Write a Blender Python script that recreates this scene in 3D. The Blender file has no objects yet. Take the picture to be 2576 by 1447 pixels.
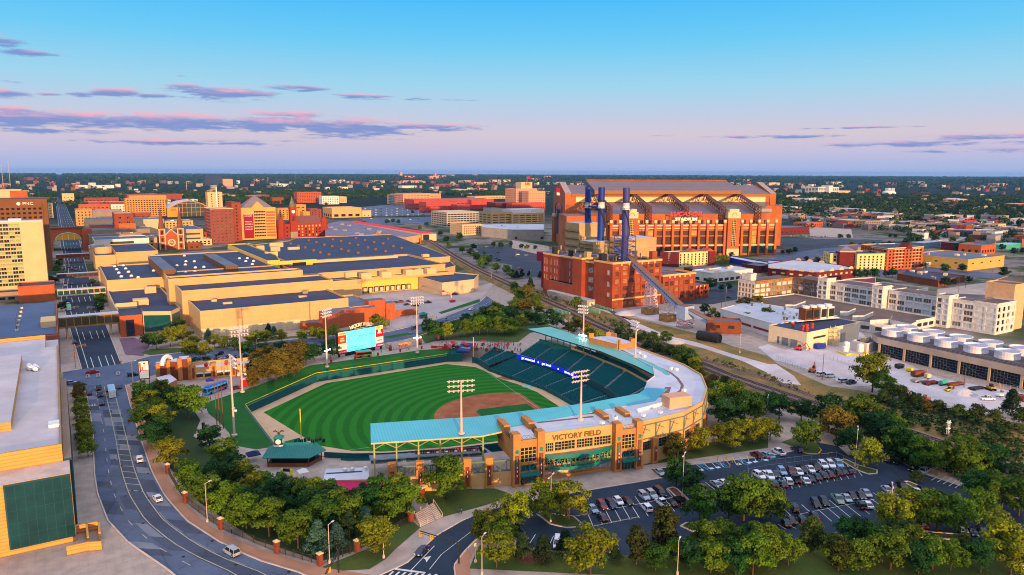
import bpy,math,random
from math import cos,sin,pi,atan2
import numpy as np
from mathutils import Vector
from mathutils.geometry import tessellate_polygon
S=bpy.context.scene
COL=S.collection
R=math.radians
F=1840.;CX,CY=1288.,723.5;HC=92.
ROLL=math.atan(.0037);PITCH=math.atan(289/F);HEAD=math.atan(1158/(F/cos(PITCH)))
fw=np.array([sin(HEAD)*cos(PITCH),cos(HEAD)*cos(PITCH),-sin(PITCH)])
r0=np.array([cos(HEAD),-sin(HEAD),0.]);u0=np.cross(r0,fw)
rt=r0*cos(ROLL)+u0*sin(ROLL);up=u0*cos(ROLL)-r0*sin(ROLL)
cam=bpy.data.cameras.new('camera');camo=bpy.data.objects.new('camera',cam);COL.objects.link(camo)
from mathutils import Matrix
camo.matrix_world=Matrix(((rt[0],up[0],-fw[0],0),(rt[1],up[1],-fw[1],0),(rt[2],up[2],-fw[2],HC),(0,0,0,1)))
cam.sensor_width=36;cam.lens=F/2576*36;cam.clip_start=1;cam.clip_end=60000
S.camera=camo
def G(u,v,z=0.):
 d=fw+rt*(u-CX)/F-up*(v-CY)/F
 t=(z-HC)/d[2]
 return(d[0]*t,d[1]*t)
def PX(x,y,z=0.):
 d=np.array([x,y,z-HC]);k=d@fw
 return CX+F*(d@rt)/k,CY-F*(d@up)/k,k
def T(t,x,y):return 644*int(t[1])+x*.2521,[427.7,754.7,1082.4]['abc'.index(t[0])]+y*.2521
def L(s,z=0.):
 out=[];t=None;num=[]
 for k in s.split():
  if k[0]in 'abc':t=k;continue
  if k[0]=='d':t='d';continue
  num.append(float(k))
  if len(num)==2:
   out.append(G(num[0],num[1],z)if t=='d' else G(*T(t,*num),z));num=[]
 return out
def Q(t,x,y,z=0.):return G(*T(t,x,y),z)
def ZT(x,y,v):
 lo,hi=-60.,400.
 for _ in range(50):
  m=(lo+hi)/2
  if PX(x,y,m)[1]>v:lo=m
  else:hi=m
 return lo
SUN_EL,SUN_AZ=R(5.0),R(12)
sun=bpy.data.lights.new('sun','SUN');sun.energy=4.9;sun.angle=R(.5);sun.color=(1,.58,.25)
suno=bpy.data.objects.new('sun',sun);COL.objects.link(suno)
sd=Vector((-sin(SUN_AZ)*cos(SUN_EL),-cos(SUN_AZ)*cos(SUN_EL),sin(SUN_EL)))
suno.rotation_euler=sd.to_track_quat('Z','Y').to_euler();suno.location=(0,-300,300)
W=bpy.data.worlds.new('World');S.world=W;W.use_nodes=True
class NT:
 def __init__(s,nt):s.t=nt;s.n=nt.nodes;s.l=nt.links
 def new(s,typ,**k):
  o=s.n.new(typ)
  for a,b in k.items():setattr(o,a,b)
  return o
 def put(s,sock,v):
  if hasattr(v,'is_output')or isinstance(v,bpy.types.NodeSocket):s.l.new(v,sock)
  else:
   if isinstance(v,(tuple,list))and len(v)==3 and sock.type=='RGBA':v=(*v,1)
   sock.default_value=v
 def math(s,op,a,b=0.,c=0.,clamp=False):
  o=s.new('ShaderNodeMath',operation=op);o.use_clamp=clamp
  for i,v in enumerate((a,b,c)):s.put(o.inputs[i],v)
  return o.outputs[0]
 def mix(s,f,a,b,blend='MIX'):
  o=s.new('ShaderNodeMix',data_type='RGBA',blend_type=blend)
  s.put(o.inputs[0],f);s.put(o.inputs[6],a);s.put(o.inputs[7],b)
  return o.outputs[2]
 def ramp(s,f,stops,interp='LINEAR'):
  o=s.new('ShaderNodeValToRGB');o.color_ramp.interpolation=interp
  e=o.color_ramp.elements
  while len(e)<len(stops):e.new(.5)
  for k,(p,c)in zip(e,stops):k.position=p;k.color=(*c,1)if len(c)==3 else c
  s.put(o.inputs[0],f);return o.outputs[0]
 def noise(s,vec,scale,detail=3,rough=.55,dist=0.):
  o=s.new('ShaderNodeTexNoise')
  s.put(o.inputs['Vector'],vec);o.inputs['Scale'].default_value=scale
  o.inputs['Detail'].default_value=detail;o.inputs['Roughness'].default_value=rough
  o.inputs['Distortion'].default_value=dist
  return o.outputs['Fac']
 def range(s,v,a,b,c=0.,d=1.,smooth=True):
  o=s.new('ShaderNodeMapRange');o.interpolation_type='SMOOTHSTEP' if smooth else 'LINEAR'
  s.put(o.inputs[0],v)
  for i,x in enumerate((a,b,c,d)):o.inputs[i+1].default_value=x
  return o.outputs[0]
def lin(r,g,b):
 f=lambda c:(c/255/12.92)if c<=10 else((c/255+.055)/1.055)**2.4
 return f(r),f(g),f(b)
def build_world():
 n=NT(W.node_tree);n.n.clear()
 out=n.new('ShaderNodeOutputWorld');bg=n.new('ShaderNodeBackground')
 n.l.new(bg.outputs[0],out.inputs[0])
 sky=n.new('ShaderNodeTexSky',sky_type='NISHITA');sky.sun_disc=False
 sky.sun_elevation=SUN_EL;sky.sun_rotation=pi+SUN_AZ;sky.altitude=250;sky.ozone_density=2.2;sky.dust_density=1.5
 tc=n.new('ShaderNodeTexCoord');sp=n.new('ShaderNodeSeparateXYZ');n.l.new(tc.outputs['Generated'],sp.inputs[0])
 x,y,z=sp.outputs
 el=n.math('MULTIPLY',n.math('ARCSINE',z),57.2958)
 az=n.math('SUBTRACT',n.math('MULTIPLY',n.math('ARCTAN2',x,y),57.2958),math.degrees(HEAD))
 st=[(0,lin(170,188,228)),(.7,lin(178,188,226)),(1.6,lin(200,194,222)),(2.8,lin(216,202,214)),(4.2,lin(196,206,228)),(6.2,lin(164,214,238)),(9.5,lin(112,204,246)),(13.6,lin(62,184,252)),(25,lin(60,160,245)),(90,lin(60,130,225))]
 base=n.ramp(n.math('DIVIDE',el,90.),[(a/90,tuple(.785*k for k in c))for a,c in st])
 nsky=n.mix(1.,sky.outputs[0],(.15,.15,.15),'MULTIPLY')
 f_up=n.math('MULTIPLY',n.range(el,14,40),.45)
 west=n.range(n.math('ABSOLUTE',az),70,140)
 f=n.math('MAXIMUM',f_up,n.math('MULTIPLY',west,.75))
 col=n.mix(f,base,nsky)
 cv=n.new('ShaderNodeCombineXYZ')
 n.put(cv.inputs[0],n.math('MULTIPLY',az,.13));n.put(cv.inputs[1],n.math('MULTIPLY',el,1.0))
 a1=n.noise(cv.outputs[0],2.6,8,.62,.5)
 cv2=n.new('ShaderNodeCombineXYZ')
 n.put(cv2 .inputs[0],n.math('MULTIPLY',az,.13));n.put(cv2 .inputs[1],n.math('MULTIPLY',el,1.0));n.put(cv2 .inputs[2],-3.1)
 a2=n.noise(cv2 .outputs[0],7.,5,.6,.4)
 def blob(a0,e0,wa,we,amp,tilt=0.):
  da=n.math('DIVIDE',n.math('SUBTRACT',az,a0),wa)
  de=n.math('DIVIDE',n.math('SUBTRACT',n.math('SUBTRACT',el,e0),n.math('MULTIPLY',n.math('SUBTRACT',az,a0),tilt)),we)
  q=n.math('ADD',n.math('MULTIPLY',da,da),n.math('MULTIPLY',de,de))
  return n.math('MULTIPLY',n.math('EXPONENT',n.math('MULTIPLY',q,-1.)),amp),de
 def at(u,v,wu,wv,amp,tilt=0.):
  def de(u,v):d=fw+rt*(u-CX)/F-up*(v-CY)/F;d=d/np.linalg.norm(d);return math.degrees(atan2(d[0],d[1])-HEAD),math.degrees(math.asin(d[2]))
  a,e=de(u,v);a2,e2=de(u+wu,v);a3,e3=de(u,v-wv);return a,e,a2-a,e3-e,amp,tilt
 blobs=[at(10,105,60,18,1.0),at(70,133,85,10,1.),at(20,205,40,6,.6),at(20,235,60,12,.9),at(120,237,40,6,.6),at(200,237,40,9,.8),at(290,233,65,14,1.1),at(390,242,45,8,1.),at(470,216,50,7,.9),at(560,234,120,18,1.15),at(745,221,75,10,.95),at(905,243,85,8,.95),at(1050,248,40,6,.8),at(1160,251,60,4,.6),at(455,191,20,3,.5),at(120,300,240,24,1.1),at(430,306,260,22,1.1),at(720,312,230,20,1.1),at(890,322,150,26,1.2),at(1060,320,160,10,1.0),at(740,288,130,10,.9),at(40,275,80,8,.8),at(130,330,160,8,.9),at(450,359,250,7,.85),at(640,355,120,5,.7),at(1960,343,200,6,.7),at(2150,321,220,3.5,.6),at(2450,345,180,12,.8),at(2300,362,320,9,.7),at(2450,378,200,8,.6),at(1680,341,70,3,.4)]
 m=sd_=sk_=None
 for b in blobs:
  k,de=blob(*b);m=k if m is None else n.math('MAXIMUM',m,k)
  kd=n.math('MULTIPLY',k,de);sd_=kd if sd_ is None else n.math('ADD',sd_,kd);sk_=k if sk_ is None else n.math('ADD',sk_,k)
 dens=n.math('ADD',m,n.math('MULTIPLY',n.math('SUBTRACT',a1,.5),2.7))
 dens=n.math('ADD',dens,n.math('MULTIPLY',n.math('SUBTRACT',a2,.5),1.1))
 cm=n.math('MULTIPLY',n.range(dens,.22,.85),n.range(m,.08,.40))
 hgt=n.math('DIVIDE',sd_,n.math('ADD',sk_,.02))
 lit=n.range(n.math('ADD',hgt,n.math('MULTIPLY',n.math('SUBTRACT',a1,.5),2.2)),-.1,.9)
 ccol=n.mix(lit,lin(112,132,186),lin(216,164,182))
 col=n.mix(n.math('MULTIPLY',cm,.92),col,ccol)
 col=n.mix(n.range(el,14,36),col,(.78,.80,1.0))
 col=n.mix(n.range(el,-3,-.4),lin(40,60,80),col)
 n.put(bg.inputs[0],col);bg.inputs[1].default_value=1.
build_world()
S.view_settings.view_transform='Standard';S.view_settings.look='None';S.view_settings.gamma=1;S.view_settings.exposure=.35
S.cycles.use_denoising=True;S.cycles.max_bounces=5;S.cycles.diffuse_bounces=2;S.cycles.glossy_bounces=2
S.cycles.transmission_bounces=2;S.cycles.volume_bounces=0;S.cycles.caustics_reflective=False;S.cycles.caustics_refractive=False
S.cycles.sample_clamp_indirect=4;S.cycles.filter_width=1.05
MATS={}
def pm(name,col,rough=.85,var=.18,scale=.35,col2=None,fine=.0,fscale=6.,metal=0.,spec=.3,emit=None,es=0.,objcol=False,wave=None,bump=0.,crack=None):
 if name in MATS:return MATS[name]
 m=bpy.data.materials.new(name);m.use_nodes=True;MATS[name]=m
 n=NT(m.node_tree);b=n.n['Principled BSDF']
 tc=n.new('ShaderNodeTexCoord');v=tc.outputs['Object']
 c=col
 if objcol:
  oi=n.new('ShaderNodeObjectInfo');c=oi.outputs['Color']
 if var or col2:
  nf=n.range(n.noise(v,scale,4,.6),.28,.72)
  if col2 is not None and not objcol:c=n.mix(nf,col,col2)
  else:
   k=n.math('ADD',n.math('MULTIPLY',nf,2*var),1-var)
   g=n.new('ShaderNodeCombineColor')
   for i in range(3):n.put(g.inputs[i],k)
   c=n.mix(1.,c,g.outputs[0],'MULTIPLY')
 if fine:
  nf2=n.noise(v,fscale,2,.6)
  k=n.math('ADD',n.math('MULTIPLY',n.math('SUBTRACT',nf2,.5),2.6*fine),1.)
  g=n.new('ShaderNodeCombineColor')
  for i in range(3):n.put(g.inputs[i],k)
  c=n.mix(1.,c,g.outputs[0],'MULTIPLY')
 if wave:
  sp=n.new('ShaderNodeSeparateXYZ');n.l.new(v,sp.inputs[0])
  ax,per,am=wave[:3]
  if isinstance(ax,tuple):q=n.math('ADD',n.math('MULTIPLY',sp.outputs[0],ax[0]),n.math('MULTIPLY',sp.outputs[1],ax[1]))
  else:q=sp.outputs['XYZ'.index(ax)]
  fr=n.math('FRACT',n.math('DIVIDE',q,per))
  k=n.math('SUBTRACT',1.,n.math('MULTIPLY',n.math('LESS_THAN',fr,wave[3]if len(wave)>3 else.22),am))
  g=n.new('ShaderNodeCombineColor')
  for i in range(3):n.put(g.inputs[i],k)
  c=n.mix(1.,c,g.outputs[0],'MULTIPLY')
 if crack:
  vo=n.new('ShaderNodeTexVoronoi',feature='DISTANCE_TO_EDGE');n.l.new(v,vo.inputs['Vector']);vo.inputs['Scale'].default_value=crack[0]
  k=n.math('SUBTRACT',1.,n.math('MULTIPLY',n.math('MULTIPLY',n.math('LESS_THAN',vo.outputs['Distance'],.022),n.range(n.noise(v,crack[0]*.7,2),.42,.6)),crack[1]))
  vc=n.new('ShaderNodeTexVoronoi');n.l.new(v,vc.inputs['Vector']);vc.inputs['Scale'].default_value=crack[0]*.35;sc=n.new('ShaderNodeSeparateColor');n.l.new(vc.outputs['Color'],sc.inputs[0])
  k=n.math('MULTIPLY',k,n.math('ADD',.95,n.math('MULTIPLY',sc.outputs[0],.1)))
  g=n.new('ShaderNodeCombineColor');[n.put(g.inputs[i],k)for i in range(3)]
  c=n.mix(1.,c,g.outputs[0],'MULTIPLY')
 n.put(b.inputs['Base Color'],c)
 b.inputs['Roughness'].default_value=rough;b.inputs['Metallic'].default_value=metal
 b.inputs['Specular IOR Level'].default_value=spec
 if emit:n.put(b.inputs['Emission Color'],emit);b.inputs['Emission Strength'].default_value=es
 if bump:
  bp=n.new('ShaderNodeBump');bp.inputs['Strength'].default_value=.6;bp.inputs['Distance'].default_value=bump
  n.put(bp.inputs['Height'],n.noise(v,fscale,3,.6));n.l.new(bp.outputs[0],b.inputs['Normal'])
 return m
WO={}
class MB:
 def __init__(s):s.v=[];s.f=[];s.m=[]
 def add(s,vs,fs,mi=0):
  o=len(s.v);s.v+=[tuple(map(float,p))for p in vs]
  for f in fs:s.f.append(tuple(i+o for i in f));s.m.append(mi)
 def quad(s,a,b,c,d,mi=0):s.add((a,b,c,d),((0,1,2,3),),mi)
 def box(s,x0,x1,y0,y1,z0,z1,mi=0,top=None):
  v=[(x0,y0,z0),(x1,y0,z0),(x1,y1,z0),(x0,y1,z0),(x0,y0,z1),(x1,y0,z1),(x1,y1,z1),(x0,y1,z1)]
  s.add(v,((0,3,2,1),(0,1,5,4),(1,2,6,5),(2,3,7,6),(3,0,4,7)),mi);s.add(v[4:],((0,1,2,3),),mi if top is None else top)
 def ob(s,p,q,w,z0,z1,mi=0,top=None):
  d=np.subtract(q[:2],p[:2]).astype(float);d/=(np.hypot(*d)or 1);n=np.array([-d[1],d[0]])*w/2
  s.prism([tuple(np.add(p[:2],-n)),tuple(np.add(q[:2],-n)),tuple(np.add(q[:2],n)),tuple(np.add(p[:2],n))],z0,z1,mi,top)
 def rbox(s,c,l,w,z0,z1,a,mi=0,top=None):
  d=np.array([cos(a),sin(a)])*l/2
  s.ob((c[0]-d[0],c[1]-d[1]),(c[0]+d[0],c[1]+d[1]),w,z0,z1,mi,top)
 def prism(s,poly,z0,z1,mi=0,top=None,bottom=True,zt=None):
  P=[tuple(p[:2])for p in poly];n=len(P)
  if sum(P[i][0]*P[(i+1)%n][1]-P[(i+1)%n][0]*P[i][1]for i in range(n))<0:
   P=P[::-1]
   if zt:zt=zt[::-1]
  zt=zt or[z1]*n
  v=[(x,y,z0)for x,y in P]+[(x,y,z)for(x,y),z in zip(P,zt)]
  s.add(v,[(i,(i+1)%n,n+(i+1)%n,n+i)for i in range(n)],mi)
  s.sheet([(x,y,z)for(x,y),z in zip(P,zt)],mi if top is None else top)
  if bottom:s.sheet([(x,y,z0)for x,y in P][::-1],mi)
 def sheet(s,pts,mi=0,z=None):
  P=[tuple(p)if z is None else(p[0],p[1],z)for p in pts]
  n=len(P)
  if z is not None and sum(P[i][0]*P[(i+1)%n][1]-P[(i+1)%n][0]*P[i][1]for i in range(n))<0:P=P[::-1]
  if n<=4:s.add(P,(tuple(range(n)),),mi);return
  t=tessellate_polygon([[Vector((p[0],p[1],0))for p in P]])
  ar=sum(P[i][0]*P[(i+1)%n][1]-P[(i+1)%n][0]*P[i][1]for i in range(n))
  fs=[]
  for a,b,c in t:
   k=(P[b][0]-P[a][0])*(P[c][1]-P[a][1])-(P[c][0]-P[a][0])*(P[b][1]-P[a][1])
   fs.append((a,b,c)if(k>0)==(ar>0)else(a,c,b))
  s.add(P,fs,mi)
 def tube(s,p,q,r,n=6,mi=0,r2=None,cap=True):
  p=np.array(p,float);q=np.array(q,float);d=q-p;d/=(np.linalg.norm(d)or 1)
  a=np.cross(d,(0,0,1)if abs(d[2])<.9 else(1,0,0));a/=np.linalg.norm(a);b=np.cross(d,a)
  r2=r if r2 is None else r2
  an=[2*pi*i/n for i in range(n)]
  v=[p+r*(cos(t)*a+sin(t)*b)for t in an]+[q+r2*(cos(t)*a+sin(t)*b)for t in an]
  f=[(i,n+i,n+(i+1)%n,(i+1)%n)for i in range(n)]
  if cap:f+=[tuple(range(n)),tuple(range(2*n-1,n-1,-1))]
  s.add(v,f,mi)
 def path(s,pts,r,n=5,mi=0):
  for a,b in zip(pts,pts[1:]):s.tube(a,b,r,n,mi)
 def lathe(s,c,prof,n=12,mi=0):
  v=[];f=[]
  for r,z in prof:v+=[(c[0]+r*cos(2*pi*i/n),c[1]+r*sin(2*pi*i/n),z)for i in range(n)]
  for k in range(len(prof)-1):
   f+=[(k*n+i,k*n+(i+1)%n,(k+1)*n+(i+1)%n,(k+1)*n+i)for i in range(n)]
  f.append(tuple(range((len(prof)-1)*n,len(prof)*n)));s.add(v,f,mi)
 def strip(s,pts,w,z,mi=0):
  A,B=off(pts,w/2),off(pts,-w/2)
  for i in range(len(pts)-1):s.sheet([B[i],B[i+1],A[i+1],A[i]],mi,z=z)
 def mesh(s,name,mats,o=(0,0,0),smooth=False):
  me=bpy.data.meshes.new(name)
  v=np.array(s.v,float)-np.array(o)
  me.from_pydata(v.tolist(),[],s.f)
  for m in mats:me.materials.append(m)
  me.polygons.foreach_set('material_index',s.m)
  if smooth:me.polygons.foreach_set('use_smooth',[True]*len(s.f))
  me.update();return me
 def build(s,name,mats,parent=None,label=None,cat=None,group=None,kind=None,smooth=False,at=None):
  if not isinstance(mats,(list,tuple)):mats=[mats]
  o=WO[parent.name]if parent else(at or(0,0,0))
  ob=bpy.data.objects.new(name,s.mesh(name,mats,o,smooth));COL.objects.link(ob)
  if parent:ob.parent=parent
  else:ob.location=o
  WO[ob.name]=o
  return tag(ob,label,cat,group,kind)
def off(pts,d):
 out=[]
 for i,p in enumerate(pts):
  a=np.array(pts[max(i-1,0)][:2],float);b=np.array(pts[min(i+1,len(pts)-1)][:2],float)
  t=b-a;t/=(np.hypot(*t)or 1)
  out.append((p[0]-t[1]*d,p[1]+t[0]*d))
 return out
def tag(o,label=None,cat=None,group=None,kind=None):
 for k,v in(('label',label),('category',cat),('group',group),('kind',kind)):
  if v:o[k]=v
 return o
def thing(name,label,cat,loc=(0,0,0),rz=0.,group=None):
 o=bpy.data.objects.new(name,None);COL.objects.link(o);o.empty_display_size=.1
 if len(loc)==2:loc=(*loc,0)
 o.location=loc;o.rotation_euler=(0,0,rz);WO[o.name]=tuple(loc)
 return tag(o,label,cat,group)
KIDS={}
def inst(name,me,parent,loc,rz=0.,col=None,sc=None,rx=0.):
 o=bpy.data.objects.new(name,me);COL.objects.link(o)
 if parent:
  o.parent=parent;w=WO[parent.name];loc=tuple(np.subtract(loc,w));WO[o.name]=w
 o.location=loc;o.rotation_euler=(rx,0,rz)
 if col:o.color=(*col,1)if len(col)==3 else col
 if sc:o.scale=sc
 return o
def dup(o,loc,rz=0.,label=None,group=None,sc=None,col=None):
 r=o.copy();COL.objects.link(r);r.location=loc;r.rotation_euler=(0,0,rz)
 if sc:r.scale=sc if isinstance(sc,tuple)else(sc,sc,sc)
 if label:r['label']=label
 if group:r['group']=group
 for ch in list(o.children):
  c=ch.copy();COL.objects.link(c);c.parent=r
  if col and ch.get('paint'):c.color=(*col,1)
  for g in ch.children:
   d=g.copy();COL.objects.link(d);d.parent=c
 return r
def struct(name,mb,m,**k):return mb.build(name,m,kind='structure',**k)
def facade(mb,p0,p1,z0,z1,cols,rows,mi=0,dep=.3,skip=None,ri=None):
 p0=np.array(p0[:2],float);p1=np.array(p1[:2],float);Ln=np.hypot(*(p1-p0));d=(p1-p0)/Ln;n=np.array([d[1],-d[0]])
 ri=mi if ri is None else ri
 P=lambda s,z,q=0.:(*(p0+d*s-n*q),z)
 a=atan2(d[1],d[0]);out=[]
 z=z0
 for(ra,rb)in list(rows)+[(z1,z1)]:
  if ra>z+1e-4:mb.quad(P(0,z),P(Ln,z),P(Ln,ra),P(0,ra),mi)
  if rb>ra:
   s=0.
   for(ca,cb)in list(cols)+[(Ln,Ln)]:
    if cb>ca and skip and skip((ca+cb)/2,(ra+rb)/2):continue
    if ca>s+1e-4:mb.quad(P(s,ra),P(ca,ra),P(ca,rb),P(s,rb),mi)
    if cb>ca:
     mb.quad(P(ca,ra),P(cb,ra),P(cb,ra,dep),P(ca,ra,dep),ri)
     mb.quad(P(ca,rb,dep),P(cb,rb,dep),P(cb,rb),P(ca,rb),ri)
     mb.quad(P(ca,ra),P(ca,ra,dep),P(ca,rb,dep),P(ca,rb),ri)
     mb.quad(P(cb,ra,dep),P(cb,ra),P(cb,rb),P(cb,rb,dep),ri)
     out.append((P((ca+cb)/2,(ra+rb)/2,dep),cb-ca,rb-ra,a))
    s=cb
  z=rb
 return out
def spread(Ln,n,w,a=None,b=None):
 a=0 if a is None else a;b=Ln if b is None else b
 p=(b-a)/n
 return[(a+p*(i+.5)-w/2,a+p*(i+.5)+w/2)for i in range(n)]
def levels(z0,fh,n,h):return[(z0+fh*i,z0+fh*i+h)for i in range(n)]
WC={}
def wmesh(w,h,nx,ny,fm,gm,fr=.07,sill=None):
 k=(round(w,2),round(h,2),nx,ny,fm.name,gm.name,fr)
 if k in WC:return WC[k]
 mb=MB();mb.quad((-w/2,0,-h/2),(w/2,0,-h/2),(w/2,0,h/2),(-w/2,0,h/2),1)
 for i in range(nx+1):
  x=-w/2+w*i/nx;x0,x1=max(x-fr/2,-w/2),min(x+fr/2,w/2)
  mb.box(x0,x1,-.08,-.01,-h/2,h/2,0)
 for j in range(ny+1):
  z=-h/2+h*j/ny;z0,z1=max(z-fr/2,-h/2),min(z+fr/2,h/2)
  mb.box(-w/2,w/2,-.07,-.02,z0,z1,0)
 WC[k]=mb.mesh('window',[fm,gm]);return WC[k]
def windows(parent,ops,fm,gms,nx=1,ny=1,fr=.08,name='window',limit=100,pick=None):
 rnd=random.Random(len(ops)*7+3);rest=[]
 cnt=sum(1 for c in parent.children if c.name.split('.')[0]==name)
 ops=sorted(ops,key=lambda o:-o[1]*o[2]/(np.hypot(o[0][0],o[0][1])**2))
 for i,(c,w,h,a)in enumerate(ops):
  g=pick(c)if pick else rnd.choice(gms)
  if cnt+i<limit:inst(name,wmesh(w,h,nx,ny,fm,g,fr),parent,c,a)
  else:rest.append((c,w,h,a,g))
 if rest:
  mb=MB();mats=[fm]+list(gms)
  for c,w,h,a,g in rest:
   d=np.array([cos(a),sin(a)]);n=np.array([d[1],-d[0]])
   P=lambda s,z,q:(c[0]+d[0]*s+n[0]*q,c[1]+d[1]*s+n[1]*q,c[2]+z)
   mb.quad(P(-w/2,-h/2,0),P(w/2,-h/2,0),P(w/2,h/2,0),P(-w/2,h/2,0),1+gms.index(g)if g in gms else 1)
   for x in(-w/2+fr/2,w/2-fr/2):mb.quad(P(x-fr/2,-h/2,.05),P(x+fr/2,-h/2,.05),P(x+fr/2,h/2,.05),P(x-fr/2,h/2,.05),0)
   for z in(-h/2+fr/2,h/2-fr/2):mb.quad(P(-w/2,z-fr/2,.06),P(w/2,z-fr/2,.06),P(w/2,z+fr/2,.06),P(-w/2,z+fr/2,.06),0)
  mb.build(name,mats,parent,kind='stuff')
FONT={}
def text(s,size,m,parent=None,loc=(0,0,0),a=0.,name='lettering',ext=.06,shear=0.,width=None,tilt=pi/2,bold=0.,label=None,cat=None,space=1.):
 cu=bpy.data.curves.new(name,'FONT');cu.body=s;cu.size=size;cu.extrude=ext;cu.align_x='CENTER';cu.align_y='CENTER';cu.shear=shear
 cu.offset=bold;cu.space_character=space;cu.resolution_u=3
 t=bpy.data.objects.new('t',cu);COL.objects.link(t)
 dg=bpy.context.evaluated_depsgraph_get();me=bpy.data.meshes.new_from_object(t.evaluated_get(dg));me.name=name
 bpy.data.objects.remove(t);bpy.data.curves.remove(cu)
 me.materials.clear();me.materials.append(m)
 o=bpy.data.objects.new(name,me);COL.objects.link(o)
 if width:
  xs=[v.co.x for v in me.vertices];k=width/(max(xs)-min(xs));o.scale=(k,1,1)
 w=WO[parent.name]if parent else(0,0,0)
 if parent:o.parent=parent
 o.location=tuple(np.subtract(loc,w));o.rotation_euler=(tilt,0,a)
 WO[o.name]=w
 return tag(o,label,cat)
 # setting
concrete=pm('pavement_concrete',lin(178,160,148),.9,.16,.12,fine=.12,fscale=1.5)
paving=pm('plaza_paving',lin(190,172,160),.9,.12,.1,fine=.1,fscale=2)
asphalt=pm('asphalt',(.040,.054,.078),.9,.22,.06,fine=.14,fscale=.8,crack=(.12,.4))
asphalt_new=pm('dark_asphalt',(.015,.032,.058),.85,.25,.05,fine=.12,fscale=.9,crack=(.08,.3))
road_con=pm('worn_road',lin(86,98,120),.9,.2,.05,fine=.14,fscale=.7,crack=(.09,.22))
grass=pm('grass',lin(56,84,30),.95,.3,.08,fine=.3,fscale=1.2,col2=lin(84,92,34))
dry_grass=pm('dry_grass',lin(96,96,44),.95,.35,.07,col2=lin(158,118,66),fine=.4,fscale=.9)
gravel=pm('gravel',lin(214,204,206),.95,.2,.05,fine=.2,fscale=.8,col2=lin(184,170,168))
ballast=pm('ballast',lin(124,98,86),.95,.25,.2,fine=.3,fscale=2)
white_paint=pm('road_paint',lin(215,210,200),.8,.2,.5)
kerb_m=pm('kerb_concrete',lin(200,180,165),.9,.15,.3)
mulch=pm('mulch',lin(112,72,58),.95,.25,.5,fine=.2)
steel_dark=pm('dark_steel',(.02,.02,.022),.5,.1,1)
white_m=pm('white_metal',lin(225,222,220),.5,.06,.5)
yellow_m=pm('yellow_paint',lin(240,205,20),.5,.06,.5)
black_m=pm('black_matt',(.012,.012,.014),.7,.1,1)
red_m=pm('red_paint',lin(205,20,34),.5,.08,1)
blue_m=pm('blue_paint',lin(24,50,150),.5,.08,1)
teal_m=pm('teal_metal',lin(10,112,104),.45,.12,.2,spec=.4)
tealdk=pm('dark_teal',lin(4,70,78),.6,.15,.3)
glass=pm('window_glass',(.016,.022,.03),.06,.1,.2,spec=.8)
glass_b=pm('window_glass_blue',(.02,.06,.085),.06,.1,.2,spec=.8)
glass_t=pm('window_glass_teal',(.01,.07,.07),.06,.15,.3,spec=.8)
blind=pm('window_blind',lin(226,206,150),.6,.1,.3)
PIT=L('c1 60 240 b1 190 1440',-1.5)
# ballpark
ZF=-5.
HOME=np.array([161.4,226.])
def field_green():
 m=bpy.data.materials.new('mown_outfield_grass');m.use_nodes=True;n=NT(m.node_tree);b=n.n['Principled BSDF']
 tc=n.new('ShaderNodeTexCoord');sp=n.new('ShaderNodeSeparateXYZ');n.l.new(tc.outputs['Object'],sp.inputs[0])
 dx=n.math('SUBTRACT',sp.outputs[0],150.);dy=n.math('SUBTRACT',sp.outputs[1],240.)
 r=n.math('SQRT',n.math('ADD',n.math('MULTIPLY',dx,dx),n.math('MULTIPLY',dy,dy)))
 w=n.math('MULTIPLY',n.math('SUBTRACT',n.noise(tc.outputs['Object'],.09,2),.5),1.6)
 s=n.math('SINE',n.math('MULTIPLY',n.math('ADD',r,w),1.22))
 k=n.range(s,-.35,.35)
 c=n.mix(k,lin(24,96,18),lin(38,118,26))
 nf=n.range(n.noise(tc.outputs['Object'],.5,5,.7),.3,.7)
 c=n.mix(n.math('MULTIPLY',nf,.35),c,lin(46,112,24))
 n.put(b.inputs['Base Color'],c);b.inputs['Roughness'].default_value=.95;b.inputs['Specular IOR Level'].default_value=.15
 return m
turf=field_green()
lawn=pm('lawn',lin(26,92,22),.95,.16,.12,fine=.2,fscale=1.4)
track=pm('warning_track',lin(206,170,132),.95,.1,.15,fine=.1)
dirt=pm('infield_dirt',lin(146,78,44),.95,.18,.18,col2=lin(176,106,66),fine=.12)
chalk=pm('chalk',(.75,.75,.75),.9,.05)
wallg=pm('outfield_wall_green',lin(8,82,82),.7,.08,.3)
tan=pm('tan_block',lin(206,160,104),.9,.08,.3,fine=.06,fscale=1.5)
brickt=pm('tan_brick',lin(186,124,66),.9,.1,.6,fine=.12,fscale=2)
brickr=pm('red_brick',lin(122,60,40),.9,.14,.6,fine=.14,fscale=2)
roofw=pm('white_roof',lin(206,206,216),.7,.07,.12,fine=.05,fscale=.6,col2=lin(186,184,194))
roofb=pm('brown_walkpad',lin(120,98,92),.9,.1)
canopy_t=pm('teal_canopy',lin(62,164,186),.35,.08,.1,wave=((.98,-.21),.9,.22),spec=.5)
canopy_g=pm('pale_teal_canopy',lin(98,176,166),.4,.07,.1,spec=.4)
seatm=pm('teal_seats',lin(14,104,108),.6,.2,1.5,wave=((.5,.86),.55,.45))
stepm=pm('bowl_concrete',lin(40,76,82),.9,.12,.5)
aisle=pm('aisle_concrete',lin(128,132,138),.9,.12,.6)
railm=pm('steel_rail',lin(60,96,104),.5,.1)
W0,W1,W2,W3=[np.array(p)for p in L('d 694 1122 d 617 1021 d 795 942 d 1124 893',-1.4)]
cw=[np.array(p)for p in[(166.8,331.6),(173.2,327.0),(177.2,321.)]]
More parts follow.
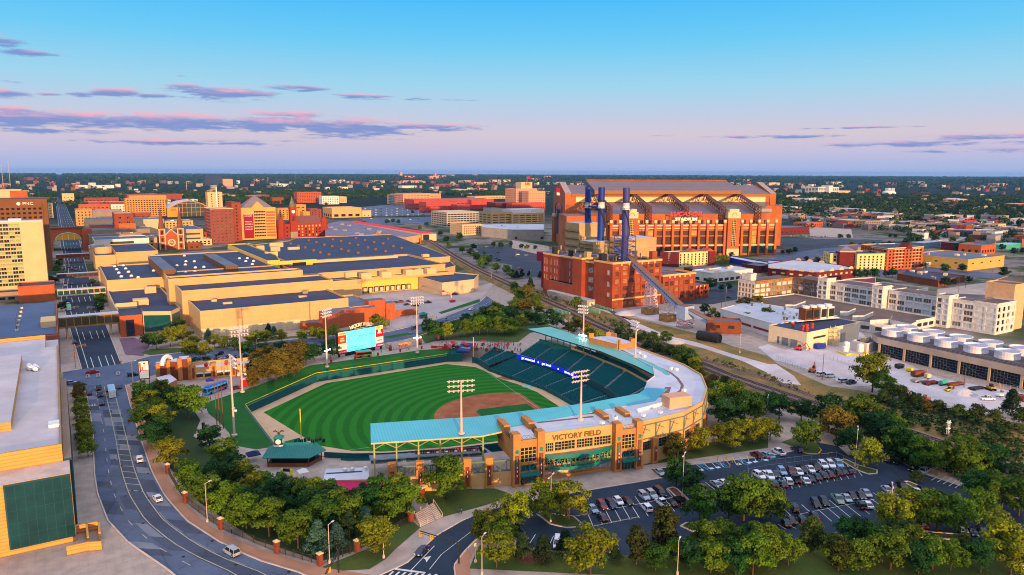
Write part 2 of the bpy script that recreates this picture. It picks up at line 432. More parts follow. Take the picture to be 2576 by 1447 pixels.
WALL=[(175.8,304.),(177.5,286.),(180.,273.),(181.,264.),(180.,250.),(178.2,236.),(175.,221.),(169.,212.6),(160.5,209.),(150.,210.3),(130.,213.6),(110.,218.5),(90.,226.),(80.,231.5),(72.,238.)]
RFP=(67.5,252.)
FIELD=[tuple(W0),tuple(W1),tuple(W2),tuple(W3),(173.2,327.),(177.2,321.)]+WALL+[RFP]
mb=MB();mb.sheet(FIELD,0,z=ZF);struct('warning_track',mb,track)
GR=L('b1 75 1122 700 830 1900 640 2190 670 2340 735',ZF)+[(173.2,292.),(176.,276.),(176.6,262.),(174.6,250.),(172.8,238.),(169.,226.),(163.,218.6),(152.,217.2),(131.,219.4),(112.,224.),(93.,231.),(82.,238.),(73.,250.)]
mb=MB();mb.sheet(GR,0,z=ZF+.012);struct('outfield_grass',mb,turf)
u1=np.array([-.987,.162]);u3=np.array([.161,.987])
IP=lambda a,b:HOME+u1*a+u3*b
mb=MB()
moundc=IP(13.2,13.2);arc=[]
for i in range(49):
 t=R(-45)+pi*2*i/48;p=IP(14.1,14.1)+30.5*(cos(t)*u1+sin(t)*u3)
 r=p-HOME;a,b=r@u1,r@u3
 arc.append(HOME+u1*max(a,-1.4)+u3*max(b,-1.4))
mb.sheet([tuple(p)for p in arc],0,z=ZF+.03)
struct('infield_dirt',mb,dirt)
mb=MB()
q=[IP(1.8,1.8),IP(25,1.8)]+[IP(25-2.2*sin(k),25+0*k)for k in()]+[IP(25.4,23),IP(23,25.4),IP(1.8,25)]
mb.sheet([tuple(p)for p in q],0,z=ZF+.045);struct('infield_grass',mb,lawn)
mb=MB()
for c,r in((IP(13.,13.),2.8),(IP(0,0),3.9)):
 mb.sheet([(c[0]+r*cos(t),c[1]+r*sin(t))for t in np.linspace(0,6.283,25)[:-1]],0,z=ZF+.06)
struct('mound_dirt',mb,dirt)
mb=MB()
for u in(u1,u3):mb.strip([tuple(HOME+u*2),tuple(HOME+u*97)],.1,ZF+.075,0)
struct('foul_line',mb,chalk)
bp=[tuple(p)for p in L('b1 2410 775 2470 760 2555 770 2555 800 2480 795',ZF)]
mb=MB();mb.sheet(bp,0,z=ZF+.03);struct('bullpen_mound',mb,dirt)
mb=MB();mb.sheet(L('b2 95 870 140 850 230 840 250 855 190 880',ZF),0,z=ZF+.03);struct('bullpen_mat',mb,pm('pale_mat',lin(130,190,180),.8))
fence=thing('outfield_fence','dark green outfield wall with a yellow top rail round the ballpark grass','outfield wall',tuple(W2)+(ZF,))
def wallrun(pts,z1,parent,m,name='wall_panel',w=.5,z0=ZF):
 mb=MB()
 for a,b in zip(pts,pts[1:]):mb.ob(a,b,w,z0,z1)
 mb.build(name,m,parent)
for a,b in((RFP,W0),(W0,W1),(W1,W2),(W2,W3)):wallrun([tuple(a),tuple(b)],-1.8,fence,wallg)
wallrun([tuple(W3),(173.,327.2)],-.8,fence,wallg);wallrun([(176.4,322.4),(178.2,319.5),WALL[0]],-1.9,fence,wallg)
mb=MB();yp=[(*W0,-.75),(*W1,-.75),(*W2,-.75),(*W3,-.75)]
for a,b in zip(yp,yp[1:]):
 mb.tube(a,b,.11,5)
mb.build('top_rail',yellow_m,fence)
mb=MB()
for a,b in zip(yp,yp[1:]):
 n_=int(np.hypot(b[0]-a[0],b[1]-a[1])/3)
 for i in range(n_):
  p=np.array(a)+(np.array(b)-np.array(a))*i/n_;mb.tube((*p[:2],-1.8),(*p[:2],-.75),.04,4)
 mb.ob(a,b,.7,-1.84,-1.74)
mb.build('rail_posts',railm,fence)
for p,s_ in(((W1*.97+W2*.03),'404'),(W2*.42+W3*.58,'402')):
 pass
def foulpole(x,y,z0,h,lab,w=1.1):
 t=thing('foul_pole',lab,'foul pole',(x,y,z0),group='yellow foul poles')
 mb=MB();mb.tube((x,y,z0),(x,y,z0+h),.16,8);mb.build('pole',yellow_m,t)
 mb=MB();mb.ob((x,y),(x+w*.3,y+w),.05,z0+3.3,z0+h-.1);mb.build('mesh_wing',yellow_m,t)
foulpole(177.,322.,-5.,13.5,'yellow foul pole with a wide mesh wing by the left field stands')
foulpole(68.,251.5,-5.,14.,'slim yellow foul pole rising behind the green roofed pavilion')
walk=L('c1 120 210 c0 2555 190 2330 150 b0 2290 1330 2200 1230 2080 1130 2040 1030 2555 860 b1 540 655 1000 590 1650 500 1760 492 1950 485',0)
walk[0]=(62.,243.)
inner=[(66.6,252.),tuple(W0),tuple(W1),tuple(W2),tuple(W3)]
mb=MB()
def lawnpatch(a,b,n=1):pass
W_=lambda i:(*walk[i],.02)
I_=lambda i:(*inner[i],-1.8)
for tri in((I_(0),W_(0),W_(1)),(I_(0),W_(1),I_(1)),(I_(1),W_(1),W_(2)),(I_(1),W_(2),W_(3)),(I_(1),W_(3),W_(4)),(I_(1),W_(4),W_(5)),(I_(1),W_(5),I_(2)),(I_(2),W_(5),W_(6)),(I_(2),W_(6),W_(7)),(I_(2),W_(7),I_(3)),(I_(3),W_(7),W_(8)),(I_(3),W_(8),W_(9)),(I_(3),W_(9),I_(4)),(I_(4),W_(9),W_(10)),(I_(4),W_(10),W_(11)),(I_(4),W_(11),W_(12))):
 mb.add(tri,((0,1,2),))
for k,f in enumerate(mb.f):
 p=[np.array(mb.v[i])for i in f]
 if np.cross(p[1]-p[0],p[2]-p[0])[2]<0:mb.f[k]=f[::-1]
struct('outfield_lawn',mb,lawn)
bowl=thing('seating_bowl','dark teal grandstand seating wrapped around home plate and the foul line','grandstand',(185,260,0))
def seg_norm(pts):
 return off(pts,1.)
def stands(pi,po,z0,z1,n,breaks,parent,seat=seatm):
 pi=[np.array(p)for p in pi];po=[np.array(p)for p in po]
 for a,b in breaks:
  mb=MB()
  idx=[a]+[k for k in range(math.floor(a)+1,math.ceil(b))if a<k<b]+[b]
  ev=lambda P,t:P[int(min(t,len(P)-1.001))]*(1-(t-int(min(t,len(P)-1.001))))+P[int(min(t,len(P)-1.001))+1]*(t-int(min(t,len(P)-1.001)))
  A=[ev(pi,t)for t in idx];B=[ev(po,t)for t in idx]
  for r in range(n):
   f0,f1=r/n,(r+1)/n;z=z0+(z1-z0)*f0;zn=z0+(z1-z0)*f1
   fs,fe=f0+.52/n,f0+.72/n
   for k in range(len(idx)-1):
    pt=lambda q,f,z:(*(q[0]+(q[1]-q[0])*f),z)
    l,rr=(A[k],B[k]),(A[k+1],B[k+1])
    mb.quad(pt(l,f0,z),pt(l,f1,z),pt(rr,f1,z),pt(rr,f0,z),1)
    mb.quad(pt(l,f1,z),pt(l,f1,zn),pt(rr,f1,zn),pt(rr,f1,z),1)
    mb.quad(pt(l,fs,z+.42),pt(l,fe,z+.42),pt(rr,fe,z+.42),pt(rr,fs,z+.42),0)
    mb.quad(pt(l,fe,z+.3),pt(l,fe+.06/n,z+.88),pt(rr,fe+.06/n,z+.88),pt(rr,fe,z+.3),0)
    mb.quad(pt(rr,fs,z+.1),pt(rr,fs,z+.44),pt(l,fs,z+.44),pt(l,fs,z+.1),0)
  mb.build('seating_section',[seat,stepm],parent)
def steps(pi,po,z0,z1,n,ts,w,parent,dz=.04):
 pi=[np.array(p)for p in pi];po=[np.array(p)for p in po]
 for t in ts:
  i=int(min(t,len(pi)-1.001));f=t-i
  a=pi[i]*(1-f)+pi[i+1]*f;b=po[i]*(1-f)+po[i+1]*f
  mb=MB()
  for r in range(n):
   p=a+(b-a)*r/n;q=a+(b-a)*(r+1)/n
   mb.ob(p,q,w,z0+(z1-z0)*r/n-.6,z0+(z1-z0)*r/n+.2)
  mb.build('stairs',aisle,parent)
LO_i=WALL[:]
LO_o=[(194.5,306.),(195.5,288.),(197.4,275.),(197.6,262.),(196.5,248.),(194.,231.),(187.5,212.5),(176.5,199.6),(162.,193.6),(147.,194.6),(126.,198.6),(104.,204.),(84.,212.5),(73.5,218.6),(65.5,226.)]
br=[(0.02,.95),(1.05,1.95),(2.05,2.95),(3.05,3.95),(4.05,4.95),(5.05,5.95),(6.05,6.95),(7.05,7.95),(8.05,8.95),(9.05,9.7),(9.78,10.4),(10.48,11.0),(11.1,11.6),(11.68,12.3),(12.4,13.2)]
stands(LO_i,LO_o,-3.9,0.,19,br,bowl)
steps(LO_i,LO_o,-3.9,0.,19,[1,2,3,4,5,6,7,8,9,9.74,10.44,11.05,11.64,12.35],1.2,bowl)
wallrun(LO_i,-3.3,bowl,wallg,'field_wall',.35)
C0=[(167.2,331.),(173.4,326.6)];C1=[(173.5,340.),(181.,335.5)]
stands(C0,C1,-1.6,0.,9,[(0.03,.97)],bowl)
C0=[(178.4,319.4),(176.,304.6)];C1=[(191.6,326.5),(195.,306.8)]
stands(C0,C1,-2.6,0.,14,[(0.03,.45),(.53,.97)],bowl);steps(C0,C1,-2.6,0,14,[.49],1.4,bowl)
UP_i=[(190.2,299.),(192.6,288.),(194.2,276.),(194.2,263.),(193.2,248.),(191.,232.),(185.4,215.),(175.6,203.)]
UP_o=[(203.,300.),(204.2,288.),(205.2,276.),(204.9,264.),(203.6,249.),(202.2,233.),(197.,212.),(187.,197.)]
bu=[(.02,.93),(1.03,1.93),(2.03,2.93),(3.03,3.93),(4.03,4.93),(5.03,5.93),(6.03,6.98)]
stands(UP_i,UP_o,2.6,7.9,13,bu,bowl);steps(UP_i,UP_o,2.6,7.9,13,[1-.02,2-.02,3-.02,4-.02,5-.02,6-.02],1.3,bowl)
mb=MB()
for a,b in zip(UP_i,UP_i[1:]):mb.ob(a,b,.4,.3,2.4)
mb.build('deck_front',stepm,bowl)
mb=MB();P_=[(*p,3.4)for p in UP_i]
mb.path(P_,.05);mb.path([(*p,3.0)for p in UP_i],.03)
mb.build('deck_rail',railm,bowl)
mb=MB()
for a,b in zip(UP_o[2:],UP_o[3:]):mb.ob(a,b,.3,6.8,9.2)
mb.build('terrace_parapet',tan,bowl)
mb=MB()
for a,b in zip(UP_o[:3],UP_o[1:3]):mb.ob(a,b,.1,7.9,9.0)
mb.build('glass_rail',glass_t,bowl)
SE_i=UP_o[2:];SE_o=off(SE_i,3.6)
SE_o=[(p[0]+3.4,p[1]-(1.5 if i>3 else.2))for i,p in enumerate(SE_i)]
stands(SE_i,SE_o,8.2,9.2,3,[(.02,1.9),(2.,2.98),(3.,3.98)],bowl)
conc=pm('concourse_floor',lin(120,116,116),.9,.12,.3)
ribbon=thing('ribbon_screen','long blue lit ribbon screen along the front of the upper deck','led screen',(192,285,1.4))
rb=pm('ribbon_blue',lin(20,40,190),.5,0,emit=lin(16,40,235),es=.45)
wl=pm('lit_white_letters',(.8,.8,.8),.5,0,emit=(1,1,1),es=.9)
RBP=[(189.2,299.5),(191.5,288.),(193.2,276.),(193.2,263.),(192.6,254.)]
mb=MB()
for a,b in zip(RBP,RBP[1:]):mb.ob(a,b,.25,.7,2.75)
mb.build('screen',rb,ribbon)
def along(pts,s):
 for a,b in zip(pts,pts[1:]):
  l=math.hypot(b[0]-a[0],b[1]-a[1])
  if s<=l:return np.array(a)+(np.array(b)-np.array(a))*s/l,atan2(b[1]-a[1],b[0]-a[0])
  s-=l
 return np.array(pts[-1]),0
for s_,wd in((8.2,'get connected'),(22.6,'get involved'),(38.2,'shape our city')):
 p,a=along(RBP,s_);n_=np.array([sin(a),-cos(a)])*.2
 text(wd,1.75,wl,ribbon,(p[0]+n_[0],p[1]+n_[1],1.75),a,'lettering',.03,bold=.03,width=9.2)
for s_ in(15.4,30.4):
 p,a=along(RBP,s_);n_=np.array([sin(a),-cos(a)])*.22
 mb=MB();mb.tube((*(p+n_*.6),1.72),(*(p+n_),1.72),.45,10);mb.build('round_mark',wl,ribbon)
fa=np.array([109.6,173.7]);fd=np.array([.977,-.211]);fn=np.array([-.211,-.977])
FR=lambda s,q=0.:tuple(fa+fd*s+fn*q)
faz=atan2(fd[1],fd[0])
park=thing('ballpark_building','tan and brick ballpark building with teal steelwork and white roof at the main entrance','ballpark',(150,172,0))
steelt=pm('teal_steel',lin(26,124,112),.5,.12,.5)
steelg=pm('grey_green_steel',lin(96,112,100),.5,.12,.5)
bronze=pm('bronze_letters',lin(120,92,40),.5,.1)
frame_t=pm('tan_window_frame',lin(208,180,110),.6,.05)
dwin=glass
H_=14.2
outer=[FR(42.6,-1.6),(170.,166.2),(183.5,171.),(196.8,181.6),(208.3,195.2),(213.8,210.),(217.,240.),(218.,262.)]
inner_r=[(209.5,262.5),(207.8,250.),(205.8,234.),(200.6,214.),(192.,204.),(184.,199.5),(170.,187.),(150.,186.5),FR(34,-14.5),FR(11,-15.5)]
mb=MB()
roofpoly=[FR(8.9,-2.2),FR(32.7,-2.2),FR(33.4,-1.6)]+outer+inner_r
n_=len(roofpoly)
mb.sheet(roofpoly,1,z=H_)
for i in range(n_):
 a,b=roofpoly[i],roofpoly[(i+1)%n_]
 if 2<=i<=9:continue
 if i==0:continue
 mb.quad((*a,0),(*b,0),(*b,H_),(*a,H_),0)
for i in range(9,n_-5):
 mb.ob(roofpoly[i],roofpoly[i+1],.3,H_,H_+.35,1)
for i in list(range(3,10)):
 mb.ob(roofpoly[i],roofpoly[i+1],.4,H_-.05,H_+.55,0)
mb.ob(FR(8.9,-2.4),FR(32.7,-2.4),.4,H_-.05,H_+.4,0)
ops=facade(mb,FR(8.9,-2.2),FR(32.7,-2.2),0,H_,[(.3,4.),(4.5,11.2),(11.7,17.2),(17.7,23.5)],[(.9,3.3),(4.2,6.4),(8.4,11.2)],0,.35)
up_ops=[o for o in ops if o[0][2]>5];low_ops=[o for o in ops if o[0][2]<3]
curve_ops=[]
for i in range(2,10):
 a,b=roofpoly[i],roofpoly[i+1];Ln=math.hypot(b[0]-a[0],b[1]-a[1])
 if i<3:mb.quad((*a,0),(*b,0),(*b,H_),(*a,H_),0);continue
 nb=max(1,round(Ln/7.2))
 curve_ops+=facade(mb,a,b,0,H_,spread(Ln,nb,4.4),[(4.6,7.6),(9.6,12.0)]if i in(5,6,7)else[(4.6,7.6)],0,.4)
mb.build('wall',[tan,roofw],park)
windows(park,up_ops,frame_t,[glass],6,3,.1);windows(park,curve_ops,steelg,[glass],4,3,.12)
pc=[pm('poster_'+k,c,.5,.25,1.2,col2=c2)for k,c,c2 in(('red',lin(190,40,60),lin(220,200,200)),('white',lin(215,210,205),lin(120,170,150)),('green',lin(90,150,70),lin(200,210,200)),('blue',lin(60,110,190),lin(200,205,215)))]
for o,m_ in zip(sorted(low_ops,key=lambda o:o[0][0]),pc):inst('poster_panel',wmesh(o[1],o[2],5,1,frame_t,m_,.12),park,o[0],o[3])
mb=MB();mb.ob(FR(8.9,-2.),FR(32.7,-2.),.7,0,.85);mb.build('base_course',brickt,park)
def bow(s):k=(s-8.9)/23.8;return-2.0+3.0*4*k*(1-k)*.9
SS=np.linspace(8.9,32.7,15)
mb=MB()
def band(z0,z1,zt0=None,mi=0):
 for a,b in zip(SS,SS[1:]):
  A,B=FR(a,bow(a)),FR(b,bow(b));mb.quad((*A,z0),(*B,z0),(*B,z1),(*A,z1),mi)
band(3.0,4.0)
for a,b in zip(SS,SS[1:]):mb.quad((*FR(a,-2.1),3.1),(*FR(b,-2.1),3.1),(*FR(b,bow(b)),3.1),(*FR(a,bow(a)),3.1),0)
mb.build('canopy_band',teal_m,park);mb=MB();band(6.6,7.9)
for a,b in zip(SS,SS[1:]):
 A,B,C_,D_=FR(a,bow(a)),FR(b,bow(b)),FR(b,-2.1),FR(a,-2.1)
 mb.quad((*A,7.7),(*B,7.7),(*C_,7.7),(*D_,7.7),1)
mb.build('balcony',[teal_m,pm('balcony_deck',lin(150,140,130),.9)],park)
mb=MB()
for a,b in zip(SS[:-1],SS[1:]):
 A,B=(*FR(a,bow(a)+.05),4.0),(*FR(b,bow(b)+.05),6.6);k=list(SS).index(a)
 if k%2==0:mb.tube(A,B,.14,4)
 else:mb.tube((*A[:2],6.6),(*B[:2],4.0),.14,4)
 mb.tube((*A[:2],3.6),(*A[:2],7.0),.16,4)
mb.build('balcony_truss',steelt,park)
text('VICTORY FIELD',2.3,bronze,park,(*FR(20.6,-1.9),12.65),faz,'lettering',.12,width=16.4,bold=.03)
def tower(s0,s1,h,tag_):
 t=MB()
 pier=2.3
 for sa,sb in((s0,s0+pier),(s1-pier,s1)):
  t.prism([FR(sa,.5),FR(sb,.5),FR(sb,-2.6),FR(sa,-2.6)],0,h,0)
  t.prism([FR(sa-.15,.65),FR(sb+.15,.65),FR(sb+.15,-2.7),FR(sa-.15,-2.7)],0,.8,0)
 for sa,sb in((s0,s0+2.),(s1-2.,s1)):t.prism([FR(sa,-8.),FR(sb,-8.),FR(sb,-15.),FR(sa,-15.)],10.5,h,0)
 ops=facade(t,FR(s0+pier,0),FR(s1-pier,0),0,h-2.2,[(.2,s1-s0-2*pier-.2)],[(.1,3.3),(4.2,6.2),(7.,11.6)],0,.4)
 t.prism([FR(s0+pier,-.35),FR(s1-pier,-.35),FR(s1-.5,-15),FR(s0+.5,-15)],h-2.6,h-2.1,0,1)
 t.quad((*FR(s0,-2.6),8),(*FR(s0,-2.6),h-2.2),(*FR(s0,-14.),h-2.2),(*FR(s0,-14.),8),0)
 t.quad((*FR(s1,-2.6),8),(*FR(s1,-14),8),(*FR(s1,-14),h-2.2),(*FR(s1,-2.6),h-2.2),0)
 t.build('entrance_tower',[tan if 0 else brickt,roofw],park)
 ops=sorted(ops,key=lambda o:o[0][2])
 inst('entrance_doors',wmesh(ops[0][1],ops[0][2],4,1,steelt,glass,.16),park,ops[0][0],ops[0][3])
 inst('window',wmesh(ops[1][1],ops[1][2],3,1,steelt,glass_t,.16),park,ops[1][0],ops[1][3])
 inst('window',wmesh(ops[2][1],ops[2][2],4,4,frame_t,glass,.14),park,ops[2][0],ops[2][3])
 t=MB()
 for sa in(s0+pier/2,s1-pier/2):
  t.prism([FR(sa-.65,.56),FR(sa+.65,.56),FR(sa+.65,.4),FR(sa-.65,.4)],.8,9.6,0)
  t.prism([FR(sa-.5,.6),FR(sa+.5,.6),FR(sa+.5,.4),FR(sa-.5,.4)],10.2,11.4,1)
  t.prism([FR(sa-.2,.62),FR(sa+.2,.62),FR(sa+.2,.4),FR(sa-.2,.4)],6.2,9.4,1)
 t.build('brick_inlay',[brickr,steelt],park)
 for sa in(s0+pier/2,s1-pier/2):
  for z in(3.2,4.6,5.8):
   t=MB();t.rbox(FR(sa,.72),.26,.26,z,z+.5,faz);t.build('wall_lamp',white_m,park)
 t=MB();c0,c1=s0+pier,s1-pier
 t.prism([FR(c0-.3,2.3),FR(c1+.3,2.3),FR(c1,.1),FR(c0,.1)],3.5,3.9,0)
 for sa in(c0+.2,(c0+c1)/2,c1-.2):t.tube((*FR(sa,.1),6.6),(*FR(sa,2.1),3.9),.1,4)
 t.tube((*FR(c0,.3),6.6),(*FR((c0+c1)/2,.3),4.2),.1,4);t.tube((*FR(c1,.3),6.6),(*FR((c0+c1)/2,.3),4.2),.1,4)
 t.build('entrance_canopy',teal_m,park)
 t=MB()
 for A,B in(((c0,-.2),(c1,-.2)),((s0+.3,-2.8),(s0+.3,-8)),((s1-.3,-2.8),(s1-.3,-8))):
  for z in(h-2.1,h-.9):t.tube((*FR(*A),z),(*FR(*B),z),.06,4)
  n_=4
  for i in range(n_):
   f,g=i/n_,(i+1)/n_
   a=FR(A[0]+(B[0]-A[0])*f,A[1]+(B[1]-A[1])*f);b=FR(A[0]+(B[0]-A[0])*g,A[1]+(B[1]-A[1])*g)
   t.tube((*a,h-2.1),(*b,h-.9),.05,4);t.tube((*b,h-2.1),(*a,h-.9),.05,4)
 t.build('roof_lattice',steelg,park)
tower(-1.0,9.0,16.2,'L');tower(32.6,42.2,15.6,'R')
mb=MB();mb.rbox(Q('b2',1640,1060,14.2),8.6,5.2,H_+.25,H_+4.0,faz);mb.rbox(Q('b2',1640,1060,14.2),10,6.4,H_,H_+.25,faz,1)
mb.build('penthouse',[pm('peach_panel',lin(214,160,126),.8,.06,wave=('X',1.1,.06)),roofw],park)
mb=MB()
c=L('b2 945 505 985 425 1170 405 1285 440 1280 500 1110 520',15.5)
c=[(205.2,262.5),(216.,259.5),(216.6,243.5),(207.6,245.2)]
mb.prism(c,H_,H_+2.6,0,1)
for a,b in((0,1),(1,2),(2,3)):
 A,B=np.array(c[a]),np.array(c[b])
 for f0,f1 in((0,.22),(.78,1)):mb.ob(A+(B-A)*f0,A+(B-A)*f1,.4,H_+2.6,H_+4.4,0)
mb.build('stair_penthouse',[brickt,roofw],park)
mb=MB();q=L('b2 1250 1110 1310 1095 1540 1030 1530 995',14.6)
for a,b in zip(q,q[1:]):mb.ob(a,b,.3,H_,H_+1.2)
for p in[Q('b2',x,y,14.3)for x,y in((1030,1185),(900,1240),(1480,1135),(1310,1165),(1590,690),(1640,700),(1270,535),(1320,570),(1300,560),(1715,910),(1030,1180))]:
 mb.rbox(p,1.3,1.1,H_,H_+.9,faz+.3)
mb.build('roof_vents',white_m,park)
mb=MB()
mb.strip([Q('b2',*p,14.2)for p in((1090,500),(1260,585),(1470,675),(1580,725),(1650,780),(1700,850),(1690,900),(1600,960))],1.1,H_+.02)
mb.strip([FR(11.5,-12.5),FR(31,-12.)],1.2,H_+.02)
mb.sheet(L('b2 1530 870 1590 870 1550 980 1450 970',14.2),0,z=H_+.02)
mb.build('roof_walkway',roofb,park)
mb=MB();sops=[]
SU=[(209.6,258.),(208.4,249.4),(206.8,234.6),(202.,215.),(194.4,206.5)]
for a,b in zip(SU,SU[1:]):
 Ln=math.hypot(b[0]-a[0],b[1]-a[1]);nb=max(2,round(Ln/3.4))
 sops+=facade(mb,b,a,9.2,13.6,spread(Ln,nb,2.5),[(9.5,12.2)],0,.3)
 d=np.subtract(b,a)/Ln;mb.quad((*a,13.6),(*b,13.6),(b[0]+3,b[1]-1,13.6),(a[0]+3,a[1],13.6),0)
mb.build('suite_wall',tan,park);windows(park,[(c,w,h,a)for c,w,h,a in sops],frame_t,[glass,glass_t],2,1,.12)
mb=MB()
cf=[(198.6,304.5),(199.6,275.),(200.9,247.8),(197.8,221.),(195.,208.4),(193.2,202.4)];cr=[(209.5,300.),(209.4,275.),(208.6,252.),(204.4,218.),(201.,207.),(199.,203.)]
for i in range(len(cf)-1):
 zf,zr=14.4 if i<2 else 14.0,14.3
 A,B,C_,D_=(*cf[i],13.7),(*cf[i+1],13.7),(*cr[i+1],14.45),(*cr[i],14.45)
 mb.quad(A,D_,C_,B,0);mb.quad((A[0],A[1],13.1),(B[0],B[1],13.1),B,A,1);mb.quad((A[0],A[1],13.1),(D_[0],D_[1],13.6),(C_[0],C_[1],13.6),(B[0],B[1],13.1),1)
 mb.quad(D_,(D_[0],D_[1],13.6),(C_[0],C_[1],13.6),C_,1)
mb.quad((*cf[0],13.1),(*cf[0],13.7),(*cr[0],14.45),(*cr[0],13.6),1)
mb.build('left_field_canopy',[canopy_g,tealdk],park)
for i in range(8):
 mb=MB();p=(205.5,298-i*5.2);mb.tube((*p,7),(*p,13.7),.3,6);mb.build('canopy_column',tealdk,park)
mb=MB();mb.prism([(203.5,301),(211.5,299),(211,262),(205.5,262)],0,7.9,0,1);mb.build('club_level',[tealdk,conc],park)
mb=MB();K=[(76.7,205.2),(107.6,193.8),(146.,186.6),(168.,186.),(177.,192.)];K2=[(73.2,195.9),(103.8,183.8),(147.,182.4),(170.6,180.6),(184.5,189.)]
for i in range(4):
 A,B,C_,D_=(*K2[i],13.4),(*K2[i+1],13.6 if i==0 else 14.3),(*K[i+1],16. if i<3 else 15.2),(*K[i],16.)
 if i:A=(*K2[i],13.6 if i==1 else 14.3)
 mb.quad(A,B,C_,D_,0);dn=lambda p:(p[0],p[1],p[2]-.45)
 mb.quad(dn(A),dn(B),B,A,1);mb.quad(dn(D_),D_,C_,dn(C_),1);mb.quad(dn(A),dn(D_),dn(C_),dn(B),1)
mb.quad((*K2[0],12.95),(*K2[0],13.4),(*K[0],16.),(*K[0],15.55),1)
mb.build('first_base_canopy',[canopy_t,pm('pale_fascia',lin(190,180,120),.6)],park)
mb=MB()
cols=[np.array((74.2,196.))+(np.array((104.6,184.6))-np.array((74.2,196.)))*i/5 for i in range(6)]
creamst=pm('cream_steel',lin(170,160,104),.6,.1)
for i,p in enumerate(cols):
 m2=MB();m2 .tube((*p,.2),(*p,13.0),.26,6);m2 .build('canopy_column',creamst,park)
 if i<5:
  q=cols[i+1];mid=(p+q)/2
  mb.tube((*p,11.2),(*mid,12.9),.12,4);mb.tube((*q,11.2),(*mid,12.9),.12,4)
  r_=p+np.array((3.4,9.2));mb.tube((*p,12.9),(*r_,15.4),.16,4)
mb.path([(*p,12.95)for p in cols],.16,4)
mb.build('canopy_brace',creamst,park)
mb=MB();dk=[(77.6,209.5),(109.6,196.),(108.,191.),(75.8,203.2)]
mb.prism(dk,3.7,4.1,0)
mb.build('club_deck',pm('deck_grey',lin(140,142,150),.8),park)
mb=MB()
for a,b in((0,1),(3,2)):
 for z in(4.6,5.1):mb.tube((*dk[a],z),(*dk[b],z),.04,4)
 for i in range(15):
  f=i/14;p=np.array(dk[a])*(1-f)+np.array(dk[b])*f;mb.tube((*p,4.1),(*p,5.1),.04,4)
mb.tube((*dk[0],5.1),(*dk[3],5.1),.04,4);mb.ob(dk[3],dk[2],.08,4.15,4.9,1)
mb.build('club_rail',[railm,glass_t],park)
mb=MB();rs=np.random.RandomState(3)
for i in range(26):
 f=.42+.56*i/25;p=np.array(dk[0])*(1-f)+np.array(dk[1])*f-np.array((.3,.9))
 mb.rbox(p,.5,.5,4.1,5.2,-.4,0)
for i in range(7):
 f=.44+.5*i/6;p=np.array(dk[0])*(1-f)+np.array(dk[1])*f-np.array((1.1,3.))
 mb.lathe(p,[(.06,4.1),(.06,5.1),(.5,5.1),(.5,5.18)],8,1)
mb.build('club_stools',[pm('maroon_stool',lin(150,60,60),.6),white_m],park)
wl_=[(109.,175.4),(102.6,177.6),(96.7,180.2),(90.2,182.7),(84.,185.4),(76.6,188.6)]
mb=MB()
for a,b in zip(wl_,wl_[1:]):mb.ob(a,b,.6,0,4.5,0);mb.ob(a,b,.5,7.6,8.1,1);mb.ob(a,b,.5,4.5,4.9,1)
mb.build('street_wall',[tan,steelg],park)
mb=MB()
for a,b in zip(wl_,wl_[1:]):
 A,B=np.array(a),np.array(b);m_=(A+B)/2
 mb.tube((*(A*.8+B*.2),7.8),(*m_,4.8),.14,4);mb.tube((*(A*.2+B*.8),7.8),(*m_,4.8),.14,4)
 for f in(.2,.46,.54,.8):p=A+(B-A)*f;mb.tube((*p,4.8),(*p,7.8),.13,4)
mb.build('wall_truss',steelg,park)
wz=atan2(wl_[0][1]-wl_[1][1],wl_[0][0]-wl_[1][0])
for p in wl_[1:]:
 mb=MB();mb.rbox(p,2.3,1.6,0,9.2,wz,0);mb.rbox(p,2.6,1.9,0,.7,wz,0)
 d_=np.array([cos(wz),sin(wz)]);n2=np.array([d_[1],-d_[0]])
 mb.rbox(np.array(p)+n2*.8,1.2,.14,.8,6.8,wz,1);mb.rbox(np.array(p)+n2*.95,.25,.2,5.,5.6,wz,2);mb.rbox(np.array(p)+n2*.95,.25,.2,3.6,4.2,wz,2)
 mb.build('brick_pier',[brickt,brickr,white_m],park)
for p in[(157.2,166.4),(166.,165.2),(176.5,167.6),(188.,174.),(199.,183.6),(207.6,194.)]:
 i=min(range(2,10),key=lambda k:np.hypot(*(np.array(roofpoly[k])*.5+np.array(roofpoly[k+1])*.5-p)))
 a,b=roofpoly[i],roofpoly[i+1];an=atan2(b[1]-a[1],b[0]-a[0]);d_=np.array([cos(an),sin(an)]);n2=np.array([d_[1],-d_[0]])
 t_=np.dot(np.subtract(p,a),d_);c_=np.array(a)+d_*t_+n2*.3
 mb=MB();mb.rbox(c_,2.2,1.4,0,8.6,an,0);mb.rbox(c_+n2*.66,1.1,.14,.8,5.6,an,1);mb.rbox(c_+n2*.8,.25,.2,4.,4.6,an,2)
 mb.build('brick_pier',[brickt,brickr,white_m],park)
mb=MB()
for i in range(3,8):
 a,b=np.array(roofpoly[i]),np.array(roofpoly[i+1]);Ln=np.hypot(*(b-a));d_=(b-a)/Ln;n2=np.array([d_[1],-d_[0]])*.25
 for z in(8.6,13.2):mb.tube((*(a+n2),z),(*(b+n2),z),.16,4)
 k=max(1,round(Ln/7.2))
 for j in range(k):
  p=a+d_*Ln*j/k+n2;q=a+d_*Ln*(j+1)/k+n2;m_=(p+q)/2
  mb.tube((*p,4),(*p,13.2),.2,4)
  if i<5:mb.tube((*p,8.8),(*(p*.7+q*.3),12.8),.1,4);mb.tube((*p,12.6),(*(p*.4+q*.6),11.),.1,4)
mb.build('facade_steel',steelg,park)
cb=thing('concession_building','low white roofed concession building with a raspberry awning beside the grove','concession stand',(66,198,0))
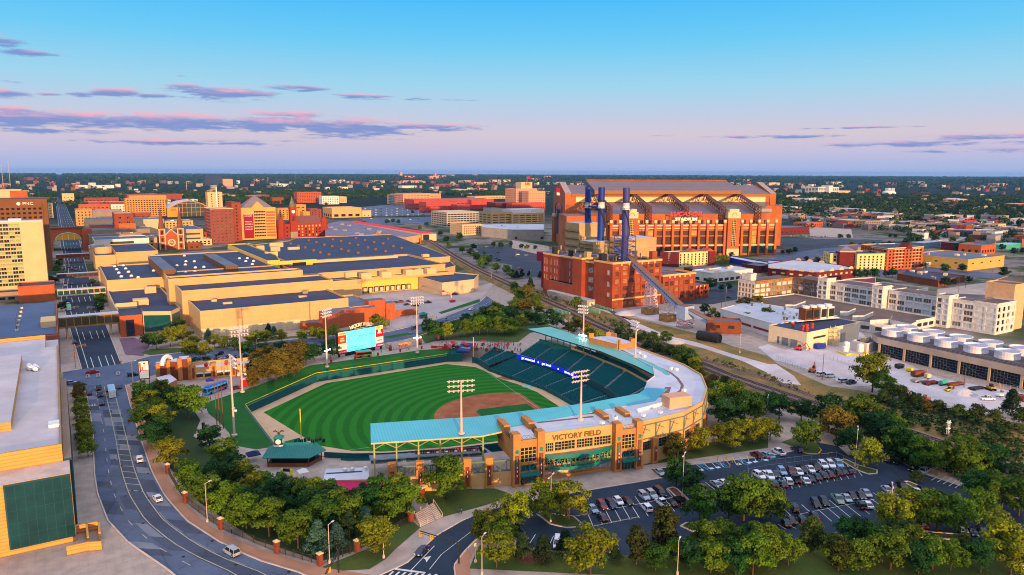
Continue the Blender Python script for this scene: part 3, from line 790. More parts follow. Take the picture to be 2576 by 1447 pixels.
rp=L('c1 700 385 1120 370 1130 490 670 500',4);rasp=pm('raspberry_canvas',lin(196,24,92),.7,.08,.6)
mb=MB();mb.prism(rp,0,4,0,1);mb.prism(L('c1 700 428 1060 405 1062 418 702 440',4),4.02,4.06,2)
for x,y in((890,410),(960,405),(1090,395)):mb.rbox(Q('c1',x,y,4),1,1,4,4.9,.3,3)
mb.build('building',[tan,roofw,tealdk,white_m],cb)
mb=MB();a,b=np.array(rp[3]),np.array(rp[2]);b=np.array((80.5,188.4));n2=np.array([-.35,-.94])
mb.quad((*(a+n2*.2),3.6),(*(a+n2*4.4),2.3),(*(b+n2*4.),2.3),(*(b+n2*.2),3.6));mb.quad((*(a+n2*4.4),2.3),(*(a+n2*4.4),2.),(*(b+n2*4.),2.),(*(b+n2*4.),2.3))
mb.build('awning',rasp,cb)
pv=thing('corner_pavilion','green hipped pavilion with a clock cupola and eagle at the right field corner','pavilion',(58,226,0))
ex=np.array([.90,-.43]);ey=np.array([.43,.90]);pc0=np.array((59.2,226.4))
PV=lambda a,b,z:(*(pc0+ex*a+ey*b),z)
roof_t=pm('teal_standing_seam',lin(8,118,110),.4,.1,.2,wave=((.9,-.43),.8,.3),spec=.4)
mb=MB();e=[PV(-9.5,-4.6,3.4),PV(5.4,-6.,3.4),PV(9.6,.6,3.4),PV(6.,6.6,3.4),PV(-9.5,4.8,3.4)];r1,r2=PV(-5.5,.2,6.4),PV(3.8,0,6.4)
mb.add([*e,r1,r2],((0,1,6,5),(1,2,6),(2,3,6),(3,4,5,6),(4,0,5)),0)
mb.add([(p[0],p[1],3.2)for p in e],((4,3,2,1,0),),1)
for i in range(5):a,b=e[i],e[(i+1)%5];mb.quad((a[0],a[1],3.2),(b[0],b[1],3.2),b,a,1)
mb.build('hipped_roof',[roof_t,teal_m],pv)
mb=MB();bs=[PV(-8,-3.4,0)[:2],PV(4.8,-4.6,0)[:2],PV(8.,.5,0)[:2],PV(5,5.2,0)[:2],PV(-8,3.6,0)[:2]]
mb.prism(bs,0,1.15,0,2);ins=[PV(-7,-2.2,0)[:2],PV(4,-3.2,0)[:2],PV(6.,.5,0)[:2],PV(4,4,0)[:2],PV(-7,2.4,0)[:2]];mb.prism(ins,1.15,3.2,1)
mb.build('bar_counter',[pm('brown_counter',lin(122,74,44),.8),black_m,steel_dark],pv)
for p in bs:
 mb=MB();mb.tube((*p,0),(*p,3.2),.2,6);mb.build('post',brickr,pv)
cu=PV(-5,.2,0)
mb=MB();mb.rbox(cu,2.5,2.5,5.6,8.3,-.45,0);mb.rbox(cu,2.9,2.9,5.6,6.1,-.45,2)
c4=[tuple(np.array(cu[:2])+2.2*np.array((cos(-.45+t),sin(-.45+t))))for t in(.785,2.356,3.927,5.498)]
ap=(cu[0],cu[1],9.4)
for i in range(4):mb.add([(*c4[i],8.3),(*c4[(i+1)%4],8.3),ap],((0,1,2),),1)
mb.add([(*p,8.28)for p in c4],((3,2,1,0),),1)
mb.build('cupola',[steel_dark,roof_t,white_m],pv)
for an in(-.45-pi/2,-.45-pi,-.45):
 d_=np.array((cos(an),sin(an)));mb=MB();q=np.array(cu[:2])+d_*1.24;mb.tube((*q,7.2),(*(q+d_*.08),7.2),.85,14);mb.build('clock_face',white_m,pv)
eagle=MB();c_=np.array((cu[0],cu[1]));eagle.lathe(c_,[(.35,9.3),(.42,9.6),(.2,9.9)],8)
for sg in(-1,1):
 w1,w2,w3=c_+ex*sg*.3,c_+ex*sg*1.0,c_+ex*sg*1.7
 eagle.add([(*w1,9.7),(*w1,10.15),(*w2,10.75),(*w2,10.2),(*w3,10.35),(*w3,10.0),(*(w1+ey*.12),9.9),(*(w2+ey*.14),10.5)],((0,3,2,1),(3,5,4,2),(1,2,7,6),(6,7,3,0)))
eagle.lathe(c_-ey*.25,[(.14,9.9),(.17,10.1),(.05,10.3)],6)
eagle.build('eagle_figure',pm('brown_bronze',lin(80,34,28),.6),pv)
spk=thing('speaker_cluster','cluster of black loudspeaker horns on the field side of the green pavilion roof','loudspeakers',(66,232,0))
mb=MB()
for i in range(7):
 p=PV(1+i*1.2,5.5,0)[:2];mb.rbox(p,.9,.9,4.2+(i*7%3)*.35,5.3+(i*7%3)*.35,-.4)
mb.build('speakers',black_m,spk)
mb=MB()
for i in range(7):a=PV(-1+i*1.2,2.8,5.0);mb.tube(a,(a[0]+.8,a[1]+2.4,a[2]+.4),.06,4)
mb.build('brackets',teal_m,spk)
sb=thing('scoreboard','big ballpark video scoreboard with a lit cyan screen and sponsor panels','scoreboard',(128,352,0))
a0,b0=np.array((119.4,350.)),np.array((137.2,354.4));sd_=(b0-a0)/np.hypot(*(b0-a0));sn=np.array([sd_[1],-sd_[0]])
SBp=lambda s,q,z:(*(a0+sd_*s+sn*q),z)
saz=atan2(sd_[1],sd_[0])
def sbp(t,x,y):
 u,v=T(t,x,y);best=None
 d=fw+rt*(u-CX)/F-up*(v-CY)/F
 nn=np.array([*sn,0.]);k=((np.array([*a0,0.])-np.array([0,0,HC]))@nn)/(d@nn);p=np.array([0,0,HC])+d*k
 return(p[:2]-a0)@sd_,p[2]
s0,zb=sbp('b1',905,515);s0t,ztp=sbp('b1',905,310);s1,zb1=sbp('b1',1195,470);s1t,zt1=sbp('b1',1190,270)
sl,zl0=sbp('b1',822,520);sr,zr1=sbp('b1',1268,265)
zb=(zb+zb1)/2;ztp=(ztp+zt1)/2
mb=MB()
mb.prism([SBp(sl,-.1,0)[:2],SBp(sr,-.1,0)[:2],SBp(sr,-1.8,0)[:2],SBp(sl,-1.8,0)[:2]],zb-.6,ztp+.4,0)
for s_ in(sl+1,s0+2,(s0+s1)/2,s1-2,sr-1):mb.rbox(SBp(s_,-1.,0),.8,.8,0,zb,saz)
mb.rbox(SBp((s0+s1)/2,-1.2,0),s1-s0,1.,0,zb,saz)
mb.build('board_frame',steel_dark,sb)
cy=pm('screen_cyan',lin(90,225,235),.4,0,emit=lin(92,232,240),es=.95)
cyd=pm('screen_blue_lines',lin(20,90,130),.4,0,emit=lin(20,100,150),es=.9)
mb=MB();mb.quad(SBp(s0,.06,zb),SBp(s1,.06,zb),SBp(s1,.06,ztp),SBp(s0,.06,ztp));mb.build('video_screen',cy,sb)
w_,h_=s1-s0,ztp-zb
for tx,sz,fx,fy,wd in(('Leading through education,',.9,.36,.19,.62),('tech & collaboration',.9,.30,.08,.48),('Innovators make the city',.9,.68,.70,.50)):
 text(tx,sz,cyd,sb,SBp(s0+w_*fx,.1,zb+h_*fy),saz,'screen_text',.01,width=w_*wd,bold=.012)
mb=MB()
def scr(p,q,r=.07):mb.tube(SBp(s0+w_*p[0],.1,zb+h_*p[1]),SBp(s0+w_*q[0],.1,zb+h_*q[1]),r,4)
for i in range(18):
 t0,t1=i*.349,(i+1)*.349;scr((.24+.15*cos(t0),.66+.23*sin(t0)),(.24+.15*cos(t1),.66+.23*sin(t1)))
for p,q in(((.15,.78),(.25,.66)),((.25,.66),(.23,.52)),((.25,.66),(.30,.80)),((.42,.62),(.70,.74)),((.38,.55),(.48,.74)),((.48,.74),(.52,.58)),((.30,.42),(.38,.58)),((.68,.5),(.66,.72)),((.80,.5),(.80,.78)),((.90,.55),(.98,.68)),((.80,.78),(.98,.62)),((.44,.42),(.52,.60)),((.56,.46),(.50,.58)),((.62,.95),(.70,.86)),((.70,.86),(.80,.88))):scr(p,q)
mb.build('screen_drawing',cyd,sb)
pan=lambda nm,c:pm('panel_'+nm,c,.5,.06,.5)
def panel(sa,sb_,fa_,fb,c,nm,tx=None,tc=None,tw=.8,parent=sb):
 z0_,z1_=zb-.4+(h_+.7)*fa_,zb-.4+(h_+.7)*fb
 m_=MB();m_.quad(SBp(sa+.08,.05,z0_+.06),SBp(sb_-.08,.05,z0_+.06),SBp(sb_-.08,.05,z1_-.06),SBp(sa+.08,.05,z1_-.06));m_.build('sponsor_panel',pan(nm,c),parent)
 if tx:text(tx,min(1.1,(z1_-z0_)*.45),pan(nm+'_ink',tc),parent,SBp((sa+sb_)/2,.1,(z0_+z1_)/2-.1),saz,'panel_text',.02,width=(sb_-sa)*tw,bold=.02)
panel(sl,s0,0,.15,lin(200,12,40),'crimson','LUCAS OIL',lin(250,235,225));panel(sl,s0,.16,.47,lin(226,214,200),'cream');panel(sl,s0,.48,.81,lin(232,66,20),'orange','SUN\nKING',lin(250,235,215),.5);panel(sl,s0,.82,.99,lin(245,210,170),'peach','SYSTEM',lin(200,30,40))
panel(s1,sr,0,.15,lin(225,10,120),'magenta','T Mobile',lin(250,235,235));panel(s1,sr,.16,.47,lin(222,216,214),'pale','indiana',lin(70,80,150),.6);panel(s1,sr,.48,.80,lin(235,16,30),'scarlet','TOYOTA',lin(250,235,225),.6);panel(s1,sr,.81,.99,lin(245,215,170),'buff')
mb=MB();mb.rbox(SBp((s1+sr)/2,.06,0),1.6,.06,zb+h_*.66,zb+h_*.82,saz);mb.build('panel_mark',pan('buff2',lin(250,225,190)),sb)
mb=MB();mb.rbox(SBp((s1+sr)/2,.06,0),3.2,.08,zb+h_*.87,zb+h_*.97,saz);mb.build('panel_mark',yellow_m,sb)
mb=MB();n_=13;hm=(s0+s1)/2
ar=[SBp(hm-5.6+11.2*i/(n_-1),0,ztp+.5+1.1*sin(pi*i/(n_-1))+1.1)for i in range(n_)]
for a,b in zip(ar,ar[1:]):mb.quad((a[0],a[1],ztp),(b[0],b[1],ztp),(b[0],b[1],b[2]-1.1),(a[0],a[1],a[2]-1.1))
mb.build('crest_arch',black_m,sb)
cream_l=pm('cream_letters',lin(248,226,190),.6,.05)
wd='VICTORY FIELD'
for i,ch in enumerate(wd):
 if ch==' ':continue
 f=(i+.5)/len(wd);text(ch,2.5,cream_l,sb,SBp(hm-6.6+13.2*f,.15,ztp+1.35+1.0*sin(pi*f)),saz,'letter',.08,bold=.06)
text('HOME OF THE INDIANAPOLIS INDIANS',.6,cream_l,sb,SBp(hm,.15,ztp+.55),saz,'lettering',.03,width=8)
# ground, streets, lots
HOLE=[(62.,243.)]+[tuple(p)for p in walk[1:]]+[(173.5,340.),(181.,335.5),(191.6,326.5)]+LO_o
def ground_mat():
 m=bpy.data.materials.new('ground_surface');m.use_nodes=True;n=NT(m.node_tree);b=n.n['Principled BSDF']
 tc=n.new('ShaderNodeTexCoord');v=tc.outputs['Object']
 sp=n.new('ShaderNodeSeparateXYZ');n.l.new(v,sp.inputs[0])
 dx=n.math('SUBTRACT',sp.outputs[0],100.);dy=n.math('SUBTRACT',sp.outputs[1],250.)
 r=n.math('SQRT',n.math('ADD',n.math('MULTIPLY',dx,dx),n.math('MULTIPLY',dy,dy)))
 near=n.mix(n.range(n.noise(v,.3,4),.3,.7),lin(186,168,154),lin(164,148,138))
 br=n.new('ShaderNodeTexBrick');n.put(br.inputs['Vector'],v);br.inputs['Scale'].default_value=.28;br.inputs['Mortar Size'].default_value=.02
 br.inputs['Color1'].default_value=(1,1,1,1);br.inputs['Color2'].default_value=(.96,.96,.96,1);br.inputs['Mortar'].default_value=(.9,.89,.88,1);br.offset=0
 near=n.mix(1.,near,br.outputs[0],'MULTIPLY')
 mid=n.ramp(n.noise(v,.012,5,.65),[(.36,lin(92,90,94)),(.47,lin(140,126,120)),(.54,lin(70,84,50)),(.64,lin(50,66,36))])
 far=n.ramp(n.noise(v,.004,6,.7),[(.38,lin(16,30,22)),(.56,lin(28,40,26)),(.68,lin(70,70,62))])
 c=n.mix(n.range(r,300,380),near,mid);c=n.mix(n.range(r,900,1500),c,far)
 n.put(b.inputs['Base Color'],c);b.inputs['Roughness'].default_value=.95;b.inputs['Specular IOR Level'].default_value=.1
 return m
me=bpy.data.meshes.new('ground');BIG=23000.
outer_=[(-BIG,-BIG),(BIG,-BIG),(BIG,BIG),(-BIG,BIG)]
near_=[(-900.,-500.),(1500.,-500.),(1500.,1900.),(-900.,1900.)]
vs=[Vector((*p,0))for p in near_];hs=[Vector((*p,0))for p in HOLE]
tri=tessellate_polygon([vs,hs]);allv=near_+HOLE+outer_;k=len(near_)+len(HOLE)
fs=[tuple(t)for t in tri]+[(k,k+1,1,0),(k+1,k+2,2,1),(k+2,k+3,3,2),(k+3,k,0,3)]
fx=[]
for f in fs:
 P=[allv[i]for i in f];ar_=sum(P[i][0]*P[(i+1)%len(P)][1]-P[(i+1)%len(P)][0]*P[i][1]for i in range(len(P)))
 fx.append(f if ar_>0 else f[::-1])
me.from_pydata([(x,y,-.06)for x,y in allv],[],fx);me.materials.append(ground_mat())
o=bpy.data.objects.new('ground',me);COL.objects.link(o);o['kind']='structure'
mb=MB()
for a,b in zip(HOLE,HOLE[1:]+HOLE[:1]):mb.quad((*a,-5.2),(*b,-5.2),(*b,-.06),(*a,-.06))
struct('bowl_retaining_ground',mb,concrete)
mb=MB();mb.sheet(HOLE,0,z=-5.3);struct('bowl_floor',mb,concrete)
def area(name,s,m,z,pts=None):
 mb=MB();mb.sheet(pts or L(s),0,z=z);return struct(name,mb,m)
def kerb(s,w=.35,h=.16,pts=None,m=None):
 P=pts or L(s);mb=MB()
 for a,b in zip(P,P[1:]):mb.ob(a,b,w,-.05,h)
 return struct('kerb',mb,m or kerb_m)
def ribbon_area(name,A,B,m,z):
 mb=MB()
 for i in range(len(A)-1):mb.sheet([A[i],A[i+1],B[i+1],B[i]],0,z=z)
 return struct(name,mb,m)
def resample(P,n):
 P=[np.array(p[:2])for p in P];d=[0.]
 for a,b in zip(P,P[1:]):d.append(d[-1]+np.hypot(*(b-a)))
 out=[]
 for s in np.linspace(0,d[-1],n):
  i=max(0,min(len(P)-2,np.searchsorted(d,s,side='right')-1));f=(s-d[i])/(d[i+1]-d[i]);out.append(tuple(P[i]*(1-f)+P[i+1]*f))
 return out
AL=L('b0 850 870 905 1150 935 1400 c0 930 150 945 450 975 640 1075 900 1280 1120 1660 1380 1760 1460 d 520 1520');AR=L('b0 1250 850 1300 1050 1400 1370 c0 1510 400 1640 650 1860 900 2200 1120 2555 1290 c1 520 1447 d 900 1530')
AL,AR=resample(AL,40),resample(AR,40)
ribbon_area('avenue',AL,AR,road_con,.0)
mix=lambda f:[tuple(np.array(a)*(1-f)+np.array(b)*f)for a,b in zip(AL,AR)]
mb=MB()
rs=random.Random(5)
for k in range(30):
 i=rs.randint(2,30);n_=rs.randint(2,6);f0=rs.choice([.02,.3,.52,.74]);f1=f0+.22
 A,B=mix(f0),mix(f1)
 for j in range(i,min(i+n_,38)):mb.sheet([A[j],A[j+1],B[j+1],B[j]],rs.choice([0,2,1]),z=.006+.0005*k)
struct('avenue_patches',mb,[pm('avenue_asphalt',lin(70,78,96),.9,.22,.06,fine=.14,fscale=.8,crack=(.09,.22)),pm('pale_patch',lin(122,126,138),.9,.15,.2),road_con])
mb=MB()
for k in range(14):
 j=rs.randint(2,37);f=rs.uniform(.1,.95);p=np.array(AL[j])*(1-f)+np.array(AR[j])*f;mb.sheet([(p[0]+.42*cos(t),p[1]+.42*sin(t))for t in np.linspace(0,6.283,11)[:-1]],0,z=.04)
struct('manhole_covers',mb,black_m)
A,B=mix(.44),mix(.72)
mb=MB()
for j in range(16,39):mb.sheet([A[j],A[j+1],B[j+1],B[j]],0,z=.026)
struct('avenue_centre_asphalt',mb,pm('avenue_asphalt',lin(66,78,102),.9,.22,.06,fine=.14,fscale=.8))
mb=MB()
cream_p=pm('worn_yellow_line',lin(170,166,140),.9,.2,.5)
for f in(.47,.70):mb.strip(mix(f),.26,.034)
M1,M2=mix(.47),mix(.70)
for j in range(1,24):mb.strip([M1[j],M2[j]],.3,.036)
for f in(.24,):
 P=resample(mix(f),60)
 for j in range(0,58,3):mb.strip([P[j],P[j+1]],.22,.034)
struct('avenue_lines',mb,cream_p)
text('ONLY',3.2,white_paint,None,(*Q('b0',912,1055),.05),math.radians(4),'road_lettering',.004,tilt=0.);bpy.data.objects['road_lettering']['kind']='structure'
kerb('',pts=AR);kerb('',pts=AL[3:])
ribbon_area('avenue_footway',resample(AR,40),resample(L('b0 1300 880 1380 1060 1470 1330 c0 1600 330 1720 560 1860 760 2080 960 2555 1180 c1 640 1370 d 960 1450'),40),pm('tan_footway',lin(176,128,100),.9,.12,.15,fine=.1),.03)
EL_,ER_=L('b0 815 690 760 400 700 290 600 30 a0 650 1160 668 1000 640 830 600 745 d 152 600 d 147 560 d 139 500'),L('b0 1210 640 1120 520 1045 300 985 140 a0 930 1200 860 1000 830 830 800 745 d 201 600 d 183 560 d 158 500')
EL_,ER_=resample(EL_,12),resample(ER_,12)
ribbon_area('east_street',EL_,ER_,asphalt_new,.0)
mb=MB()
mixE=lambda f:[tuple(np.array(a)*(1-f)+np.array(b)*f)for a,b in zip(EL_,ER_)]
for f in(.3,.5,.68,.84):
 P=resample(mixE(f),110)
 for j in range(0,109,3):mb.strip([P[j],P[j+1]],.3,.012)
mb.strip(mixE(.16),.3,.012)
for y in(.0,):
 a,b=mixE(.02),mixE(.98)
 for j in(2,3):mb.strip([a[j],b[j]],.5,.013)
struct('street_lines',mb,white_paint)
kerb('',pts=ER_);kerb('',pts=EL_)
area('junction','b0 815 690 1210 640 1500 562 1560 740 1250 850 850 870 620 860 625 720',road_con,.004)
N_=resample(L('b0 1500 562 2000 505 2555 455 b1 0 440 330 400 700 365 1270 330 1530 270 1830 190 2140 70 2240 20 2300 -40'),30)
S_=resample(L('b0 1560 760 1990 600 2555 545 b1 0 520 330 480 1050 470 1500 400 1830 290 1900 225 2080 170 2260 110 2420 40'),30)
ribbon_area('park_street',N_,S_,road_con,.002)
mb=MB();P=resample([tuple(np.array(a)*.5+np.array(b)*.5)for a,b in zip(N_,S_)],80)
for j in range(0,79,2):mb.strip([P[j],P[j+1]],.2,.014)
struct('street_lines',mb,white_paint);kerb('',pts=N_);kerb('',pts=S_)
area('verge','b0 1405 530 1500 490 2100 470 2555 430 2555 455 2000 500 1500 550',grass,.03)
area('verge','b1 0 395 500 350 800 330 800 350 330 385 0 425',grass,.03)
area('median_bed','b0 1900 620 2500 565 b1 0 545 0 560 b0 2500 600 1920 650',pm('planting_bed',lin(120,92,84),.95,.3,.3),.03)
area('verge','b1 1260 370 1500 330 1620 335 1300 385',lawn,.05)
area('verge','b1 1820 125 2230 -10 2240 20 1850 140',lawn,.04)
area('loading_yard','a1 1060 1230 1700 1180 1860 1260 2220 1160 2400 1110 b1 2230 0 1830 185 1270 325 1280 60 960 40',pm('yard_concrete',lin(176,162,158),.9,.12,.05,fine=.1),.006)
area('striped_plaza','b0 1190 385 1330 375 1500 440 1430 560 1250 545',pm('purple_paving',lin(120,92,110),.9,.15,.3,wave=('Y',1.6,.3)),.02)
DL=resample(L('c1 1240 1447 1500 1330 1800 1050 2050 905 2300 800 2555 745 c2 60 720'),20);DR=resample(L('c1 1990 1460 1975 1350 2080 1210 2200 1085 2400 955 2555 900 c2 60 900'),20)
ribbon_area('access_drive',DL,DR,asphalt_new,.004);kerb('',pts=DL);kerb('',pts=DR[:16])
area('parking_lot','c2 60 720 700 615 1500 480 1395 392 2555 265 c3 340 190 480 120 700 160 800 250 1100 240 1300 300 1500 420 2050 600 2555 780 2555 1300 2000 1150 1000 1110 0 1080 c2 2300 1250 1120 1245 600 1218 390 1197 205 1165 60 1130 60 900',asphalt_new,.012)
kerb('c2 60 720 240 690 700 612 1500 478');kerb('c2 1390 390 2555 262 c3 340 192')
area('front_lawn','c1 1650 610 2110 590 2380 580 2555 640 2555 655 2300 745 1860 865 1770 770 1650 720',grass,.02)
area('side_lawn','c2 1270 330 1530 262 1900 140 2250 60 2555 20 2555 175 1900 270 1270 355',grass,.02)
area('verge','c3 130 120 300 60 480 110 530 190 460 235 380 230 250 160',grass,.03)
area('corner_lawn','c1 860 1400 660 1365 1100 1190 1500 910 1560 905 1640 970 1400 1180 1290 1290 1130 1385',grass,.02)
area('grove_floor','c0 1700 380 1600 200 1500 20 1430 -160 1300 -380 1700 -560 2000 -100 1930 60 2250 260 2555 420 c1 300 560 800 640 1560 690 1530 900 1000 1200 640 1310 200 1160 0 1100 c0 2300 930 1960 700',pm('grove_grass',lin(36,66,26),.95,.3,.1,col2=lin(52,66,30)),.02)
area('bottom_lawn','c1 2130 1380 2200 1200 2450 1180 c2 0 1150 200 1200 600 1225 1120 1245 2300 1250 c3 0 1080 2000 1150 2555 1300 d 2576 1460 d 1830 1460',grass,.026)
area('corner_footway','c1 1240 1447 1500 1330 1800 1050 1640 975 1400 1180 1290 1290 1130 1390 850 1405 560 1460',concrete,.024)
area('drive_footway','c1 1640 975 1860 868 2300 748 2555 660 2555 740 2300 798 2050 900 1800 1050',concrete,.022)
area('corner_footway','c1 2000 1460 1985 1370 2080 1220 2190 1170 2130 1300 2140 1460',pm('tan_footway',lin(176,128,100)),.03)
area('gate_stairs_landing','c1 1560 905 1545 790 1600 720 1650 710 1770 770 1860 865 1640 970',concrete,.03)
area('mulch_bed','c2 20 1200 80 1150 380 1250 380 1310 250 1330 80 1330',mulch,.04)
mb=MB()
def isl(s,m=None):
 area('planted_island',s,m or grass,.05);P=L(s);kerb('',.45,.18,pts=P+[P[0]])
isl('c2 250 840 300 810 420 840 610 860 690 930 660 970 540 975 380 935');isl('c2 1550 585 1610 570 1650 590 1830 760 1760 765 1620 650',mulch);isl('c2 1680 960 1740 925 1990 930 2050 980 2060 1010 1800 1010')
isl('c3 720 300 770 290 900 350 1090 400 1085 435 1000 440 880 395');isl('c3 990 1000 1050 970 1150 960 1450 1000 1900 1040 1950 1075 1900 1095 1400 1060 1030 1030');isl('c3 1340 515 1400 512 1700 630 1680 650 1500 600')
yk=pm('yellow_kerb',lin(200,160,30),.8,.1)
kerb('c3 540 95 620 130 710 150',m=yk);kerb('c3 330 215 400 238 500 235 535 200 510 175',m=yk)
mb=MB()
def stalls(a,b,n,l,turn=0.,skip=()):
 a,b=np.array(a),np.array(b);d=(b-a)/np.hypot(*(b-a));q=np.array([d[1],-d[0]]);q=np.array([q[0]*cos(turn)-q[1]*sin(turn),q[0]*sin(turn)+q[1]*cos(turn)])
 for i in range(n+1):
  if i in skip:continue
  p=a+(b-a)*i/n;mb.strip([tuple(p),tuple(p+q*l)],.13,.03)
def lines2(s1,s2,n,both=True):
 A,B=resample(L(s1),n),resample(L(s2),n)
 for p,q in zip(A,B):mb.strip([p,q],.16,.03)
lines2('c2 730 770 1540 590','c2 810 960 1710 795',11);mb.strip(L('c2 610 862 1760 640'),.14,.032)
lines2('c2 1750 345 2555 215','c2 1850 415 2555 290',12)
lines2('c2 1930 520 2555 420','c2 2060 620 2555 520',7);lines2('c3 0 420 850 330','c3 100 610 940 460',13)
lines2('c3 150 775 1300 580','c3 340 965 1560 740',14);mb.strip(L('c3 330 835 1060 690'),.14,.032);lines2('c3 100 940 150 930','c3 180 990 280 980',2)
lines2('c2 235 1040 1050 1110','c2 170 1140 1075 1235',10);lines2('c3 1630 500 2050 640','c3 1720 450 2130 560',8)
struct('stall_lines',mb,white_paint)
mb=MB()
for k in range(6):
 p=Q('c2',770+92*k,968-19*k)
 text('RESERVED',.62,white_paint,None,(*p,.045),math.radians(-10.5),'road_lettering',.004,tilt=0.,width=2.5)['kind']='structure'
blue_l=pm('blue_stall_paint',lin(90,180,215),.8,.1)
mb=MB()
for s in('c2 1840 330 1960 400','c2 2000 310 2120 372','c2 2215 275 2330 345','c2 2390 250 2480 300'):
 a,b=[np.array(p)for p in L(s)]
 mb.strip([tuple(a),tuple(b)],.16,.034);o_=np.array((1.5,-.3));mb.strip([tuple(a+o_),tuple(b+o_)],.16,.034)
 for i in range(6):p=a+(b-a)*i/5;mb.strip([tuple(p),tuple(p+o_+(b-a)*.08)],.13,.035)
struct('accessible_hatching',mb,blue_l)
mb=MB()
for x,y in((1815,408),(1885,398),(1990,382),(2055,372),(2265,340),(2370,325),(2430,315),(2535,298)):
 p=Q('c2',x,y);mb.rbox(p,1.5,1.2,.03,.04,-.2)
struct('accessible_marks',mb,pm('pale_blue_mark',lin(190,215,225),.8))
mb=MB();mb.strip(L('c1 1550 1395 1780 1155'),.22,.03);mb.strip(L('c1 1730 1390 1850 1240'),.18,.03);mb.strip(L('c1 1850 1240 2240 940'),.14,.03)
mb.sheet(L('c1 1665 1275 1750 1255 1715 1300 1700 1320 1690 1290'),0,z=.03)
mb.strip(L('c1 1390 1385 1690 1425'),.7,.03)
for i in range(8):mb.strip([Q('c1',1330+62*i,1447+2*i),Q('c1',1370+62*i,1410+4*i)],.5,.03)
struct('crossing_marks',mb,white_paint)
st=thing('gate_stairs','flight of pale concrete steps with steel handrails below the park gate','stairs',(75,168,0))
mb=MB();A,B=L('c1 1580 880 1770 770');C_,D_=L('c1 1640 965 1860 862');A,B,C_,D_=map(np.array,(A,B,C_,D_))
for i in range(9):
 f,g=i/9,(i+1)/9;mb.prism([tuple(A+(C_-A)*f),tuple(B+(D_-B)*f),tuple(B+(D_-B)*g),tuple(A+(C_-A)*g)],0,1.45-.16*i)
mb.build('treads',concrete,st)
for f in(0,.33,.66,1):
 p,q=A+(B-A)*f,C_+(D_-C_)*f;mb=MB();mb.path([(*p,1.4),(*p,2.4),(*q,1.),(*q,0)],.07,5);mb.build('handrail',kerb_m,st)
ZB=2.4
RC=resample(L('a1 1700 690 1800 745 1960 850 2200 985 2555 1150',ZB)+L('a2 250 1262 560 1395',ZB)+L('b2 560 95 760 205 1030 325 1400 490 1830 620 2120 745 2555 895',ZB)+L('b3 470 1050 800 1165 1360 1310',ZB)+L('c3 2290 335 2555 455',ZB)+L('d 2640 1225',ZB),90)
A,B=off(RC,5.2),off(RC,-5.2);A2,B2=off(RC,8.6),off(RC,-8.6);mb=MB()
for i in range(len(RC)-1):
 mb.sheet([A[i],A[i+1],B[i+1],B[i]],0,z=ZB)
 mb.quad((*A2[i],-.05),(*A2[i+1],-.05),(*A[i+1],ZB),(*A[i],ZB),1);mb.quad((*B2[i],-.05),(*B[i],ZB),(*B[i+1],ZB),(*B2[i+1],-.05),1)
for k,f in enumerate(mb.f):
 p=[np.array(mb.v[i])for i in f]
 if np.cross(p[1]-p[0],p[2]-p[0])[2]<0:mb.f[k]=f[::-1]
struct('railway_embankment',mb,[ballast,dry_grass])
railsteel=pm('rail_steel',lin(120,92,80),.4,.2,.3);sleeper=pm('sleeper_wood',lin(60,44,38),.9,.2,.6)
for dd in(-2.5,2.5):
 t=thing('railway_track',('northern' if dd>0 else 'southern')+' of the two main railway tracks curving past the brick power plant','railway track',(*RC[45],ZB),group='railway tracks')
 Cn=off(RC,dd);mb=MB()
 for g in(-.75,.75):
  P=off(Cn,g)
  for a,b in zip(P,P[1:]):mb.ob(a,b,.16,ZB+.12,ZB+.3)
 mb.build('rails',railsteel,t)
 mb=MB();P=resample(Cn,620)
 for i in range(619):
  d=np.subtract(P[i+1],P[i]);an=atan2(d[1],d[0]);mb.rbox(P[i],.55,2.6,ZB+.01,ZB+.13,an)
 mb.build('sleepers',sleeper,t)
sd_=resample(L('a2 700 1290 1000 1400',.6)+L('b2 1010 120 1250 290 1560 440 1800 550 2555 780',.6)+L('b3 480 960 820 1050 1400 1225',.6),60)
t=thing('rail_siding','rusty single siding on the far side of the main tracks','railway track',(*sd_[20],0));mb=MB()
for g in(-.75,.75):
 P=off(sd_,g)
 for a,b in zip(P,P[1:]):mb.ob(a,b,.16,.12,.3)
mb.build('rails',railsteel,t);mb=MB();mb.strip(sd_,3.6,.1);mb.build('track_bed',ballast,t)
area('scrub_ground','a2 130 1180 520 1230 760 1330 1000 1410 b2 1000 130 1500 250 1830 330 2200 460 2555 560 b3 100 640 600 860 900 900 1300 1010 2000 1130 2555 1240 c3 2555 250 2555 700 2290 500 1800 350 1000 0 b3 1360 1330 800 1190 470 1075 0 900 b2 2555 905 1830 640 1300 470 1000 360 700 250 560 120 200 0',dry_grass,.0)
area('gravel_yard','b2 1080 110 1250 90 1650 120 1830 250 1640 270 1300 190',gravel,.02)
area('gravel_path','b2 760 60 1010 120 1250 280 1590 400 1900 480 2300 610 2555 730 2555 640 2200 540 1830 420 1560 360 1230 220',gravel,.015)
area('gravel_path','b2 2540 728 b3 150 830 330 850 260 760 80 640 b2 2540 640',gravel,.017)
area('verge','b1 1620 330 1850 240 2230 120 2420 60 2555 60 b2 60 60 300 220 560 330 300 300 180 330 60 420 b1 2555 425 2000 400 1830 395 1690 435',grass,.03)
area('works_yard','b2 2450 470 2555 440 b3 170 500 400 440 900 420 1240 570 1700 780 2555 930 2555 1200 2100 1120 1600 1020 1250 800 1100 850 800 870 600 760 300 660 60 600',gravel,.02)
area('works_yard','b3 700 320 930 320 1080 480 1000 570 690 540 560 480',gravel,.018)
area('works_road','a2 1640 1300 2230 1200 2300 1280 2000 1340 1700 1340',asphalt,.01)
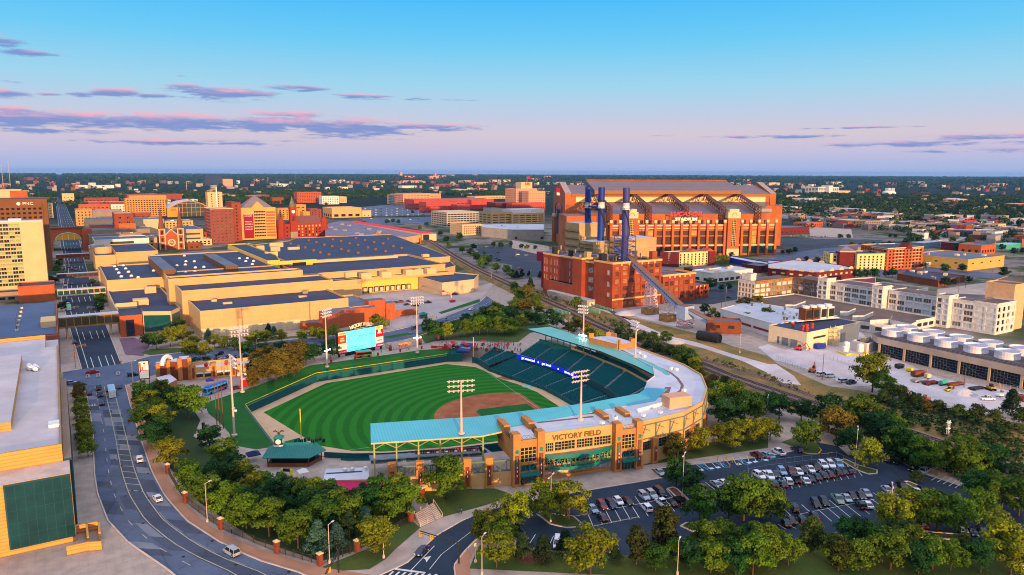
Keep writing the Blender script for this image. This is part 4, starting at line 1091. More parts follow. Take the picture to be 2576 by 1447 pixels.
area('works_road','a2 1900 1100 2250 1160 2240 1280 1640 1310 1860 1230 2020 1180',asphalt,.012)
area('stadium_lot','a2 0 780 390 870 400 1040 150 1080 0 1000',asphalt,.01);area('stadium_lot','a1 2200 770 2555 740 2555 950 2340 900 2230 850',asphalt,.01)
area('far_lot','a1 1060 370 1400 340 1800 400 1780 450 1180 460 1060 430',road_con,.01);area('far_lot','a1 1030 480 1780 470 1780 520 1200 560',road_con,.012)
area('east_lot','a3 110 680 700 690 1150 700 1000 760 250 830 110 770',asphalt,.01);area('far_lot','a3 410 570 830 590 850 680 420 660',concrete,.012)
area('far_lot','a3 1560 650 1990 620 1990 680 1700 760 1560 700',concrete,.012);area('far_street','a3 110 850 560 780 1000 760 1000 800 600 850 0 930',road_con,.014)
area('far_street','a3 1080 1000 1700 940 2000 1000 2555 1080 2555 1120 2000 1060 1500 1000 1100 1060',road_con,.014);area('far_lot','a3 1690 1190 2200 1120 2555 1200 2555 1260 1690 1230',concrete,.014)
area('field_patch','a3 1540 800 1880 830 1870 860 1540 840',grass,.014)
area('stadium_road','a2 0 700 370 760 380 870 0 780',concrete,.014)
hz=bpy.data.materials.new('haze');hz.use_nodes=True;n_=NT(hz.node_tree);n_.n.remove(n_.n['Principled BSDF']);v_=n_.new('ShaderNodeVolumePrincipled');n_.put(v_.inputs['Color'],lin(120,185,255));v_.inputs['Density'].default_value=2.6e-5;v_.inputs['Anisotropy'].default_value=.2;n_.l.new(v_.outputs[0],n_.n['Material Output'].inputs['Volume'])
mb=MB();mb.box(-23500,23500,-23500,23500,-7,140);tag(mb.build('haze',hz),'thin blue evening haze lying over the city and plain','haze',kind='stuff')
# building helpers
cream=pm('cream_panel',lin(214,178,132),.9,.06,.1,fine=.05,fscale=.6)
beige=pm('beige_wall',lin(206,164,112),.9,.06,.08,fine=.05,fscale=.6,wave=('Z',3.2,.05))
beige2=pm('pale_beige_wall',lin(204,176,140),.9,.08,.06,wave=('Z',2.6,.06))
taupe=pm('taupe_wall',lin(150,128,110),.9,.1,.1)
orange_b=pm('orange_brick',lin(176,88,48),.9,.12,.2,fine=.12,fscale=1)
brown_b=pm('brown_brick',lin(124,66,40),.9,.12,.2,fine=.12,fscale=1)
maroon_b=pm('maroon_brick',lin(104,36,32),.9,.12,.2,fine=.12,fscale=1)
stad_b=pm('stadium_brick',lin(172,94,50),.9,.2,.05,fine=.1,fscale=.7)
lime=pm('limestone',lin(214,188,148),.9,.08,.2)
greyc=pm('grey_concrete',lin(160,150,142),.9,.12,.15)
membr=pm('dark_roof_membrane',lin(52,64,92),.75,.14,.05,fine=.12,fscale=.5,col2=lin(40,50,76),crack=(.03,.1),wave=('Y',5.5,-.16,.05))
membr2=pm('grey_roof_membrane',lin(100,106,124),.8,.14,.05,fine=.1,fscale=.5)
whiteroof=pm('pale_roof',lin(188,190,198),.8,.1,.06,fine=.06)
white_w=pm('white_wall',lin(214,208,200),.85,.08,.15,fine=.06)
oldwhite=pm('weathered_white_paint',lin(222,220,218),.9,.12,.5,col2=lin(194,186,178),fine=.08,fscale=.6)
rust=pm('rust_streaked_concrete',lin(180,130,66),.9,.25,.4,col2=lin(120,92,70),fine=.2)
yellow_w=pm('yellow_wall',lin(220,190,90),.9,.06,.2)
dglass=[glass,pm('window_glass_brown',(.03,.02,.012),.08,.1,.3,spec=.8)]
def rect(x0,x1,y0,y1):return[(x0,y0),(x1,y0),(x1,y1),(x0,y1)]
def bldg(name,label,cat,poly,z,wall,roof=None,rows=0,pitch=4.,ww=2.,wh=1.7,z0=0.,first=2.2,gm=None,fm=None,nx=2,ny=1,para=.7,group=None,faces=None,margin=1.5,parent=None,dep=.3,minpx=1.2,hvac=0,band=None,skiprow=()):
 n=len(poly)
 if sum(poly[i][0]*poly[(i+1)%n][1]-poly[(i+1)%n][0]*poly[i][1]for i in range(n))<0:poly=poly[::-1]
 c=np.mean(poly,axis=0)
 t=parent or thing(name,label,cat,(c[0],c[1],0),group=group)
 roof=roof or membr;mb=MB();ops=[]
 fh=(z-first-.6-z0)/max(rows,1);ppm=PX(c[0],c[1],z/2)[2];ppm=F/ppm/2.5156
 for i in range(n):
  a,b=np.array(poly[i]),np.array(poly[(i+1)%n]);Ln=np.hypot(*(b-a));d=(b-a)/Ln;nn=np.array([d[1],-d[0]])
  vis=nn@(-(a+b)/2)>0
  if rows and vis and Ln>4 and(faces is None or i in faces):
   k=max(1,int((Ln-2*margin)/pitch));w_=min(ww,pitch*.86)
   rr=[(z0+first+fh*j+.1,z0+first+fh*j+.1+min(wh,fh*.86))for j in range(rows)if j not in skiprow]
   ops+=facade(mb,a,b,z0,z,spread(Ln,k,w_,margin,Ln-margin),rr,0,dep)
  else:mb.quad((*a,z0),(*b,z0),(*b,z),(*a,z),0)
 mb.sheet(poly,1,z=z-.02)
 if para:
  q=[tuple(p)for p in poly]
  for i in range(n):
   a,b=q[i],q[(i+1)%n];mb.ob(a,b,.35,z-.1,z+para,2 if band else 0)
 mb.build('wall' if not parent else 'wing',[wall,roof]+([band]if band else[]),t)
 rnd=random.Random(int(abs(c[0]*7+c[1]*13)))
 if hvac:
  for k in range(hvac):
   i=rnd.randrange(n);p=c+(np.array(poly[i])-c)*rnd.uniform(.1,.75)
   h=MB();s_=rnd.uniform(1.2,3.2);h.rbox(p,s_*1.5,s_,z,z+rnd.uniform(1,2.2),rnd.choice([0,0,.3]));h.build('roof_unit',rnd.choice([white_w,greyc,cream]),t)
 if ops:
  lim=100 if ppm*ww>minpx else 0
  windows(t,ops,fm or steel_dark,gm or dglass,nx,ny,.12,limit=lim)
 return t
def blk(tile,xl,xr,ytop,ybase,depth,rot=0.):
 p=np.array(Q(tile,xl,ybase));ur=T(tile,xr,ybase)[0]
 lo,hi=0.,400.
 for _ in range(50):
  m=(lo+hi)/2;q=p+m*np.array([cos(rot),sin(rot)])
  if PX(q[0],q[1],0)[0]<ur:lo=m
  else:hi=m
 d=np.array([cos(rot),sin(rot)]);e=np.array([-d[1],d[0]])
 z=ZT(p[0],p[1],T(tile,xl,ytop)[1])
 return[tuple(p),tuple(p+d*lo),tuple(p+d*lo+e*depth),tuple(p+e*depth)],z
 # convention halls
cc=thing('convention_center','sprawling tan convention centre with stepped flat dark roofs beside the ballpark','convention centre',(110,520,0))
def hall(x0,x1,y0,y1,z,wall=beige,roof=membr,para=.9,z0=0,name='hall'):
 mb=MB();mb.prism(rect(x0,x1,y0,y1),z0,z,0,1,bottom=False)
 w=.5
 mb.box(x0,x1,y0,y0+w,z,z+para,0);mb.box(x0,x0+w,y0+w,y1,z,z+para,2);mb.box(x1-w,x1,y0+w,y1,z,z+para,0);mb.box(x0+w,x1-w,y1-w,y1,z,z+para,0)
 return mb.build(name,[wall,roof,beige2],cc)
hall(63.2,148,428,470.4,14.9)
mb=MB();mb.box(63.3,118,427.86,427.95,0,5.6);mb.build('panel_band',pm('pale_panel_joints',lin(206,188,156),.9,.1,.3,wave=('X',3.4,.1)),cc)
for k in range(1,15):mb=MB();mb.box(63.2+5.6*k-.12,63.2+5.6*k+.12,427.8,427.98,5.6,14.9);mb.build('wall_joint',beige2,cc)
hall(60,152.5,470.5,499.4,20.6,beige);hall(56.5,141,499.5,512.5,24.4,beige)
hall(62.2,141.2,512.6,580,19.0);hall(65,141.2,580.1,708,18.6)
hall(26.2,62.1,577,671,15.9);hall(62.2,65,580.1,671,16.4)
hall(26.2,60,476,576.9,8.8,beige2)
hall(148.1,166,425.5,470,9.6,beige,membr2)
ribm=pm('ribbed_bronze_wall',lin(120,84,48),.8,.1,.2,wave=('X',1.2,.4))
mb=MB()
for x0,x1,y0,y1 in((61.5,70,571,664),(104,113,571,668)):mb.prism(rect(x0,x1,y0,y1),15.5,22.4,0,1)
mb.build('roof_spine',[ribm,membr2],cc)
rs=random.Random(11)
skl=white_m
for x,y in((1145,960),(1165,990),(1187,1024),(1232,950),(1255,982),(1283,1015),(1312,1055),(1212,1062),(1380,1070),(1533,1003),(1766,952),(1856,910),(1850,943),(1940,910),(1950,972),(2035,966),(1855,1018),(1945,1012),(1840,853),(2390,880),(2453,908),(2468,878),(2530,906),(2518,938)):
 zz_=16 if x<1600 else 18.7
 mb=MB();p=Q('a0',x,y+8,zz_);mb.lathe(p,[(1.25,zz_),(1.25,zz_+.5),(.9,zz_+1.1),(.3,zz_+1.4)],8);mb.build('skylight_dome',skl,cc)
for tl,x,y,l,w,h,z in(('a0',1500,1225,7,6,4.2,8.8),('a0',1405,1345,8.5,7,3.8,8.8),('a0',2135,1310,3,3,1.1,14.9),('a0',2270,1335,5,2.2,.9,14.9),('a1',490,1232,3,3,1,14.9),('a1',465,1268,5,3,.9,14.9)):
 mb=MB();mb.rbox(Q(tl,x,y,z),l,w,z,z+h,0);mb.build('roof_unit',cream,cc)
mb=MB();mb.box(26.3,38,499,499.6,8.8,12.4);mb.box(26.3,27,476,499,8.8,10.6);mb.build('parapet_wall',beige2,cc)
def polyhall(s,z,wall=beige,roof=membr,z0=0,para=.8,pts=None,nm='hall'):
 p=pts or L(s,z);mb=MB();mb.prism(p,z0,z,0,1,bottom=False)
 for a,b in zip(p,p[1:]+p[:1]):mb.ob(a,b,.5,z,z+para,0)
 return mb.build(nm,[wall,roof],cc)
polyhall('',16.,pts=[(153,540.5),(272,543),(272,620),(153,620)])
polyhall('',17.2,pts=[(141.3,620.1),(163,620.1),(272,620.1),(272.1,583),(297,583),(343,829),(231,838),(214,806),(141.3,760)],para=.5)
polyhall('',12.6,pts=[(272.2,543),(286,552),(297,582.8),(272.2,582.8)])
polyhall('',20.6,yellow_w,membr,pts=[(141.4,600),(151,600),(158,640),(158,757),(141.4,757)],para=.8)
mb=MB();mb.box(158,178,600,640,14,19.6,0,1);mb.box(150,181,599,602,17.2,20.2,0);mb.build('hall',[yellow_w,membr],cc)
mb=MB();mb.box(161,172,598.6,598.9,14.2,18.6);mb.build('glazed_wall',glass,cc)
mb=MB();mb.box(176,254,600,601.5,17.2,19.4);mb.build('roof_screen',cream,cc)
terr=pm('terracotta_vent',lin(122,86,72),.8,.1)
for x,y in((345,738),(420,762),(490,778),(573,808),(640,828),(725,848),(600,725),(680,750),(757,765),(847,795),(920,812),(1015,832),(847,712),(932,737),(1015,752),(1113,778),(1190,797),(1290,816),(1085,702),(1175,725),(1265,738),(1367,765),(1450,783),(995,683),(765,697),(525,706),(1315,690)):
 mb=MB();p=Q('a1',x,y+4,17.2);mb.rbox(p,2.4,2.4,17.2,18.7,0);mb.rbox(p,2.8,2.8,18.7,19.,0);mb.build('roof_vent',terr,cc)
for x,y,l in((200,735,22),(190,775,14),(375,792,18),(1690,865,10),(40,765,12),(150,828,18)):
 mb=MB();p=Q('a1',x,y,17.3 if x>300 else 20.7);mb.rbox(p,l*.6,4,17.2,19.5 if x>300 else 21.6,0);mb.build('roof_unit',cream,cc)
dock=[(166,536),(240,525.5)]
hall(168,241,530,540.4,11.4,yellow_w,membr,.9)
mb=MB();mb.box(160,192.5,524.5,540,0,12.2,0,1);mb.build('hall',[beige,membr],cc)
mb=MB();mb.box(192.5,272,527.5,530,9.8,12.0,0);mb.build('dock_canopy',beige,cc)
a_,b_=Q('a1',1115,1240),Q('a1',1550,1212)
for i in range(9):
 x=196.5+4.55*i;mb=MB();mb.box(x-1.9,x+1.9,529.2,529.9,.6,4.8,0);mb.box(x-1.25,x+1.25,529.1,529.15,.9,4.1,1);mb.build('dock_door',[black_m,lime],cc)
for x,y,l in((1090,1085,8),(1290,1070,8),(1530,1050,8),(1610,1045,8),(1740,1035,8),(940,1075,9)):
 mb=MB();p=Q('a1',x,y,11.6);mb.rbox(p,l,5.5,11.4,16.,0);mb.build('air_handler',cream,cc)
polyhall('',9.4,beige2,membr,pts=[(241.5,522),(242,488.5),(272,493),(288,515),(273,545),(252,552),(241.5,543)])
mb=MB();mb.prism(L('b1 640 160 830 95 935 82 1180 35 1190 110 880 130 720 200',8),0,10.2,0,1);mb.build('brick_annex',[orange_b,membr2],cc)
mb=MB();mb.prism(rect(160,171,425.3,433),0,13.2,0,1);mb.prism(rect(171,178,426,433),0,10.5,0,1);mb.prism(rect(178,196,432,433),0,4,0);mb.prism([(137,416.2),(160,424.6),(160,425.2),(137,427.9)],0,8.6,0,1)
mb.prism([(118,422),(137,415.8),(137,427.9),(118,427.9)],0,4.4,0,1)
mb.build('brick_tower',[orange_b,membr2],cc)
mb=MB();mb.prism([(37.2,455.8),(51.1,449),(57,460),(50,470),(38,470)],0,13.6,0,1);mb.build('lobby',[cream,membr],cc)
mb=MB();mb.ob((37.6,455.2),(50.6,448.9),.3,2.,11.4);mb.ob((51.6,449.6),(56.8,459.4),.3,2.,11.4);mb.build('curtain_wall',glass_t,cc)
mb=MB();mb.prism(rect(25.6,36.8,456,476),0,12,0,1);mb.build('entrance_block',[orange_b,membr],cc)
mb=MB();mb.box(28.5,32.5,455.6,455.95,.3,9.5);mb.build('entrance_glass',glass,cc)
bldg('','','',[(12+14,671.2),(48,671.2),(48,700),(40,712),(26,700)],12,cream,membr,rows=1,pitch=3,ww=2.4,wh=8,first=1.5,parent=cc)
bldg('','','',rect(44,79,762,850),17.4,beige,membr,parent=cc);bldg('','','',rect(27,43.8,764,812),15.2,beige,membr,parent=cc)
mb=MB();mb.lathe((35.5,792),[(7.4,15.2),(7.4,20.4),(6.8,20.4),(6.6,19)],20);mb.build('drum',beige,cc)
# left side: podium with louvres, garage, hotel, tower
louv=pm('orange_louvre_wall',lin(210,150,78),.8,.08,.2,wave=('Z',.9,.3))
pod=thing('hotel_podium','large hotel podium with louvred ochre walls and a dark green glass front by the avenue','hotel podium',(-30,260,0))
mb=MB();mb.prism(rect(-70,-3.5,213.8,342),0,22,0,1,bottom=False);mb.box(-70,-3.5,213.8,214.3,22,22.6,0);mb.box(-4,-3.5,214.3,342,22,22.5,2)
mb.prism(rect(-70,-15,234.5,322),22,24.4,0,1,bottom=False);mb.box(-70,-8,342.05,362,14,21.9,0,1);mb.box(-8,-3.5,342.1,366,0,20,2,1);mb.box(-70,-8,361,361.6,22,23.4,0)
mb.build('wall',[louv,pm('podium_roof',lin(190,182,184),.85,.12,.06,fine=.08,fscale=.4),taupe],pod)
gp=MB();gp.prism(rect(-70,-2.1,203.9,213.7),0,18,1,2,bottom=False);gp.build('front_block',[louv,louv,pm('podium_ledge',lin(196,176,164),.85,.14,.3)],pod)
gm_=pm('dark_green_glass',(.006,.045,.052),.08,.25,.2,spec=.6)
mb=MB()
for i in range(7):
 for j in range(5):
  x0=-15.6+1.92*i;mb.quad((x0+.05,203.6,1.6+3.2*j),(x0+1.87,203.6,1.6+3.2*j),(x0+1.87,203.6,4.72+3.2*j),(x0+.05,203.6,4.72+3.2*j))
mb.build('glass_front',gm_,pod)
mb=MB();mb.box(-15.9,-2.2,203.62,203.88,1.4,17.9);mb.build('glazing_frame',tealdk,pod)
mb=MB();mb.box(-3.4,-1.6,214,300,0,18.5,0,1);mb.build('side_glass_bay',[tealdk,taupe],pod)
mb=MB()
for x,y in((300,700),(310,690),(355,710),(370,695)):
 p=Q('b0',x,y,22.3);mb.tube((*p,22.9),(p[0]-.6,p[1]+4,22.9),.8,8)
mb.rbox(Q('b0',540,1250,22),2.6,4.2,22,22.8,0);mb.build('roof_ducts',white_m,pod)
mb=MB();q=L('c0 670 1210 890 1160 1020 1165 1020 1200 890 1180',0)
lo=thing('louvred_wall','low ochre louvred retaining walls beside the glass fronted podium','wall',Q('c0',880,1100));mb=MB()
for s in('c0 670 1245 895 1195','c0 895 1200 1020 1190','c0 765 1030 1000 985','c0 990 980 1000 1100','c0 870 1010 885 1150'):
 a,b=L(s);mb.ob(a,b,.5,0,2.2,0)
mb.build('walls',louv,lo)
gar=thing('parking_garage','flat topped parking garage with blue grey deck in front of the cream hotel','garage',(-30,460,0))
deck=pm('blue_grey_deck',lin(70,92,124),.7,.16,.05,wave=('Y',5.4,.1),fine=.06)
mb=MB();mb.prism(rect(-80,-3.8,407,515),0,14,0,1,bottom=False);mb.box(-4.3,-3.8,407,515,14,15,0);mb.box(-80,-4.3,407,407.5,14,15,0);mb.box(-18,-3.9,404.5,407,0,14.6,0)
mb.build('building',[pm('garage_brick',lin(150,84,60),.9,.12,.2,wave=('Z',1.6,.1)),deck],gar)
mb=MB();mb.box(-11,-4.5,430,446,14,17,0);mb.build('stair_hut',cream,gar)
lampg=MB()
for i in range(6):
 t=thing('deck_lamp',['nearest','second nearest','third nearest','fourth nearest','fifth nearest','farthest'][i]+' of the six thin lamps on the blue parking deck','lamp',(-21-i*.05,428+14*i,14),group='lamps on the parking deck')
 m_=MB();m_.tube((-21,428+14*i,14),(-21,428+14*i,20.5),.1,5);m_.build('pole',steel_dark,t);m_=MB();m_.rbox((-21,428+14*i),1.4,1.,14,15.,0);m_.build('base',lime,t)
hl=thing('cream_hotel','cream hotel tower with a grid of windows left of the canyon street','hotel',(-35,650,0))
mb=MB();ops=facade(mb,(-62,637),(-8.9,637),0,55.5,spread(53.1,11,3.2,1,39),levels(9.4,2.86,16,2.1),0,.35);mb.quad((-8.9,637,0),(-8.9,665,0),(-8.9,665,55.5),(-8.9,637,55.5),0)
mb.sheet(rect(-62,-8.9,637,665),1,z=55.4);mb.ob((-62,637.2),(-8.9,637.2),.5,55.4,56.3,1);mb.box(-30,-22,645,652,55.4,57.5,1);mb.build('wall',[cream,whiteroof],hl)
windows(hl,ops,pm('hotel_frame',lin(150,140,96),.7,.05),[glass_t,glass,pm('curtained_glass',lin(150,160,110),.2,.2,.6)],2,1,.25)
bldg('brick_annex_building','low orange brick block with a lit doorway at the foot of the cream hotel','building',rect(-27,-5.2,614,636.5),11,orange_b,membr)
bldg('beige_podium','narrow beige base storey under the cream hotel beside the orange brick block','building',rect(-75,-27.3,622,636.5),6.5,taupe,membr,rows=1,pitch=5,ww=4,wh=2,first=1.5)
pnc=bldg('brown_office_tower','dark brown brick office tower rising behind the cream hotel','office tower',rect(-62,-6.2,800,850),66,pm('dark_brown_brick',lin(120,76,42),.9,.1,.1),membr)
mb=MB();a=(-62+16,799.6);ops=facade(mb,(-47,799.1),(-10,799.1),18,62.5,spread(37,9,2.3),levels(21,4.0,10,1.9),0,.5);mb.build('window_wall',pm('dark_brown_brick',(0,0,0)),pnc);windows(pnc,ops,steel_dark,[glass],1,1,.1)
text('PNC',3.4,white_m,pnc,(-21,798.6,64.2-1.6),0,'lettering',.1,width=8)
mb=MB();mb.tube((-28.2,798.9,62.6),(-28.2,798.5,62.6),1.5,14);mb.build('round_mark',white_m,pnc)
bldg('orange_plant_room','bright orange brick rooftop block behind the brown office tower','building',[(-36,852),(-22,852),(-22,870),(-36,870)],72,orange_b,membr)
p_,z_=blk('a0',-200,245,205,560,40);bldg('tan_rooftop_building','long tan building showing over the top of the brown tower','building',p_,z_,cream,membr2,rows=4,pitch=6,ww=4)
def skybridge(lab,y,z0,z1,d,fm,gm,x0=-3.6,x1=25.8,n=8,col=None):
 t=thing('skybridge',lab,'skybridge',(11,y,z0),group='covered bridges over the east street')
 mb=MB();mb.box(x0,x1,y,y+d,z0,z0+.9,0);mb.box(x0,x1,y,y+d,z1-.7,z1,0,1);mb.box(x0,x1,y+d-.3,y+d,z0+.9,z1-.7,2)
 for i in range(n+1):x=x0+(x1-x0)*i/n;mb.box(max(x-.2,x0),min(x+.2,x1),y,y+.3,z0+.9,z1-.7,0)
 mb.build('deck',[fm,whiteroof,gm],t);mb=MB();mb.box(x0,x1,y+.1,y+.18,z0+.9,z1-.7);mb.build('glazing',gm,t)
 if col:mb=MB();[mb.tube((x,y+2,0),(x,y+2,z0),.6,8)for x in col];mb.build('column',cream,t)
skybridge('nearest skybridge, olive framed glass, beside the convention lobby',465,6.3,12.4,7,pm('olive_frame',lin(150,120,60),.7),pm('amber_glass',(.08,.055,.02),.1,.1,spec=.7),col=(21.4,0))
skybridge('cream skybridge with open square bays in front of the cream hotel',588,6.3,10.7,6,cream,glass_b)
skybridge('pale blue glass roofed skybridge between hotel and halls',693,5.5,9.2,6,brown_b,glass_b)
skybridge('far low orange brick skybridge below the brick archway',860,5.,9.,7,orange_b,brown_b)
arch=thing('arched_brick_building','orange brick building bridging the street with a big lit half-round window','building',(10,1000,0))
mb=MB();mb.box(-12,26,1000,1030,12,25.5,0,1);mb.box(-12,26,999,1001,25.5,27,1);mb.box(-12,-5.5,1000,1030,0,12,0);mb.box(24,34,985,1030,0,25,0,1);mb.build('wall',[orange_b,brown_b],arch)
mb=MB();c_=(10,999.4);an=np.linspace(0,pi,17);pts=[(c_[0]+12.5*cos(t),c_[1],12.4+7.8*sin(t))for t in an];mb.add(pts[::-1],(tuple(range(17)),));mb.build('half_round_window',pm('warm_lit_glass',lin(90,70,20),.3,.5,.25,emit=lin(190,140,30),es=.35),arch)
mb=MB()
for t0,t1 in zip(an,an[1:]):mb.tube((c_[0]+13*cos(t0),999.3,12.2+8.2*sin(t0)),(c_[0]+13*cos(t1),999.3,12.2+8.2*sin(t1)),.7,4)
for x in(-2,4,10,16,22):mb.box(x-.3,x+.3,999.1,999.3,12,12+8*math.sqrt(max(0,1-((x-10)/12.6)**2)))
mb.build('arch_surround',lime,arch)
# downtown blocks beyond
def far(name,label,cat,args,wall,roof=None,rows=0,pitch=5.,ww=2.4,wh=1.8,**k):
 p,z=blk(*args);return bldg(name,label,cat,p,z,wall,roof,rows,pitch,ww,wh,**k)
gold=pm('golden_brick',lin(208,140,60),.9,.08,.1)
brickd=pm('old_red_brick',lin(140,66,44),.9,.12,.15)
far('gold_hotel','wide golden brick building above the red hall beside the arched arena','building',('a0',1265,1660,290,470,40),gold,membr2,8,5,2.8,2.2)
far('gold_penthouse','low golden parapet block behind the wide golden brick building','building',('a0',1300,1670,262,440,20),gold,membr2)
far('ornate_gold_building','ornate golden building with carved towers beside the canyon street','building',('a0',765,930,400,560,40),pm('ornate_stone',lin(200,140,80),.9,.2,.25),membr,5,5,2,2.4)
far('victorian_brick_block','dark brick block with pale arched top windows and cornice','building',('a0',1160,1350,440,700,40),brickd,lime,5,7,3.4,3.2,fm=lime)
far('pale_mall_block','pale stone windowless mall block with blue roof strip','building',('a0',865,1160,500,650,50),cream,membr2);far('pale_mall_block','long pale pink mall block behind the twin spired church','building',('a0',1355,1640,500,640,60),beige2,membr2)
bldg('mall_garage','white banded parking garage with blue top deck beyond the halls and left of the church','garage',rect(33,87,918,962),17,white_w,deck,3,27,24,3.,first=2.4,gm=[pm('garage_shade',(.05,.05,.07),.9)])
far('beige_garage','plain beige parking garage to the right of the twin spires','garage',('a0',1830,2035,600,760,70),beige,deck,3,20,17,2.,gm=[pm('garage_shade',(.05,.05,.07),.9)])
far('rooftop_long_block','long grey roofed block stretching left of the church towers','building',('a0',905,1500,610,720,50),taupe,membr2)
far('glass_roof_block','block with a long pale blue glass roof over the brick archway','building',('a0',935,1230,412,560,50),taupe,glass_b,2,8);far('brick_office','red brick office row behind the dark victorian block','building',('a0',1355,1515,440,560,40),brickd,membr2,3,6,3,2)
far('tan_checked_house','small tan building with a red chequered front below the victorian block','building',('a0',1195,1365,540,700,20),pm('chequered_brick',lin(170,100,50),.9,.2,.5),membr2,2,9,6,3)
omni=far('red_brick_hotel','tall old red brick hotel with pale stone base and cornice','hotel',('a0',2112,2345,392,735,42),pm('rose_brick',lin(134,70,60),.9,.1,.2),membr,10,5,1.8,2.2,band=lime,fm=lime);far('red_hotel_wing','right hand wing of the old red brick hotel behind','hotel',('a0',2330,2420,330,715,40),brickd,membr,11,5,1.8,2.0)
pyr,zp=blk('a1',0,120,385,700,30)
pt=thing('pyramid_roof_hotel','tan and red hotel tower with a grey pyramid roof and banner','hotel',(*np.mean(pyr,axis=0),0))
tanw=pm('gold_tan_wall',lin(214,160,90),.9,.06)
x0,y0=Q('a0',2410,700);x1=pyr[1][0];xr=blk('a1',0,210,385,695,30)[0][1][0];zt_=ZT(x0,y0,T('a1',0,385)[1])
bldg('','','',rect(x0,xr,y0,y0+34),zt_,tanw,membr,parent=pt)
for i in range(9):
 mb=MB();zz_=4+(zt_-7)*i/9;mb.box(x1+1,xr-1,y0-.4,y0-.1,zz_,zz_+(zt_-7)/9*.55);mb.build('red_band',orange_b,pt)
mb=MB();ops=facade(mb,(x0+18,y0-.3),(x1,y0-.3),0,zt_,spread(x1-x0-18,7,1.9),levels(4,(zt_-6)/9,9,2.2),0,.25);mb.build('window_wall',tanw,pt);windows(pt,ops,steel_dark,[glass],1,1,.1)
mb=MB();ap=((x0+xr)/2,y0+17,ZT((x0+xr)/2,y0+17,491));cs=[(x0+2,y0+2),(xr-2,y0+2),(xr-2,y0+32),(x0+2,y0+32)]
for i in range(4):mb.add([(*cs[i],zt_),(*cs[(i+1)%4],zt_),ap],((0,1,2),))
gx=(x0+xr)/2;mb.build('pyramid_roof',pm('grey_slate',lin(118,108,118),.7,.08),pt)
mb=MB();mb.add([(gx-9,y0-.6,zt_),(gx+9,y0-.6,zt_),(gx,y0-.6,zt_+9),(gx-9,y0+8,zt_),(gx+9,y0+8,zt_),(gx,y0+10,zt_+9)],((0,1,2),(1,4,5,2),(3,0,2,5)));mb.build('gable',tanw,pt)
mb=MB();mb.box(x0+4,x0+17,y0-.5,y0-.2,2,zt_-8);mb.build('banner',pm('crimson_banner',lin(140,22,46),.8,.1),pt)
for k,(s,zz_)in enumerate((('KICKOFF',.86),('CONCERT',.8),('FRIDAY,',.62),('SEPTEMBER 6',.54),('LUCAS OIL',.46),('STADIUM',.38))):text(s,2.2,white_m,pt,(x0+10.5,y0-.7,zt_*zz_-2),0,'banner_text',.05,width=10)
ar,za=blk('a0',1690,2090,330,470,90);arn=thing('arched_arena','arena with a broad arched glass front and pale barrel roof','arena',(*np.mean(ar,axis=0),0))
mb=MB();n_=18;xa,xb,ya=ar[0][0],ar[1][0],ar[0][1]
zz2=[9+(za+3-9)*sin(pi*(.09+.82*i/n_))**.8 for i in range(n_+1)]
X=[xa+(xb-xa)*i/n_ for i in range(n_+1)]
for i in range(n_):mb.quad((X[i],ya-1,zz2[i]-.4),(X[i+1],ya-1,zz2[i+1]-.4),(X[i+1],ya+90,zz2[i+1]),(X[i],ya+90,zz2[i]),0)
mb.build('barrel_roof',whiteroof,arn)
mb=MB()
for i in range(n_):mb.quad((X[i],ya,0),(X[i+1],ya,0),(X[i+1],ya,zz2[i+1]),(X[i],ya,zz2[i]),0)
mb.build('glass_gable',pm('arena_glass',(.05,.07,.06),.12,.2,.03,spec=.8),arn)
mb=MB()
for i in range(n_):mb.tube((X[i],ya-.5,zz2[i]),(X[i+1],ya-.5,zz2[i+1]),1.1,4)
for x in X[::2]:mb.box(x-.3,x+.3,ya-.4,ya-.1,0,zz2[X.index(x)])
for z in(9,18,27):mb.box(xa,xb,ya-.35,ya-.1,z-.3,z+.3)
mb.box(xa-4,xa+20,ya-4,ya-2,0,za-9,0);mb.build('gold_frame',gold,arn)
text('2024',5,brickd,arn,(xa+8,ya-4.4,za-14),0,'lettering',.1)
for lab,x0,x1,y0,y1,z,w_,r_ in(('tan low block right of the canyon street below the arch',27,42,880,912,12,'cream','membr2'),('grey roofed block behind the white banded garage',30,84,966,985,19,'taupe','membr2'),('dark brick store beside the old red brick hotel',140,164,1010,1040,14,'brickd','membr2'),('grey stone store left of the old red brick hotel',128,139.5,1020,1050,17,'greyc','membr2'),('pale store behind the rectory house',130,165,985,1005,7,'cream','whiteroof'),('long cream block behind the church nave',88.5,100,965,1010,13,'beige','membr2'),('brick warehouse row right of the far road',40,75,1200,1230,15,'orange_b','membr2'),('pale garage left of the far road',-45,-12,1180,1230,13,'cream','greyc'),('red loft building beyond the arch',36,70,1290,1320,14,'brickd','whiteroof'),('low pink block beyond the arch',80,120,1250,1290,10,'beige2','membr2'),('tan office right of the red loft building',130,180,1230,1265,16,'tan','membr2')):
 bldg('city_block',lab,'building',rect(x0,x1,y0,y1),z,globals()[w_],globals()[r_],max(2,int(z/4)),4.5,2.4,1.9,first=1.2,hvac=2)
ch=thing('twin_spire_church','red brick church with two tall brown spires and a rose window','church',(114,952,0))
cb_=pm('church_brick',lin(164,82,50),.9,.1,.3)
cx0,cx1,cy=101.,127.5,950.
mb=MB();mb.add([(cx0+6,cy,0),(cx1-6,cy,0),(cx1-6,cy,17),((cx0+cx1)/2,cy,24),(cx0+6,cy,17)],((0,1,2,3,4),));mb.prism(rect(cx0+3,cx1-3,cy+.1,cy+50),0,15,0);m_=(cx0+cx1)/2
mb.add([(cx0+2,cy+.2,15),(cx1-2,cy+.2,15),(m_,cy+.2,23.4),(cx0+2,cy+50,15),(cx1-2,cy+50,15),(m_,cy+50,23.4)],((0,2,5,3),(1,4,5,2)),1)
